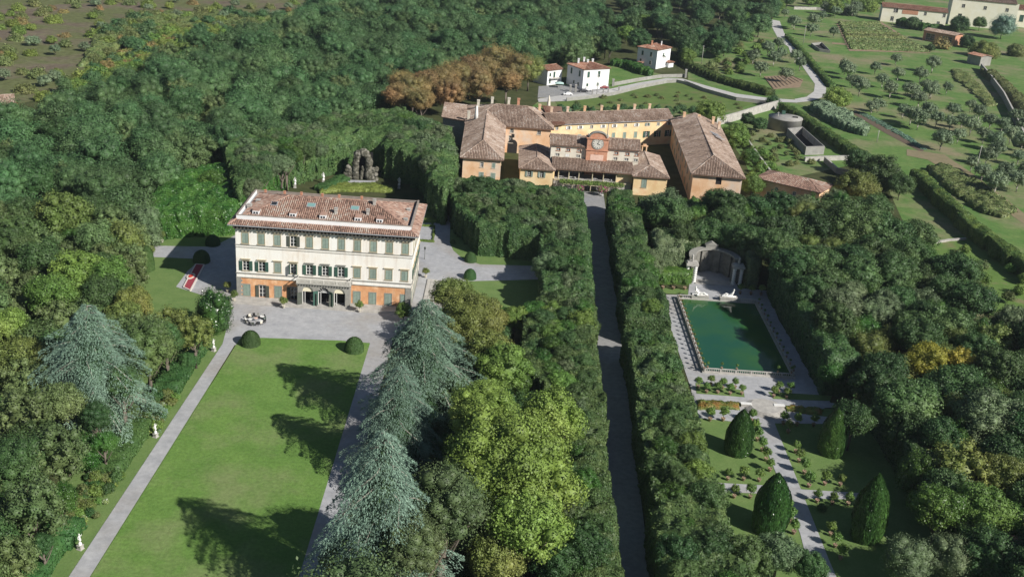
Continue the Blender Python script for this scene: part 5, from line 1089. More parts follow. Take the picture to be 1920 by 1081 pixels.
hedge('low_hedge', 'low leafy parterre hedge at the far right corner behind the villa', PX((790,418),(818,418),(820,398),(795,396)), 1.0, 'boxyellow', amp=.3, cell=.4, dens=22, leaf=.26, seed=8, side=.1)
hedge('low_hedge', 'long low box hedge curving before the rock grotto', PX((600,352),(640,347),(700,347),(735,355),(740,362),(690,360),(640,360),(600,364)), 1.2, 'boxyellow', amp=.2, cell=.5, dens=16, leaf=.3, seed=9, side=.1)
hedge('low_hedge', 'sloping green hedge bank left of the grotto basin', PX((590,356),(640,334),(655,340),(610,362)), 1.8, 'box', amp=.3, cell=.5, dens=16, leaf=.3, seed=10, side=.1)
sheet('grotto_gravel', PX((640,344),(700,346),(705,340),(650,338)), .15, GRAVEL)
# red carpet bed
rbed = PX((367,497),(383,498),(357,546),(344,540)); tag(MB().prism(rbed, 0, .32).build('carpet_bed', mat('red_bedding', (.28,.035,.055), (.38,.07,.09), 3, detail=8, bump=.6)), 'red carpet bed with a pale scroll beside the villa', 'flower bed')
cb = bpy.data.objects['carpet_bed']; cc = Vector((sum(p[0] for p in rbed)/4, sum(p[1] for p in rbed)/4, 0))
for s, z, m in ((.62,.40,mat('pale_bedding', (.62,.50,.44), (.74,.66,.58), 3)),(.34,.48,mat('scarlet_bedding', (.50,.04,.03), (.60,.08,.05), 3))):
    MB().prism([tuple((cc*.0+Vector((*G(358,520),0))+Vector((math.cos(a)*1.5*s, math.sin(a)*3.0*s, 0)))[:2]) for a in [2*math.pi*k/12 for k in range(12)]], .3, z).build('scroll', m, cb, world=False)
b = MB()
for i in range(4): b.bar((*rbed[i],.2),(*rbed[(i+1)%4],.2),.3,.36)
b.build('pale_edging', mat('pale_bed_edging', (.62,.55,.50), (.72,.66,.60), 3), cb, world=False)
# ring of garden chairs and tables on the terrace
cm_ = {}
def chair(x, y, ang, label, m, group='garden chairs on the villa terrace'):
    t = thing('garden_chair', label, 'chair', (x,y,.1), ang, group)
    for nm, bx in (('seat',(-.28,.28,-.28,.28,.42,.48)),('backrest',(-.28,.28,.24,.30,.48,.95))):
        if (nm) not in cm_: cm_[nm] = MB().box(*bx).mesh(nm, [MARBLE])
        link(nm, cm_[nm], t, [m])
    if 'leg' not in cm_: cm_['leg'] = MB().box(-.03,.03,-.03,.03,0,.42).mesh('leg', [DARKIN])
    for sx in (-.24,.24):
        for sy in (-.24,.24): link('leg', cm_['leg'], t).location = (sx,sy,0)
gx, gy = G(479,603); mats_ = [DARKIN, SHUT, DARKIN, MARBLE, GSTONE, DARKIN, PALEP, DARKIN, MARBLE, DARKIN, GSTONE, DARKIN, SHUTB, DARKIN, PALEP, DARKIN]
for k in range(16):
    a = 2*math.pi*k/16+RN.uniform(-.1,.1); chair(gx+2.0*math.cos(a), gy+2.3*math.sin(a), a-math.pi/2, 'small garden chair in the ring of seats on the terrace gravel', mats_[k])
for k, (dx, dy, r) in enumerate(((-1.0,-.5,.45),(.1,.2,.42),(1.2,1.3,.5),(1.5,-1.0,.42))):
    t = thing('garden_table', ['small round white table at the left inside the chair ring','small pinkish round table at the middle of the chair ring','white round table at the far right of the chair ring','white round table at the near right of the chair ring'][k], 'table', (gx+dx,gy+dy,.1)); m = [MARBLE, PINKB, MARBLE, MARBLE][k]
    MB().lathe([(r,.70),(r,.75)], 14).build('table_top', m, t, world=False); MB().lathe([(.2,0),(.04,.08),(.04,.70)], 8).build('pedestal', GSTONE, t, world=False)
x, y = G(796,486); t = thing('lamp_post', 'black lantern post on the gravel right of the villa', 'lamp post', (x,y,0)); MB().lathe([(.16,0),(.07,.3),(.05,2.6)], 8).build('pole', SHUTB, t, world=False)
MB().lathe([(.12,2.6),(.28,3.1),(.05,3.4)], 6, smooth=False).build('lantern', GLASS, t, world=False); MB().lathe([(.34,3.12),(.1,3.45),(.03,3.6)], 6).build('lantern_cap', SHUTB, t, world=False)
# rock grotto
gr = thing('rock_grotto', 'rough tufa grotto arch with dark openings before the clipped ilex hedge', 'grotto', (*G(675,335),0)); gxx, gyy = G(676,338); rng = np.random.default_rng(5); fm = FM(); TUFA = mat('tufa_rock', (.05,.048,.036), (.34,.32,.28), 1.1, detail=8, bump=.8, c3=(.11,.105,.08))
def rock(x, y, z, r): 
    V, F = ICO2; fm.add(V*(r*(.7+.6*vnoise(V*1.5+rng.random()*50, .6, int(rng.integers(99)))))[:, None]*[1,.8,1.15]+[x,y,z], F)
for t_ in np.linspace(0, math.pi, 15): rock(gxx+.4+1.9*math.cos(t_), gyy+.8, 6.6+2.2*math.sin(t_), .8+rng.random()*.4)
for x_ in (-1.8,-1.5,2.3,2.6):
    for z_ in np.arange(.5,6.8,.9): rock(gxx+x_+rng.normal(0,.15), gyy+.8, z_, .9+rng.random()*.2)
for k in range(16): rock(gxx-2.6-rng.random()*2.4, gyy+.9, rng.random()*4.2*(1-k/30), .8)
for k in range(12): rock(gxx+3.2+rng.random()*1.6, gyy+.9, rng.random()*4, .8)
for k in range(6): rock(gxx+.3+rng.normal(0,.25), gyy+1.0, .5+k*.65, .55)
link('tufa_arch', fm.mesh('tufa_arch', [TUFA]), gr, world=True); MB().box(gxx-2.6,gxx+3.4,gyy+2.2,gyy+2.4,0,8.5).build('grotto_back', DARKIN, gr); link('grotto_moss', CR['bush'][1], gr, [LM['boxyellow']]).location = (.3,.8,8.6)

# cars, parasol, posts by the white house
def car(px, py, ang, m, label):
    t = thing('parked_car', label, 'car', (*G(px,py), .11), ang); b = MB(); s = [(-2.05,.35),(-2.1,.75),(-1.9,.9),(-1.1,.98),(-.55,1.42),(.75,1.45),(1.5,1.02),(2.0,.92),(2.1,.6),(2.05,.35)]
    n = len(s); 
    def ring(w1): return [(x, w1*(.78 if z > 1.1 else 1.0), z) for x, z in s]
    L_, R_2 = ring(.84), ring(-.84); b.add(L_+R_2, [tuple(range(n))[::-1], tuple(range(n,2*n))]+[(i,(i+1)%n,(i+1)%n+n,i+n) for i in range(n)]); b.build('body', m, t, world=False)
    g = MB(); g.add([(-1.08,.7,1.0),(-1.08,-.7,1.0),(-.6,-.62,1.40),(-.6,.62,1.40)], [(0,1,2,3)]); g.v = [(x-.02,y,z+.02) for x,y,z in g.v]; g.build('windscreen', GLASS, t, world=False)
    g = MB(); 
    for q in (-1,1): g.add([(-.95,q*.80,1.02),(1.2,q*.80,1.05),(.7,q*.70,1.38),(-.5,q*.70,1.36)], [(0,1,2,3) if q < 0 else (3,2,1,0)])
    g.build('side_window', GLASS, t, world=False)
    for x in (-1.3,1.3):
        for y in (-.8,.8): w_ = MB().tube([(0,-.11,0),(0,.11,0)], .33, 12).build('wheel', BLK, t, world=False); w_.location = (x,y,.33); r_ = MB().tube([(0,-.13,0),(0,.13,0)], .17, 8).build('rim', LEAD, w_, world=False)
    for y in (-.6,.6): MB().box(-2.12,-2.04,y-.15,y+.15,.62,.78).build('headlight', MARBLE, t, world=False)
CARW = mat('white_car_paint', (.78,.78,.78), rough=.25, spec=.6); CARR = mat('dark_red_car_paint', (.22,.03,.03), rough=.25, spec=.6); CARD = mat('dark_car_paint', (.04,.04,.045), rough=.3, spec=.6)
car(1064,179,.25,CARW,'white hatchback parked by the lane wall, nearest the gate pillars'); car(1101,171,.2,CARW,'white car parked against the front of the white house'); car(1132,166.5,.25,CARR,'dark red car parked at the right corner of the white house'); car(1093,173,.2,CARD,'dark car half hidden behind the white one before the house')
x, y = G(1048,165); t = thing('parasol', 'pale green square parasol over a table in the courtyard of the white house', 'parasol', (x,y,0)); MB().tube([(0,0,0),(0,0,2.6)], .05, 6).build('pole', LEAD, t, world=False); MB().add([(-2,-2,2.2),(2,-2,2.2),(2,2,2.2),(-2,2,2.2),(0,0,2.9)], [(0,1,4),(1,2,4),(2,3,4),(3,0,4)]).build('canopy', mat('pale_green_canvas', (.45,.62,.58)), t, world=False)
for i, ((px, py), l) in enumerate((((1069,173),'left of the two stone gate pillars beside the white house'),((1079,173),'right of the two stone gate pillars beside the white house'),((1149,162),'tall stone pillar at the right of the white house forecourt'),((1110,178),'first short concrete post along the lane edge'),((1131,175),'second short concrete post along the lane edge'),((1140,174.5),'third short concrete post along the lane edge'),((1160,171),'fourth short concrete post along the lane edge'),((1285,146),'tall pale pillar at the bend of the lane'))):
    h_ = 3.2 if i in (0,1,2) else (2.0 if i < 7 else 4.0); t = thing('gate_pillar' if h_ > 3 else 'kerb_post', l, 'pillar' if h_ > 3 else 'post', (*G(px,py),0)); w_ = .45 if h_ > 3 else .28; MB().box(-w_,w_,-w_,w_,0,h_).build('shaft', CONC, t, world=False); MB().box(-w_-.1,w_+.1,-w_-.1,w_+.1,h_,h_+.2).build('cap', STONE, t, world=False)
for (px, py), h_, l in (((1118.6,178),9.5,'concrete utility pole standing in the lane before the white house'),((1315,121),10,'utility pole in the scrub right of the tall white house'),((1505.5,84),11.5,'utility pole beside the country road near the small basin'),((1828,327),11,'utility pole among the lower olives'),((1672,52),13,'utility pole before the long cream farm building'),((1644,267),5,'short leaning pole beside the cabbage bed'),((1455,241),7,'thin pole before the round cistern')):
    t = thing('utility_pole', l, 'utility pole', (*G(px,py),0)); MB().lathe([(.16,0),(.10,h_)], 8).build('shaft', STONE, t, world=False); MB().box(-.5,.5,-.05,.05,h_-.5,h_-.38).build('crossarm', LEAD, t, world=False)
def lwall(name, label, pts, h, wd, m, cat='wall', px=True):
    P = PX(*pts) if px else pts; c = P[0]; t = thing(name, label, cat, (*c,0)); b = MB(); cp = MB()
    for i in range(len(P)-1):
        b.prism(row_poly([P[i], P[i+1]], wd), 0, h); cp.prism(row_poly([P[i], P[i+1]], wd+.14), h, h+.12)
    b.build('masonry', m, t); cp.build('coping', STONE, t); return t
lwall('lane_wall', 'low pale wall on the meadow side of the lane', ((1062,190),(1100,186),(1150,179),(1200,166),(1250,156),(1268,155),(1300,162)), 1.4, .35, CONC)
lwall('lane_wall', 'low wall on the house side of the lane beyond the pillar', ((1151,161),(1200,152),(1240,146),(1284,145)), 1.5, .35, CONC)
lwall('lane_wall', 'long retaining wall along the shaded lower lane', ((1283,157),(1320,172),(1380,189),(1440,196)), 1.6, .4, CONC)
lwall('garden_wall', 'high pale wall rising to the round cistern', ((1342,236),(1380,226),(1420,213),(1457,203)), 3.4, .5, STONE)
lwall('garden_wall', 'dark stone garden wall beside the long hedge toward the red-roofed shed', ((1838,130),(1856,152),(1880,185),(1905,235),(1925,280)), 3.2, .6, GSTONE)
lwall('garden_wall', 'low rubble wall behind the orange farmhouse', ((1508,303),(1540,301),(1593,300)), 1.6, .8, STONE)
lwall('garden_wall', 'sunken side wall of the small plot below the basin', ((1545,304),(1568,325),(1590,330)), 2.0, .5, GSTONE)
lwall('garden_wall', 'mossy lower wall left of the orange farmhouse', ((1398,268),(1420,300),(1442,330)), 2.2, .5, GSTONE)
lwall('garden_wall', 'low curving stone edge on the side orchard', ((1745,458),(1780,452),(1810,450)), .6, .5, STONE)
lwall('field_wall', 'white low wall crossing the top of the olive field', ((1488,18),(1530,19),(1560,22)), 2.0, .5, STONE)

# ================================================================== TALL CLIPPED HEDGES
hedge('avenue_hedge', 'tall ilex hedge along the right side of the avenue, near length', [(25.5,90),(29.0,206),(39,206),(39,172),(38.6,150),(38.2,90)], 7.5, 'oak', amp=2.1, cell=1.0, bsc=5, dens=18, leaf=0.43, seed=11, fine=.6, side=.2)
hedge('avenue_hedge', 'tall ilex hedge along the right side of the avenue, far length toward the clock house', [(29.5,214),(31.7,290),(32.4,305),(39,305),(40,262),(39.4,214)], 7.7, 'oak', amp=2.1, cell=1.0, bsc=5, dens=16, leaf=0.43, seed=12, fine=.6, side=.2)
hedge('avenue_hedge', 'tall ilex hedge along the left side of the avenue', [(13.0,90),(20.3,90),(21.0,140),(22.2,200),(23.2,224),(11.5,224),(7.0,206),(7.5,185),(13,176)], 7.0, 'oak', amp=2.1, cell=1.0, bsc=5, dens=18, leaf=0.43, seed=13, fine=.6, side=.2)
hedge('ilex_grove', 'dense clipped ilex block between villa drive and clock house', [(-11.7,280),(-4.5,263),(12,262),(12,226),(23.4,226),(24.9,298),(25.0,302),(4,307),(-4,309),(-12,308),(-14.5,298)], 7.9, 'oak', amp=1.8, cell=1.0, bsc=6, dens=16, leaf=0.45, seed=14, fine=.7, side=.35)
hedge('ilex_grove', 'great clipped ilex mass wrapping the rock grotto behind the villa', [(-69,272),(-63,311),(-54,325),(-47,330),(-47,334),(-38.5,334),(-37,327),(-28,321),(-22,312),(-20,292),(-14.5,284),(-13.5,312),(-17,350),(-35,374),(-55,366),(-70,338),(-84,316)], 11.2, 'oak', amp=2.0, cell=1.1, bsc=7, dens=14, leaf=0.48, seed=15, fine=.8, side=.5)
hedge('laurel_hedge', 'bright green laurel bank at the back left of the villa', [(-92,256),(-80,262),(-69.4,266),(-66,288),(-63.5,306),(-72,318),(-92,296)], 7.6, 'laurel', amp=1.6, cell=1.0, bsc=5, dens=16, leaf=0.45, seed=16, fine=.7, side=.4)
hedge('ilex_grove', 'clipped ilex screen curving round the back of the nymphaeum', [(48.6,256),(48.6,262),(51,264),(56,266.4),(61,264.5),(64,259),(64,252),(67,252),(69,262),(66,272),(57,276),(47,273),(41,270),(41,256)], 8.4, 'grey', amp=1.6, cell=.9, bsc=5, dens=18, leaf=0.41, seed=17, fine=.6, side=.3)
hedge('laurel_hedge', 'long bank of upright bay laurels before the right stable wing', [(40,288),(62,296),(78,300),(96,306),(100,312),(80,312),(58,310),(42,306)], 5.2, 'laurel', amp=2.0, cell=.9, bsc=3, dens=16, leaf=0.43, seed=18, fine=.9, side=.4)
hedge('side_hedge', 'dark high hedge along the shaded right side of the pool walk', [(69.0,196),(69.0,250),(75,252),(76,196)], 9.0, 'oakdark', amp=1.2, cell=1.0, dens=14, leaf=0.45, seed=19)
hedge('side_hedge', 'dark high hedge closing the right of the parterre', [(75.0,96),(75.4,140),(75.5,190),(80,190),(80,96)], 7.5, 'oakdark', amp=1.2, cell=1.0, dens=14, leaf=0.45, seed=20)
hedge('ivy_hedge', 'ivy-covered wall running down from the road past the cistern', row_poly(PX((1468,208),(1520,240),(1560,268),(1610,300),(1640,312)), 4.2), 3.6, 'ivy', amp=.6, cell=1.1, dens=14, leaf=0.43, seed=21, cat='hedge')
hedge('ivy_hedge', 'long ivy-topped wall sweeping down to the right picture edge', row_poly(PX((1716,340),(1760,382),(1830,450),(1880,488),(1960,545)), 4.0), 4.6, 'ivy', amp=.7, cell=1.1, dens=16, leaf=0.43, seed=22)
hedge('roadside_hedge', 'dark hedge bank above the lower lane', row_poly(PX((1268,112),(1300,132),(1345,152),(1400,168),(1445,180)), 5.0), 3.2, 'ivy', amp=.8, cell=1.2, dens=13, leaf=0.51, seed=23)
hedge('roadside_hedge', 'narrow hedge along the outer edge of the country road', row_poly(PX((1475,70),(1500,95),(1530,130),(1560,165)), 3.0), 2.2, 'ivy', amp=.6, cell=1.0, dens=13, leaf=0.47, seed=24)
hedge('garden_hedge', 'leafy hedge between the two white houses', row_poly(PX((1150,122),(1180,128),(1210,140),(1222,142)), 6.0), 3.4, 'laurel', amp=1.0, cell=1.1, dens=13, leaf=0.51, seed=25)
hedge('border_hedge', 'green bank hedge right of the tall white house', row_poly(PX((1262,112),(1290,118)), 8.0), 3.0, 'bright', amp=.8, cell=1.2, dens=13, leaf=0.51, seed=26)
hedge('field_hedge', 'hedge along the foot of the long cream farm building', row_poly(PX((1685,47),(1730,58),(1790,64)), 7.0), 5.0, 'laurel', amp=1.6, cell=1.6, dens=5, leaf=.8, seed=27)
hedge('field_hedge', 'shrubby line on the far side of the garden wall at the right', row_poly(PX((1850,140),(1880,165),(1912,200),(1940,235)), 6.0), 3.4, 'scrub', amp=1.4, cell=1.3, dens=7, leaf=.7, seed=28)
hedge('border_hedge', 'low dark hedge along the lawn verge by the far statue', row_poly([(-59.6,198),(-60.2,178)], 4.6), 2.4, 'box', amp=.4, cell=.7, dens=16, leaf=.36, seed=29)
hedge('border_hedge', 'low dark hedge along the lawn verge by the middle statue', row_poly([(-60.6,166),(-61.2,150)], 4.6), 2.4, 'box', amp=.4, cell=.7, dens=18, leaf=.34, seed=31)
hedge('border_hedge', 'low dark hedge along the lawn verge by the near statue', row_poly([(-61.4,136),(-62.4,118)], 4.6), 2.4, 'box', amp=.4, cell=.7, dens=18, leaf=.34, seed=32)
# cultivated ground
sheet('maize_soil', PX((1568,44),(1650,40),(1745,100),(1592,96)), .07, EARTH)
for k in range(13):
    f = k/12; a = G(1572+f*22, 46+f*46); c = G(1640+f*98, 44+f*54) if k > 0 else G(1650,46)
    hedge('maize_row', ORD[k]+' row from the top of the maize field', row_poly([a, ((a[0]+c[0])/2,(a[1]+c[1])/2), c], 2.4), 2.1, 'maize', amp=.9, cell=1.2, dens=7.0, leaf=.8, seed=60+k, cat='crop row', group='maize rows', side=.4, kind='stuff')
hedge('giant_reeds', 'pale blue-green reed bed between ivy wall and cabbage bed', PX((1518,205),(1545,200),(1590,222),(1625,244),(1620,256),(1585,245),(1540,222)), 3.0, 'reed', amp=.7, cell=1.0, dens=16, leaf=.8, seed=33, cat='reeds', kind='stuff', side=.4, fine=.8)
for k in range(3):
    hedge('cabbage_row', ORD[k]+' blue-green cabbage row from the reeds', row_poly(PX((1604+k*6,209+k*1),(1640+k*6,228),(1690+k*5,255),(1732+k*2,281)), 1.4), .55, 'cabbage', amp=.2, cell=.7, dens=14, leaf=.45, seed=34+k, cat='crop row', kind='stuff', fine=.2)
hedge('vegetable_patch', 'thicket of tall vegetables and vines below the olive grove', PX((1738,318),(1770,312),(1840,350),(1900,395),(1890,412),(1840,400),(1780,358)), 1.7, 'scrub', amp=1.2, cell=1.0, dens=7, leaf=.6, seed=38, cat='crop', kind='stuff', side=.5, fine=.6)
hedge('vine_patch', 'weedy vegetable strip beside the garden wall near the olives', PX((1785,130),(1815,140),(1850,175),(1868,200),(1850,200),(1820,170),(1790,150)), 1.0, 'scrub', amp=1.2, cell=1.3, dens=5, leaf=.6, seed=39, cat='crop', kind='stuff', side=.5, fine=.6)

# ================================================================== TREES
PLACED = []
def T(px, py, rp, kind, m, h, label, name='broadleaf_tree', group=None, rz=1.0, zf=.62, cat='tree', trunk=True):
    x, y = G(px, py, h*zf); R = rp*mpp(x, y, h*zf); PLACED.append((x, y, R)); return tree(kind, m, x, y, h, R, name, label, cat, group, rz=rz, trunk=trunk)
# great trees of the park
cd = [cedar_mesh('needles', 3+i, 120, .5, .0165, (1.7, 1.5, 2.2)[i]) for i in range(3)]
def cedar(ax, ay, h, R, label, i=0, rot=0, base=None):
    x, y = G(ax, ay, h) if base is None else base; t = thing('blue_cedar', label, 'tree', (x,y,0), rot, 'blue cedars'); me, br, pf = cd[i]; s = R/.5
    c = link('needles', me, t, [LM['cedar']]); c.scale = (s, s, h); b_ = link('branches', br.mesh('branches', [PALEBARK]), t); b_.scale = (s, s, h); q = link('twig_shade_core', pf.mesh('twig_shade_core', [LM['oakdark']]), t); q.scale = (s,s,h*.98)  # dark leaf colour on the twig core stands in for gap shade
    k = MB().tube([(0,0,0),(0,0,.5),(0,0,.97)], [.022,.014,.004], 8).build('trunk', BARK, t, world=False); k.scale = (h,h,h); PLACED.append((x,y,R*.8))
cedar(800, 546, 27, 11.2, 'blue cedar nearest the villa beside the lawn path', 0, .4, base=(-11.3,170.5))
cedar(748, 702, 31, 9.8, 'broad blue cedar leaning over the lawn path, the largest of all', 2, 1.9, base=(-12.4,118.5))
cedar(752, 680, 22, 8.8, 'smaller blue cedar between the nearest cedar and the largest one', 1, 3.9)
cedar(162, 566, 24, 10.4, 'isolated blue cedar in the wood left of the lawn', 2, .2)
# giant lime and neighbours between lawn and avenue
T(955, 870, 128, 'large', 'yellow', 21, 'huge yellow-green lime tree filling the bottom middle of the picture', 'lime_tree', rz=1.0)
T(905, 800, 66, 'large', 'yellow', 20, 'yellow-green lime crown against the second cedar', 'lime_tree')
T(1035, 800, 62, 'broad', 'yellow', 17, 'yellow-green lime crown pressed against the avenue hedge', 'lime_tree')
T(985, 1010, 80, 'broad', 'yellow', 18, 'yellow-green lime cut by the bottom picture edge', 'lime_tree')
T(885, 600, 68, 'large', 'olivebrown', 15, 'brown-tinged plane tree by the right villa drive', 'plane_tree')
T(850, 560, 40, 'broad', 'olivebrown', 13, 'smaller brown-tinged tree behind the nearest cedar', 'plane_tree')
T(915, 668, 52, 'broad', 'olivebrown', 14, 'brown-green tree between the plane tree and the mid-green one', 'plane_tree')
T(945, 700, 50, 'round', 'bright', 14, 'rounded mid-green tree just above the huge lime', 'maple_tree')
T(965, 600, 30, 'broad', 'bright', 8, 'bright shrub tree at the edge of the shaded lawn', 'small_tree')
T(1002, 590, 30, 'broad', 'laurel', 8, 'laurel tree beside the avenue hedge and shaded lawn', 'small_tree')
T(1040, 625, 30, 'broad', 'bright', 8, 'sunlit green tree in front of the avenue hedge', 'small_tree')
T(1000, 660, 26, 'broad', 'oakdark', 8, 'dark small ilex next to the mid-green tree', 'small_tree')
T(757, 582, 17, 'round', 'bright', 4.5, 'small round citrus tree at the right foot of the villa facade', 'small_tree')
T(850, 752, 38, 'fine', 'oakdark', 13, 'dark yew in the gap between the two cedars and the lime', 'yew_tree')
T(835, 985, 78, 'fine', 'pine', 22, 'dull green pine at the bottom beside the second cedar', 'pine_tree')
T(775, 1070, 60, 'fine', 'pine', 20, 'second dull pine cut by the bottom edge', 'pine_tree')
T(645, 1068, 48, 'broad', 'olivebrown', 12, 'ochre-brown small tree at the bottom of the lawn path', 'broadleaf_tree')
T(930, 1060, 60, 'broad', 'olivebrown', 13, 'brownish tree at the bottom edge under the huge lime', 'broadleaf_tree')
T(1090, 1040, 55, 'round', 'oakdark', 13, 'dark ilex at the bottom edge left of the avenue', 'ilex_tree')
T(1040, 1070, 45, 'round', 'oakdark', 11, 'darker ilex at the bottom under the lime', 'ilex_tree')
x_, y_ = -15.0, 103.0; PLACED.append((x_, y_, 8)); tree('fine', 'pine', x_, y_, 20, 8.5, 'pine_tree', 'tall pine standing just beyond the bottom edge by the lawn path')
x_, y_ = -12.0, 92.0; PLACED.append((x_, y_, 8)); tree('fine', 'pine', x_, y_, 20, 8.5, 'pine_tree', 'second tall pine beyond the bottom edge, shading the lawn')
for x_, y_, h_, R_q, l_ in ((70.5,253,16,5.5,'tall dark ilex shading the nymphaeum from the right'),(72.5,243,15,5.5,'tall dark ilex by the far corner of the pool walk'),(56.2,269,12.5,5.6,'grey domed ilex right above the nymphaeum gable'),(49.5,267,11.5,4.6,'grey domed ilex above the left of the nymphaeum'),(62.6,266.5,12.5,4.8,'ilex above the right of the nymphaeum'),(66.0,262,14,4.6,'dark ilex leaning over the right end of the nymphaeum'),(73,228,14,5.2,'tall dark ilex along the middle of the shaded walk'),(74,212,14,5.0,'tall dark ilex at the near corner of the pool'),(76,186,12,5,'tall dark ilex where the flower strip ends'),(77.5,170,11,5,'tall dark ilex behind the far right magnolia cone'),(77,150,11,5,'tall dark ilex beside the right cross path'),(77,133,11,5,'tall dark ilex behind the near right magnolia cone')):
    PLACED.append((x_, y_, R_q)); tree('broad', 'oakdark' if RN.random() < .6 else 'oak', x_, y_, h_, R_q, 'ilex_tree', l_)
# left park, explicit crowns
for a in ((95,560,46,'broad','bright',14,'light green tree, leftmost of the bright band behind the blue cedar'),(150,520,50,'broad','bright',15,'light green tree in the middle of the bright band above the blue cedar'),(205,530,46,'broad','bright',14,'light green tree at the right of the bright band'),(235,600,34,'broad','olivebrown',11,'yellowing tree just right of the blue cedar top'),
 (120,405,55,'broad','olivebrown',15,'brown-olive tree in the upper left park'),(225,445,50,'tall','olivebrown',14,'brown-olive tree left of the gravel drive end'),(180,455,40,'broad','forest2',13,'dull grey-green tree between two brown-olive ones'),(270,410,36,'tall','grey',12,'grey ilex at the corner of the laurel bank'),
 (250,575,40,'broad','olivebrown',11,'olive-brown thin tree at the left garden grass'),(318,612,42,'airy','olivebrown',10,'thin olive-brown tree before the villa grass'),(365,632,36,'airy','olivebrown',11,'ragged yellow-brown tree above the verge hedge'),
 (400,572,38,'tall','magnolia',9.5,'glossy dark magnolia beside the villa corner'),
 (278,662,58,'fine','oak',16,'tall feathery dark green tree right of the blue cedar'),(232,738,34,'fine','oak',13,'feathery dark green tree below the blue cedar'),(312,648,34,'fine','oak',12,'feathery green tree above the flower border'),
 (40,690,58,'broad','olivebrown',14,'reddish-brown tinted tree at the left edge beside the cedar'),(15,620,40,'broad','yellow',12,'yellow-green tree at the left edge above the reddish one'),(50,790,66,'airy','forest2',15,'loose grey-green tree at the left edge'),
 (115,858,62,'airy','forest2',14,'loose pale green tree below the blue cedar'),(120,770,46,'broad','forest2',13,'dull green tree left under the cedar'),(40,880,60,'fine','oak',13,'fine-leaved green tree in the lower left'),(60,960,66,'airy','forest2',13,'loose dull tree in the lower left park'),
 (196,842,24,'broad','laurel',8,'bright laurel behind the flower border'),(112,945,36,'broad','laurel',9,'laurel beside the lower verge'),(30,1050,50,'airy','forest2',10,'thin brownish tree in the bottom left corner'),(82,1032,22,'fine','oakdark',7,'dark yew beside the near statue'),(180,795,30,'fine','oakdark',10,'dark yew under the cedar skirt'),(352,676,18,'round','box',4.5,'clipped dark shrub at the top of the flower border')):
    T(*a)
t = thing('cypress_column', 'tall smooth clipped cypress column beside the left gravel path', 'tree', (*G(277,506),0)); c = link('crown', dome, t, [LM['box']]); c.scale = (1.7,1.7,6.2); link('trunk', TRUNK[0], t).scale = (2,2,2)
# grove trees standing proud of the clipped masses
for a in ((1245,388,52,'round','grey',12,'big domed ilex at the end of the avenue, right side'),(1262,455,44,'round','oakdark',10,'dark domed ilex before the nymphaeum'),(1300,415,30,'tall','bright',9,'yellow-green upright tree beside the domed ilex'),(1195,410,26,'broad','laurel',9,'laurel crown at the right avenue hedge top'),(1215,495,30,'round','grey',9,'grey ilex crown in the right avenue hedge'),
 (905,400,36,'round','grey',10,'grey ilex rising from the block near the villa drive'),(850,355,30,'round','grey',10,'grey ilex at the back corner of the block'),(1010,410,34,'broad','oak',9.5,'ilex crown in the middle of the clipped block'),(950,395,30,'broad','oakdark',9.5,'dark ilex crown behind the clipped block face'),(1060,440,36,'broad','grey',10,'grey ilex crown above the avenue left hedge'),(1030,500,34,'round','grey',10,'grey ilex crown at the drive end'),(1080,590,30,'round','grey',9,'grey ilex crown on the left avenue hedge beside the shaded lawn'),
 (700,250,52,'round','oakdark',13,'dark domed ilex above the grotto'),(745,240,44,'round','grey',13,'grey domed ilex above and right of the grotto'),(790,285,44,'round','grey',13,'grey ilex near the left stable wing'),(600,262,40,'round','grey',12,'grey ilex on the hedge left of the grotto'),(540,275,36,'round','grey',12,'grey ilex crown further left on the grotto hedge'),(470,320,38,'round','oak',11,'ilex crown above the laurel bank'),(400,345,34,'broad','laurel',10,'laurel crown on the left end of the bank'),(830,300,32,'round','grey',13,'grey ilex touching the corner of the left wing')): T(*a, name='ilex_tree')
# autumn row, road side trees
for i, (px, py, r) in enumerate(((748,192,24),(752,170,20),(775,178,26),(800,165,28),(828,158,30),(855,150,30),(880,138,30),(905,135,30),(930,120,30),(952,128,28),(972,135,26),(992,135,22),(790,205,20),(845,180,24),(900,165,24),(950,160,22))):
    T(px, py-6, r*1.25, 'fine' if i % 3 else 'broad', 'autumn' if i != 11 else 'olivebrown', 16, ORD[i]+' plane tree from the left in the orange-brown autumn row beyond the left wing', 'autumn_plane_tree', 'autumn plane trees beyond the left wing')
for a in ((1333,205,27,'broad','bright',9,'bright yellow-green tree touching the right stable wing'),(1382,248,29,'broad','bright',9,'bright yellow-green tree beside the long stable roof'),(1412,345,24,'broad','bright',8,'bright tree at the garden corner of the right wing'),(1408,290,18,'broad','laurel',6,'green shrub tree between stable and farmhouse'),(1425,230,16,'round','oakdark',6,'dark tree left of the cistern'),(1402,222,14,'round','oakdark',6,'dark small tree below the high pale wall'),
 (1572,176,27,'broad','yellow',8,'yellow-green tree at the bend of the country road'),(1655,318,44,'round','oak',12,'broad dark tree where the ivy wall ends'),(1608,345,40,'broad','olivebrown',12,'olive-tinged tree right of the orange farmhouse'),(1612,300,28,'broad','oak',10,'tree at the foot of the reeds'),(1450,188,16,'fine','oakdark',5,'dark bush at the lane junction'),(1690,345,26,'broad','oak',9,'tree leaning on the long ivy wall'),
 (1060,206,12,'broad','reed',4,'silvery bush behind the rear wing roof'),(1245,105,6,'bush','bright',0.1,'')):
    if a[6]: T(*a)
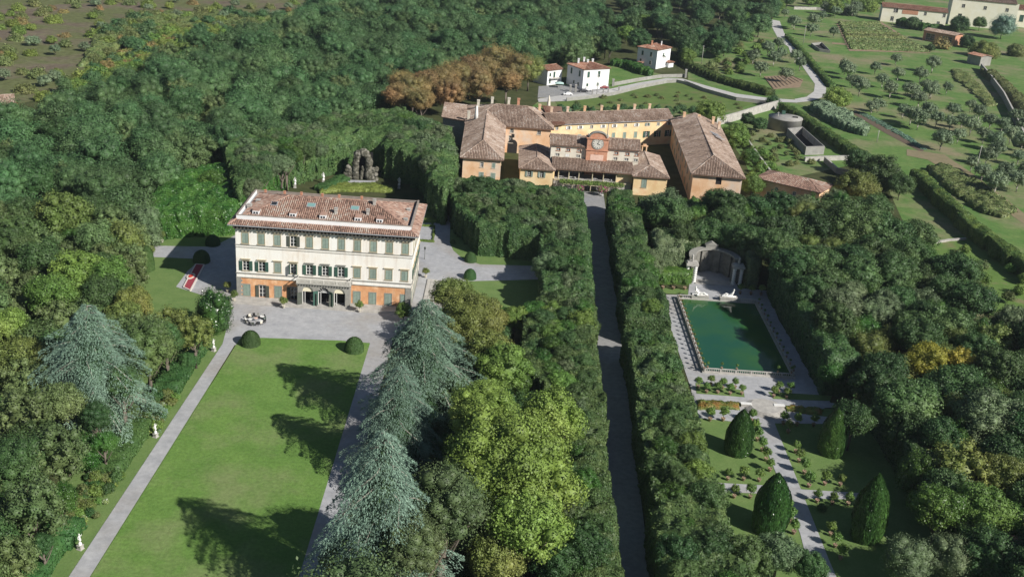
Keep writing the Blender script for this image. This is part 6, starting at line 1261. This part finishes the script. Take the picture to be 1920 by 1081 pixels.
# the pool side woods, explicit crowns
for a in ((1600,420,75,'large','oak',17,'large dark ilex above the pool on the right'),(1530,430,40,'broad','oakdark',14,'dark ilex behind the shaded hedge'),(1660,440,55,'broad','oak',15,'dark ilex near the side orchard'),(1540,500,42,'broad','oak',14,'ilex with sunlit top right of the pool head'),(1610,520,50,'round','oak',14,'round dark ilex in the right wood'),(1675,520,52,'round','oak',14,'round dark ilex further right in the wood'),(1570,580,46,'broad','grey',13,'grey-green ilex right of the pool'),(1640,590,34,'tall','grey',12,'grey upright tree in the right wood'),
 (1660,640,26,'tall','olivebrown',10,'thin yellowish bamboo-like tree in the right wood'),(1730,600,34,'round','oakdark',11,'very dark round tree by the orchard'),(1740,680,40,'broad','gold',11,'golden autumn tree in the middle of the right wood'),(1800,690,34,'airy','gold',11,'thin golden tree with pale branches'),(1790,645,32,'broad','olivebrown',10,'ochre tree behind the golden one'),(1860,640,44,'airy','olivebrown',11,'loose ochre tree at the right'),(1700,760,62,'round','oak',14,'broad dark ilex below the golden tree'),(1660,700,44,'broad','oakdark',12,'dark tree beside the shaded pool walk'),
 (1850,790,60,'round','grey',14,'blue-green cedar-like tree at the right edge'),(1760,830,44,'broad','oakdark',12,'dark tree in the lower right wood'),(1800,880,62,'airy','olivebrown',13,'reddish-brown tinted tree in the lower right'),(1880,900,50,'broad','olivebrown',12,'brownish tree at the right edge'),(1720,880,40,'tall','laurel',11,'upright green tree beside the deep shade'),(1840,960,60,'broad','bright',12,'mixed green tree in the lower right'),(1760,960,50,'broad','laurel',12,'green tree above the bottom right corner'),
 (1700,1050,50,'fine','grey',9,'grey-green shrub tree at the bottom right of the parterre'),(1780,1050,46,'fine','grey',9,'grey-green shrub tree next to the corner house'),(1400,1050,46,'round','oak',9,'ilex crown at the near end of the left parterre'),(1460,1040,44,'round','grey',9,'grey ilex crown at the near end of the middle path'),(1520,1070,36,'round','oak',8,'ilex crown overlapping the near end of the path'),(1330,1040,46,'round','oakdark',10,'dark ilex crown at the near left of the parterre'),(1270,1050,44,'round','oakdark',10,'dark ilex crown at the bottom of the avenue hedge'),(1560,700,30,'broad','laurel',8,'laurel at the bend of the shaded walk'),(1600,790,40,'broad','oakdark',10,'dark tree over the end of the flower strip'),(1920,700,50,'broad','oak',12,'dark tree cut by the right edge')):
    T(*a, name='woodland_tree')

LMK = [(-92,275,'beside the laurel bank'),(-38,345,'near the rock grotto'),(-60,345,'behind the grotto hedge'),(-5,420,'behind the autumn row'),(25,520,'behind the white annex'),(60,600,'behind the tall white house'),(130,640,'above the country road'),(-120,300,'at the left picture edge'),(-150,400,'above the left picture edge'),(-120,480,'under the golden thicket'),(-60,420,'deep in the middle of the wood'),(-100,560,'below the dry field'),(-20,620,'at the top picture edge'),(-70,700,'by the upper scrub band'),(-64,170,'beside the blue cedar'),(-80,215,'beside the yellowing band of trees'),(-75,135,'in the lower left corner'),(85,262,'behind the nymphaeum'),(90,300,'under the orange farmhouse'),(78,215,'beside the pool walk'),(80,170,'beside the magnolia beds'),(90,120,'near the bottom right corner'),(105,230,'beside the side orchard'),(105,180,'by the golden trees'),(125,140,'at the right picture edge'),(45,285,'behind the clipped screen'),(-5,110,'at the bottom under the lime'),(-2,170,'between cedars and lime'),(0,205,'by the shaded drive lawn'),(-300,600,'at the upper left corner'),(-220,520,'on the left of the hillside'),(-150,620,'in the middle of the hillside'),(-60,750,'at the right end of the hillside'),(130,470,'by the lower lane'),(110,400,'by the cistern'),(100,370,'by the long stable wall'),(250,700,'by the cream house'),(130,250,'on the orchard slope'),(40,430,'on the bank under the lane'),(20,400,'behind the rear wing')]
def where(x, y): return min(LMK, key=lambda q: (q[0]-x)**2+(q[1]-y)**2)[2]
def band(y): return ', at the picture bottom' if y < 125 else ', by the lower parterre' if y < 150 else ', by the upper parterre' if y < 180 else ', level with the steps' if y < 203 else ', level with the pool' if y < 246 else ', level with the nymphaeum' if y < 285 else ', near the clock house'
def side4(x, y, poly):
    cx_, cy_ = np.mean(np.array(poly), 0); return (', far' if y > cy_ else ', near')+(' right part' if x > cx_ else ' left part')
def relabel(txt, x, y, R, lo, hi):
    for k in (' in the ',' of the ',' between ',' on the ',' below ',' at the ',' above ',' round the ',' along ',' swelling ',' by the '):
        txt = txt.split(k)[0]
    sz = 'big ' if R > lo+(hi-lo)*.66 else 'small ' if R < lo+(hi-lo)*.33 else ''
    return sz+txt+' '+where(x, y)
def fill(poly, sp, species, seed, maxn=400, pad=.72, label=None):
    rng = random.Random(seed); P = np.array(poly); lo, hi = P.min(0), P.max(0); pts = []; n = 0; rej = [p for p in PLACED]
    area = (hi-lo).prod(); tries = int(area/sp**2*14)
    cand = np.c_[np.random.default_rng(seed).uniform(lo[0], hi[0], tries), np.random.default_rng(seed+1).uniform(lo[1], hi[1], tries)]; cand = cand[inpoly(cand, poly)]
    acc = np.array([(p[0], p[1], p[2]) for p in rej]) if rej else np.zeros((0, 3)); 
    ws = [s[-1] for s in species]
    out = []
    for c in cand:
        s = rng.choices(species, ws)[0]; R = rng.uniform(*s[2])
        if len(acc):
            d = np.hypot(acc[:, 0]-c[0], acc[:, 1]-c[1])
            if (d < (acc[:, 2]+R)*pad).any(): continue
        acc = np.vstack([acc, [c[0], c[1], R]]); out.append((c, s, R))
        if len(out) >= maxn: break
    for c, s, R in out:
        PLACED.append((c[0], c[1], R)); tree(s[0], s[1], c[0], c[1], rng.uniform(*s[3]), R, s[4], relabel(s[5], c[0], c[1], R, *s[2]) if label != 'grove' else ('big ' if R > 3.2 else 'small ')+{'round':'rounded ','broad':''}[s[0]]+s[5].replace('swelling ', '')+(band(c[1]) if 'avenue' in s[5] else side4(c[0], c[1], poly)), s[6] if len(s) > 8 else 'tree', s[7], rng=rng)
    print('filled', label, len(out)); return len(out)
def sp(kind, m, R, h, name, label, group, wgt, cat='tree'): return (kind, m, R, h, name, label, cat, group, wgt)
Z = lambda pts, z: [G(a, b_, z) for a, b_ in pts]
fill(Z([(-40,215),(60,200),(150,165),(250,125),(340,80),(470,68),(560,35),(600,-10),(760,-30),(1110,-30),(1130,60),(1112,92),(1020,106),(1000,112),(900,92),(800,130),(735,165),(690,190),(640,200),(560,225),(430,262),(300,320),(270,380),(-60,420)], 9), 9, [
 sp('fine','forest',(5.5,11.0),(9,16),'locust_tree','feathery green locust tree in the wood behind the villa','locust trees of the wood behind the villa',6),
 sp('broad','forest',(5,10),(10,17),'oak_tree','deep green oak in the wood behind the villa','oaks of the wood behind the villa',2.2),
 sp('airy','forest2',(4.5,6.5),(10,14),'ash_tree','dull grey-green ash in the wood behind the villa','ashes of the wood behind the villa',1.2),
 sp('round','oakdark',(5.5,7.5),(11,16),'dark_ilex','very dark round ilex in the wood behind the villa','dark ilexes of the wood behind the villa',1.0)], 5, 420, .60, 'forest')
fill(Z([(-60,425),(265,385),(262,470),(240,545),(290,590),(340,610),(325,650),(280,700),(210,790),(155,880),(105,970),(30,1090),(-60,1130)], 7), 8, [
 sp('broad','oak',(4.5,6.5),(10,14),'park_tree','deep green broadleaf in the park left of the lawn','green trees of the left park',2),
 sp('airy','forest2',(4,6),(9,13),'park_tree','thin grey-green tree in the park left of the lawn','thin trees of the left park',2),
 sp('broad','olivebrown',(4,6),(9,13),'park_tree','brownish turning tree in the park left of the lawn','turning trees of the left park',1),
 sp('fine','laurel',(3,4.5),(6,9),'laurel_tree','bright laurel in the park left of the lawn','laurels of the left park',1)], 8, 160, .58, 'left park')
fill(Z([(1112,-30),(1500,-30),(1470,20),(1430,50),(1370,80),(1310,100),(1262,85),(1190,72),(1140,95),(1120,95)], 8), 9, [
 sp('round','oakdark',(5.5,8),(12,17),'dark_ilex','dark ilex in the wood above the tall white house','dark ilexes above the white houses',3),
 sp('broad','forest',(5,8),(11,16),'oak_tree','green oak in the wood above the tall white house','oaks above the white houses',3),
 sp('broad','bright',(4,6),(9,12),'broadleaf_tree','lighter tree in the wood above the tall white house','lighter trees above the white houses',.7)], 11, 120, .6, 'top wood')
fill([(78,90),(79,250),(72,266),(66,276),(46,282),(41,276),(41,292),(62,300),(100,312),(108,320),(116,290),(114,262),(122,225),(150,232),(150,90)], 8, [
 sp('broad','oak',(4.5,6.5),(10,14),'woodland_tree','dark ilex of the wood right of the pool','dark ilexes right of the pool',3),
 sp('broad','oakdark',(4.5,6.5),(10,14),'woodland_tree','very dark ilex of the wood right of the pool','darkest ilexes right of the pool',2),
 sp('tall','laurel',(3,4.2),(8,11),'laurel_tree','upright green laurel of the wood right of the pool','laurels right of the pool',2),
 sp('fine','olivebrown',(3.5,5),(8,11),'woodland_tree','yellowing tree of the wood right of the pool','yellowing trees right of the pool',.8),
 sp('round','grey',(3.5,5.5),(8,12),'woodland_tree','grey-green ilex of the wood right of the pool','grey ilexes right of the pool',1.2)], 14, 240, .58, 'right wood')
fill([(-17,100),(12,100),(12,176),(5,185),(4,215),(-10,216),(-10,180),(-6,150)], 7, [
 sp('broad','oakdark',(3,4.5),(6,9),'understorey_tree','dark understorey tree between cedars and avenue hedge','dark understorey by the avenue',3), sp('broad','laurel',(3,4.2),(6,8),'laurel_tree','green laurel between cedars and avenue hedge','laurels by the avenue',2)], 17, 60, .5, 'centre')
GRP = 'ilex crowns of the tall hedges'
def grove(poly, h, seed, label, R=(2.2,3.8), mats=('oak','grey','oakdark','laurel'), pad=.62, n=90):
    c = np.mean(np.array(poly), 0); inner = [tuple(np.array(p)+(c-np.array(p))/np.linalg.norm(c-np.array(p))*.1) for p in poly]
    old = PLACED[:]; PLACED.clear()
    fill(inner, 4, [sp(k, m, R, (h, h+1.7), 'ilex_tree', label, GRP+', '+label[:28], wt) for k, m, wt in (('broad',mats[0],3),('round',mats[0],2),('broad',mats[1],2),('round',mats[2],1),('broad',mats[3],.8))], seed, n, pad, 'grove'); PLACED.extend(old)
grove([(28,92),(31.3,203),(36.4,203),(36.4,172),(36,150),(35.6,92)], 8.2, 101, 'ilex crown swelling above the near right avenue hedge', mats=('oak','laurel','grey','bright'))
grove([(32,218),(34,290),(36,302),(37.5,262),(37,216)], 8.2, 102, 'ilex crown swelling above the far right avenue hedge', mats=('oak','laurel','grey','bright'))
grove([(14.5,92),(17.7,92),(18.5,140),(19.6,200),(20.5,222),(13.5,222),(10,206),(11,187),(15,178)], 8.0, 103, 'ilex crown swelling above the left avenue hedge', mats=('oak','laurel','grey','bright'))
grove([(-8.5,282),(-2,268),(10,265),(15,262),(15,229),(20.5,229),(22,297),(3,303),(-3,304),(-9,303)], 9.0, 104, 'ilex crown on the clipped block by the villa drive', (2.6,4.4))
grove([(-67,276),(-60,314),(-54,332),(-45,344),(-38,344),(-32,332),(-24,320),(-19,300),(-17,300),(-19,348),(-35,370),(-54,362),(-68,336),(-80,314)], 11.9, 105, 'ilex crown on the great mass round the grotto', (2.8,4.8), ('grey','oak','oakdark','laurel'))
# scrub on the hillside
hedge('thicket', 'green and gold bramble thicket along the edge of the hillside wood', Z([(120,160),(190,120),(260,85),(330,62),(400,55),(440,62),(330,95),(240,150),(170,190)], 1), 2.6, 'boxyellow', amp=1.6, cell=1.8, bsc=6, dens=3, leaf=.9, seed=71, cat='thicket', kind='stuff', side=.5, fine=.8)
hedge('thicket', 'dull olive thicket below the dry field at the upper left', Z([(180,70),(260,30),(330,22),(420,30),(520,30),(560,20),(500,62),(470,64),(400,50),(250,75),(150,125)], 1), 2.0, 'scrub', amp=1.6, cell=2.0, bsc=6, dens=2.4, leaf=.9, seed=72, cat='thicket', kind='stuff', side=.5, fine=.8)
fill(Z([(-40,0),(600,0),(560,25),(470,62),(340,70),(250,118),(150,158),(60,195),(-40,215)], 1), 9, [
 sp('bush','scrub',(2.5,4.5),(2.5,4),'scrub_bush','olive-green scrub bush on the hillside at the upper left','scrub bushes of the upper left hillside',3,'shrub'),
 sp('bush','boxyellow',(2.5,5),(2.5,4.5),'bright_bush','yellow-green bush on the hillside at the upper left','yellow-green bushes of the upper left hillside',2.2,'shrub'),
 sp('bush','autumn',(2,4),(2,3),'russet_bush','russet bush on the hillside at the upper left','russet bushes of the upper left hillside',1.5,'shrub'),
 sp('olive','olive',(2.5,3.6),(4,5),'young_olive','young olive on the dry hillside at the upper left','young olives of the upper left hillside',1.2)], 21, 110, 1.25, 'hill scrub')
fill(Z([(110,170),(240,100),(330,60),(460,60),(540,66),(400,110),(260,170),(150,210)], 1), 7, [
 sp('bush','boxyellow',(3,5),(3,5),'bright_bush','yellow-green thicket bush at the forest edge','thicket at the forest edge',2,'shrub'), sp('bush','bright',(3,5.5),(3,5.5),'bright_bush','fresh green thicket bush at the forest edge','thicket bushes at the forest edge',2,'shrub'), sp('bush','autumn',(3,5),(3,4.5),'russet_bush','russet thicket bush at the forest edge','russet thicket at the forest edge',1,'shrub'), sp('bush','forest',(3,5.5),(4,6.5),'bright_bush','dark green thicket bush at the forest edge','dark thicket at the forest edge',1.5,'shrub')], 23, 150, .62, 'thicket')
fill(Z([(170,70),(260,30),(330,22),(420,30),(540,30),(500,62),(400,70),(250,95)], 1), 8, [sp('bush','scrub',(3,6),(3,5),'hill_bush','olive-green bush in the scrub band below the dry field','bushes of the scrub band',2,'shrub'), sp('bush','forest',(3,6),(4,6.5),'hill_bush','dark bush in the scrub band below the dry field','dark bushes of the scrub band',2,'shrub'), sp('bush','boxyellow',(3,5),(3,4.5),'hill_bush','golden-green bush in the scrub band below the dry field','yellow-green bushes of the scrub band',1,'shrub')], 24, 90, .8, 'band')
fill(Z([(1270,100),(1330,85),(1400,70),(1440,80),(1420,110),(1380,140),(1310,125)], 1), 6, [
 sp('bush','bright',(2,4),(2.5,4.5),'orchard_bush','green orchard bush above the lower lane','bushes above the lower lane',3,'shrub'), sp('bush','scrub',(2,3.5),(2.5,3.5),'orchard_bush','dull orchard bush above the lower lane','dull bushes above the lower lane',2,'shrub')], 25, 26, 1.25, 'orchard')
fill(PX((1400,232),(1470,262),(1530,310),(1480,312),(1440,300),(1400,262)), 4, [sp('bush','scrub',(1,2),(1.2,2.2),'garden_bush','weedy bush round the basin and cistern','weedy bushes round the basin',1,'shrub')], 27, 24, 1.4, 'garden weeds')
fill(PX((1400,270),(1440,300),(1470,350),(1450,372),(1410,350)), 4, [sp('bush','bright',(1.5,3),(2.5,4),'garden_bush','bush in the strip between stable and farmhouse','bushes between stable and farmhouse',2,'shrub')], 28, 16, 1.0, 'strip')
fill(PX((1765,470),(1860,480),(1930,540),(1930,580),(1840,575),(1770,530)), 6, [sp('bush','bright',(1.6,2.6),(2.5,3.5),'fruit_tree','small fruit tree in the side orchard','fruit trees of the side orchard',2), sp('bush','scrub',(1.4,2.4),(2.5,3.2),'fruit_tree','thin small fruit tree in the side orchard','thin fruit trees of the side orchard',1)], 29, 14, 2.2, 'side orchard')
fill(PX((1045,203),(1290,205),(1330,216),(1060,212)), 4, [sp('bush','forest',(1.2,2.2),(1.5,2.5),'wall_bush','dark bush along the back of the rear wing','dark bushes behind the rear wing',1,'shrub')], 30, 30, 1.1, 'rear bushes')
fill(PX((1050,190),(1280,172),(1420,200),(1300,214),(1060,206)), 6, [sp('bush','scrub',(.8,2),(.7,1.4),'slope_bush','low bush on the green bank below the lane','low bushes on the bank below the lane',1,'shrub')], 31, 26, 2.0, 'bank')
fill(PX((1580,0),(1640,8),(1650,20),(1600,30),(1560,30),(1500,14)), 8, [sp('broad','bright',(5,8),(9,12),'village_tree','green tree at the top edge by the cream house','trees by the cream house',2), sp('broad','olive',(5,7),(7,9),'village_olive','grey old olive at the top edge','old olives at the top edge',1)], 33, 16, .8, 'village')
for a in ((1800,44,20,'broad','oakdark',13,'dark tree before the large farmhouse front'),(1882,46,24,'fine','cedar',16,'blue-green cedar before the large farmhouse'),(1848,88,26,'broad','olivebrown',10,'olive-brown tree beside the red-roofed tool shed'),(1765,80,16,'bush','autumn',6,'russet shrub tree before the farm shed'),(1745,88,10,'bush','oakdark',5,'dark bush at the corner of the farm shed'),(1815,75,16,'broad','oakdark',8,'dark tree right of the farm shed'),(1905,90,18,'broad','scrub',8,'scrubby tree at the right edge below the farmhouse'),(1838,42,14,'broad','oak',10,'green tree under the farmhouse windows'),(1712,40,14,'broad','forest',9,'green tree at the right of the maize field')): T(*a, name='farm_tree')

# olives of the grove
O7 = lambda a, b_: (1640+a/3.604, 120+b_/3.604); O6 = lambda a, b_: (1400+a/2.844, b_/2.844)
ol = [O7(*p) for p in ((97,235),(45,165),(215,215),(245,245),(335,200),(375,235),(480,210),(235,415),(285,445),(410,425),(440,585),(555,540),(580,440),(695,390),(770,445),(725,540),(800,590),(905,545),(985,590),(870,805),(955,865),(715,800),(645,735),(805,885),(640,330),(520,370),(940,410),(365,240),(290,300),(355,375),(150,120),(185,370),(500,450),(640,485),(850,475),(990,470),(745,690),(820,650),(960,690),(1010,800),(1040,640),(300,130),(15,330))]
ol += [O6(*p) for p in ((595,515),(535,425),(520,400),(560,470),(790,352),(680,400),(660,615),(985,390),(460,205),(340,195),(280,380),(205,442),(140,355),(70,410),(30,350),(240,150),(400,115),(250,160),(180,325),(420,80),(520,80),(350,150),(200,100),(470,95),(560,90),(110,300),(255,340),(165,270))]
for i, (px, py) in enumerate(ol):
    x, y = G(px, py); R = RN.uniform(2.9, 4.3)*(1.0 if i < 43 else 1.1); h = R*1.55+1.2
    t = thing('olive_tree', ('big ' if R > 3.8 else 'small ' if R < 3.2 else '')+'silvery olive '+min([(320,740,'before the maize field'),(170,640,'beside the country road'),(190,560,'inside the bend of the road'),(200,500,'by the cabbage bed'),(170,400,'by the vegetable thicket'),(260,620,'in the upper middle of the grove'),(240,520,'in the middle of the grove'),(300,620,'under the garden wall'),(260,450,'at the right edge of the grove'),(210,430,'at the lower end of the grove'),(140,700,'at the top of the road')], key=lambda q: (q[0]-x)**2+(q[1]-y)**2)[2], 'tree', (x, y, 0), RN.uniform(0, 6.28), 'olive trees of the grove'); c = link('crown', RN.choice(CR['olive']), t, [LM['olive']]); c.scale = (R, R*RN.uniform(.85,1.1), R*1.15); c.location = (0, 0, h*.66); k = link('trunk', RN.choice(TRUNK), t, [PALEBARK]); k.scale = (h*1.1, h*1.1, h*.75)
# flower border clumps along the lawn path
k = 0
for (cx_, cy_, n_) in (((-60.6), 189, 0), (-60.0, 172, 54), (-60.8, 143, 60), (-62.2, 112, 18)):
    for i in range(n_):
        m = ['white','red','flower','bright','scrub','box','box','bright','scrub','olivebrown'][i % 10]; x, y = cx_+RN.uniform(-2.8,2.4), cy_+RN.uniform(-8,7.5); s = RN.uniform(.5,1.0)*(.8 if m in ('white','red','flower') else 1.3); nm = {'white':'white flowering','red':'red flowering','flower':'yellow flowering','olivebrown':'brownish','bright':'fresh green','scrub':'dull green','box':'dark green'}[m]
        t = thing('border_shrub', nm+(' shrub in the upper flower border by the lawn path' if cy_ > 160 else ' shrub in the middle flower border by the lawn path' if cy_ > 130 else ' shrub in the lowest flower border by the lawn path'), 'shrub', (x,y,0), RN.uniform(0,6), nm+' border shrubs %s' % ('upper' if cy_ > 160 else 'middle' if cy_ > 130 else 'lowest')); c = link('crown', RN.choice(CR['bush']), t, [LM[m]]); c.scale = (s,s,s); c.location = (0,0,s*.75); link('stem', TRUNK[0], t).scale = (s,s,s)
# fan palm by the tall white house
x, y = G(1240,127); t = thing('palm_tree', 'palm tree standing before the tall white house', 'palm tree', (x,y,0)); MB().tube([(0,0,0),(.1,0,3),(0,.1,6.2)], [.3,.22,.2], 8).build('trunk', BARK, t, world=False); b = MB()
for i in range(16):
    a = 2*math.pi*i/16; e_ = RN.uniform(-.2,.9); L_ = 2.0
    for j in range(3): s0, s1 = j/3, (j+1)/3; p = lambda s: (L_*s*math.cos(a), L_*s*math.sin(a), 6.2+L_*(e_*s-.8*s*s)); b.bar(p(s0), p(s1), .5*(1-s1*.6), .03)
b.build('frond', LM['oakdark'], t, world=False)
# the hazy autumn air
hb = MB().box(-700, 1100, -60, 1700, -1.0, 112).build('haze', bpy.data.materials.new('haze_air')); hm = hb.data.materials[0]; hm.use_nodes = True; hn = hm.node_tree; hn.nodes.remove(hn.nodes['Principled BSDF']); pv = hn.nodes.new('ShaderNodeVolumePrincipled'); pv.inputs['Density'].default_value = HAZE
pv.inputs['Color'].default_value = (.80,.88,1,1); pv.inputs['Anisotropy'].default_value = .2; hn.links.new(pv.outputs[0], hn.nodes['Material Output'].inputs['Volume']); tag(hb, kind='stuff')
print('objects', len(bpy.data.objects), 'tris', sum(len(m.polygons) for m in bpy.data.meshes))
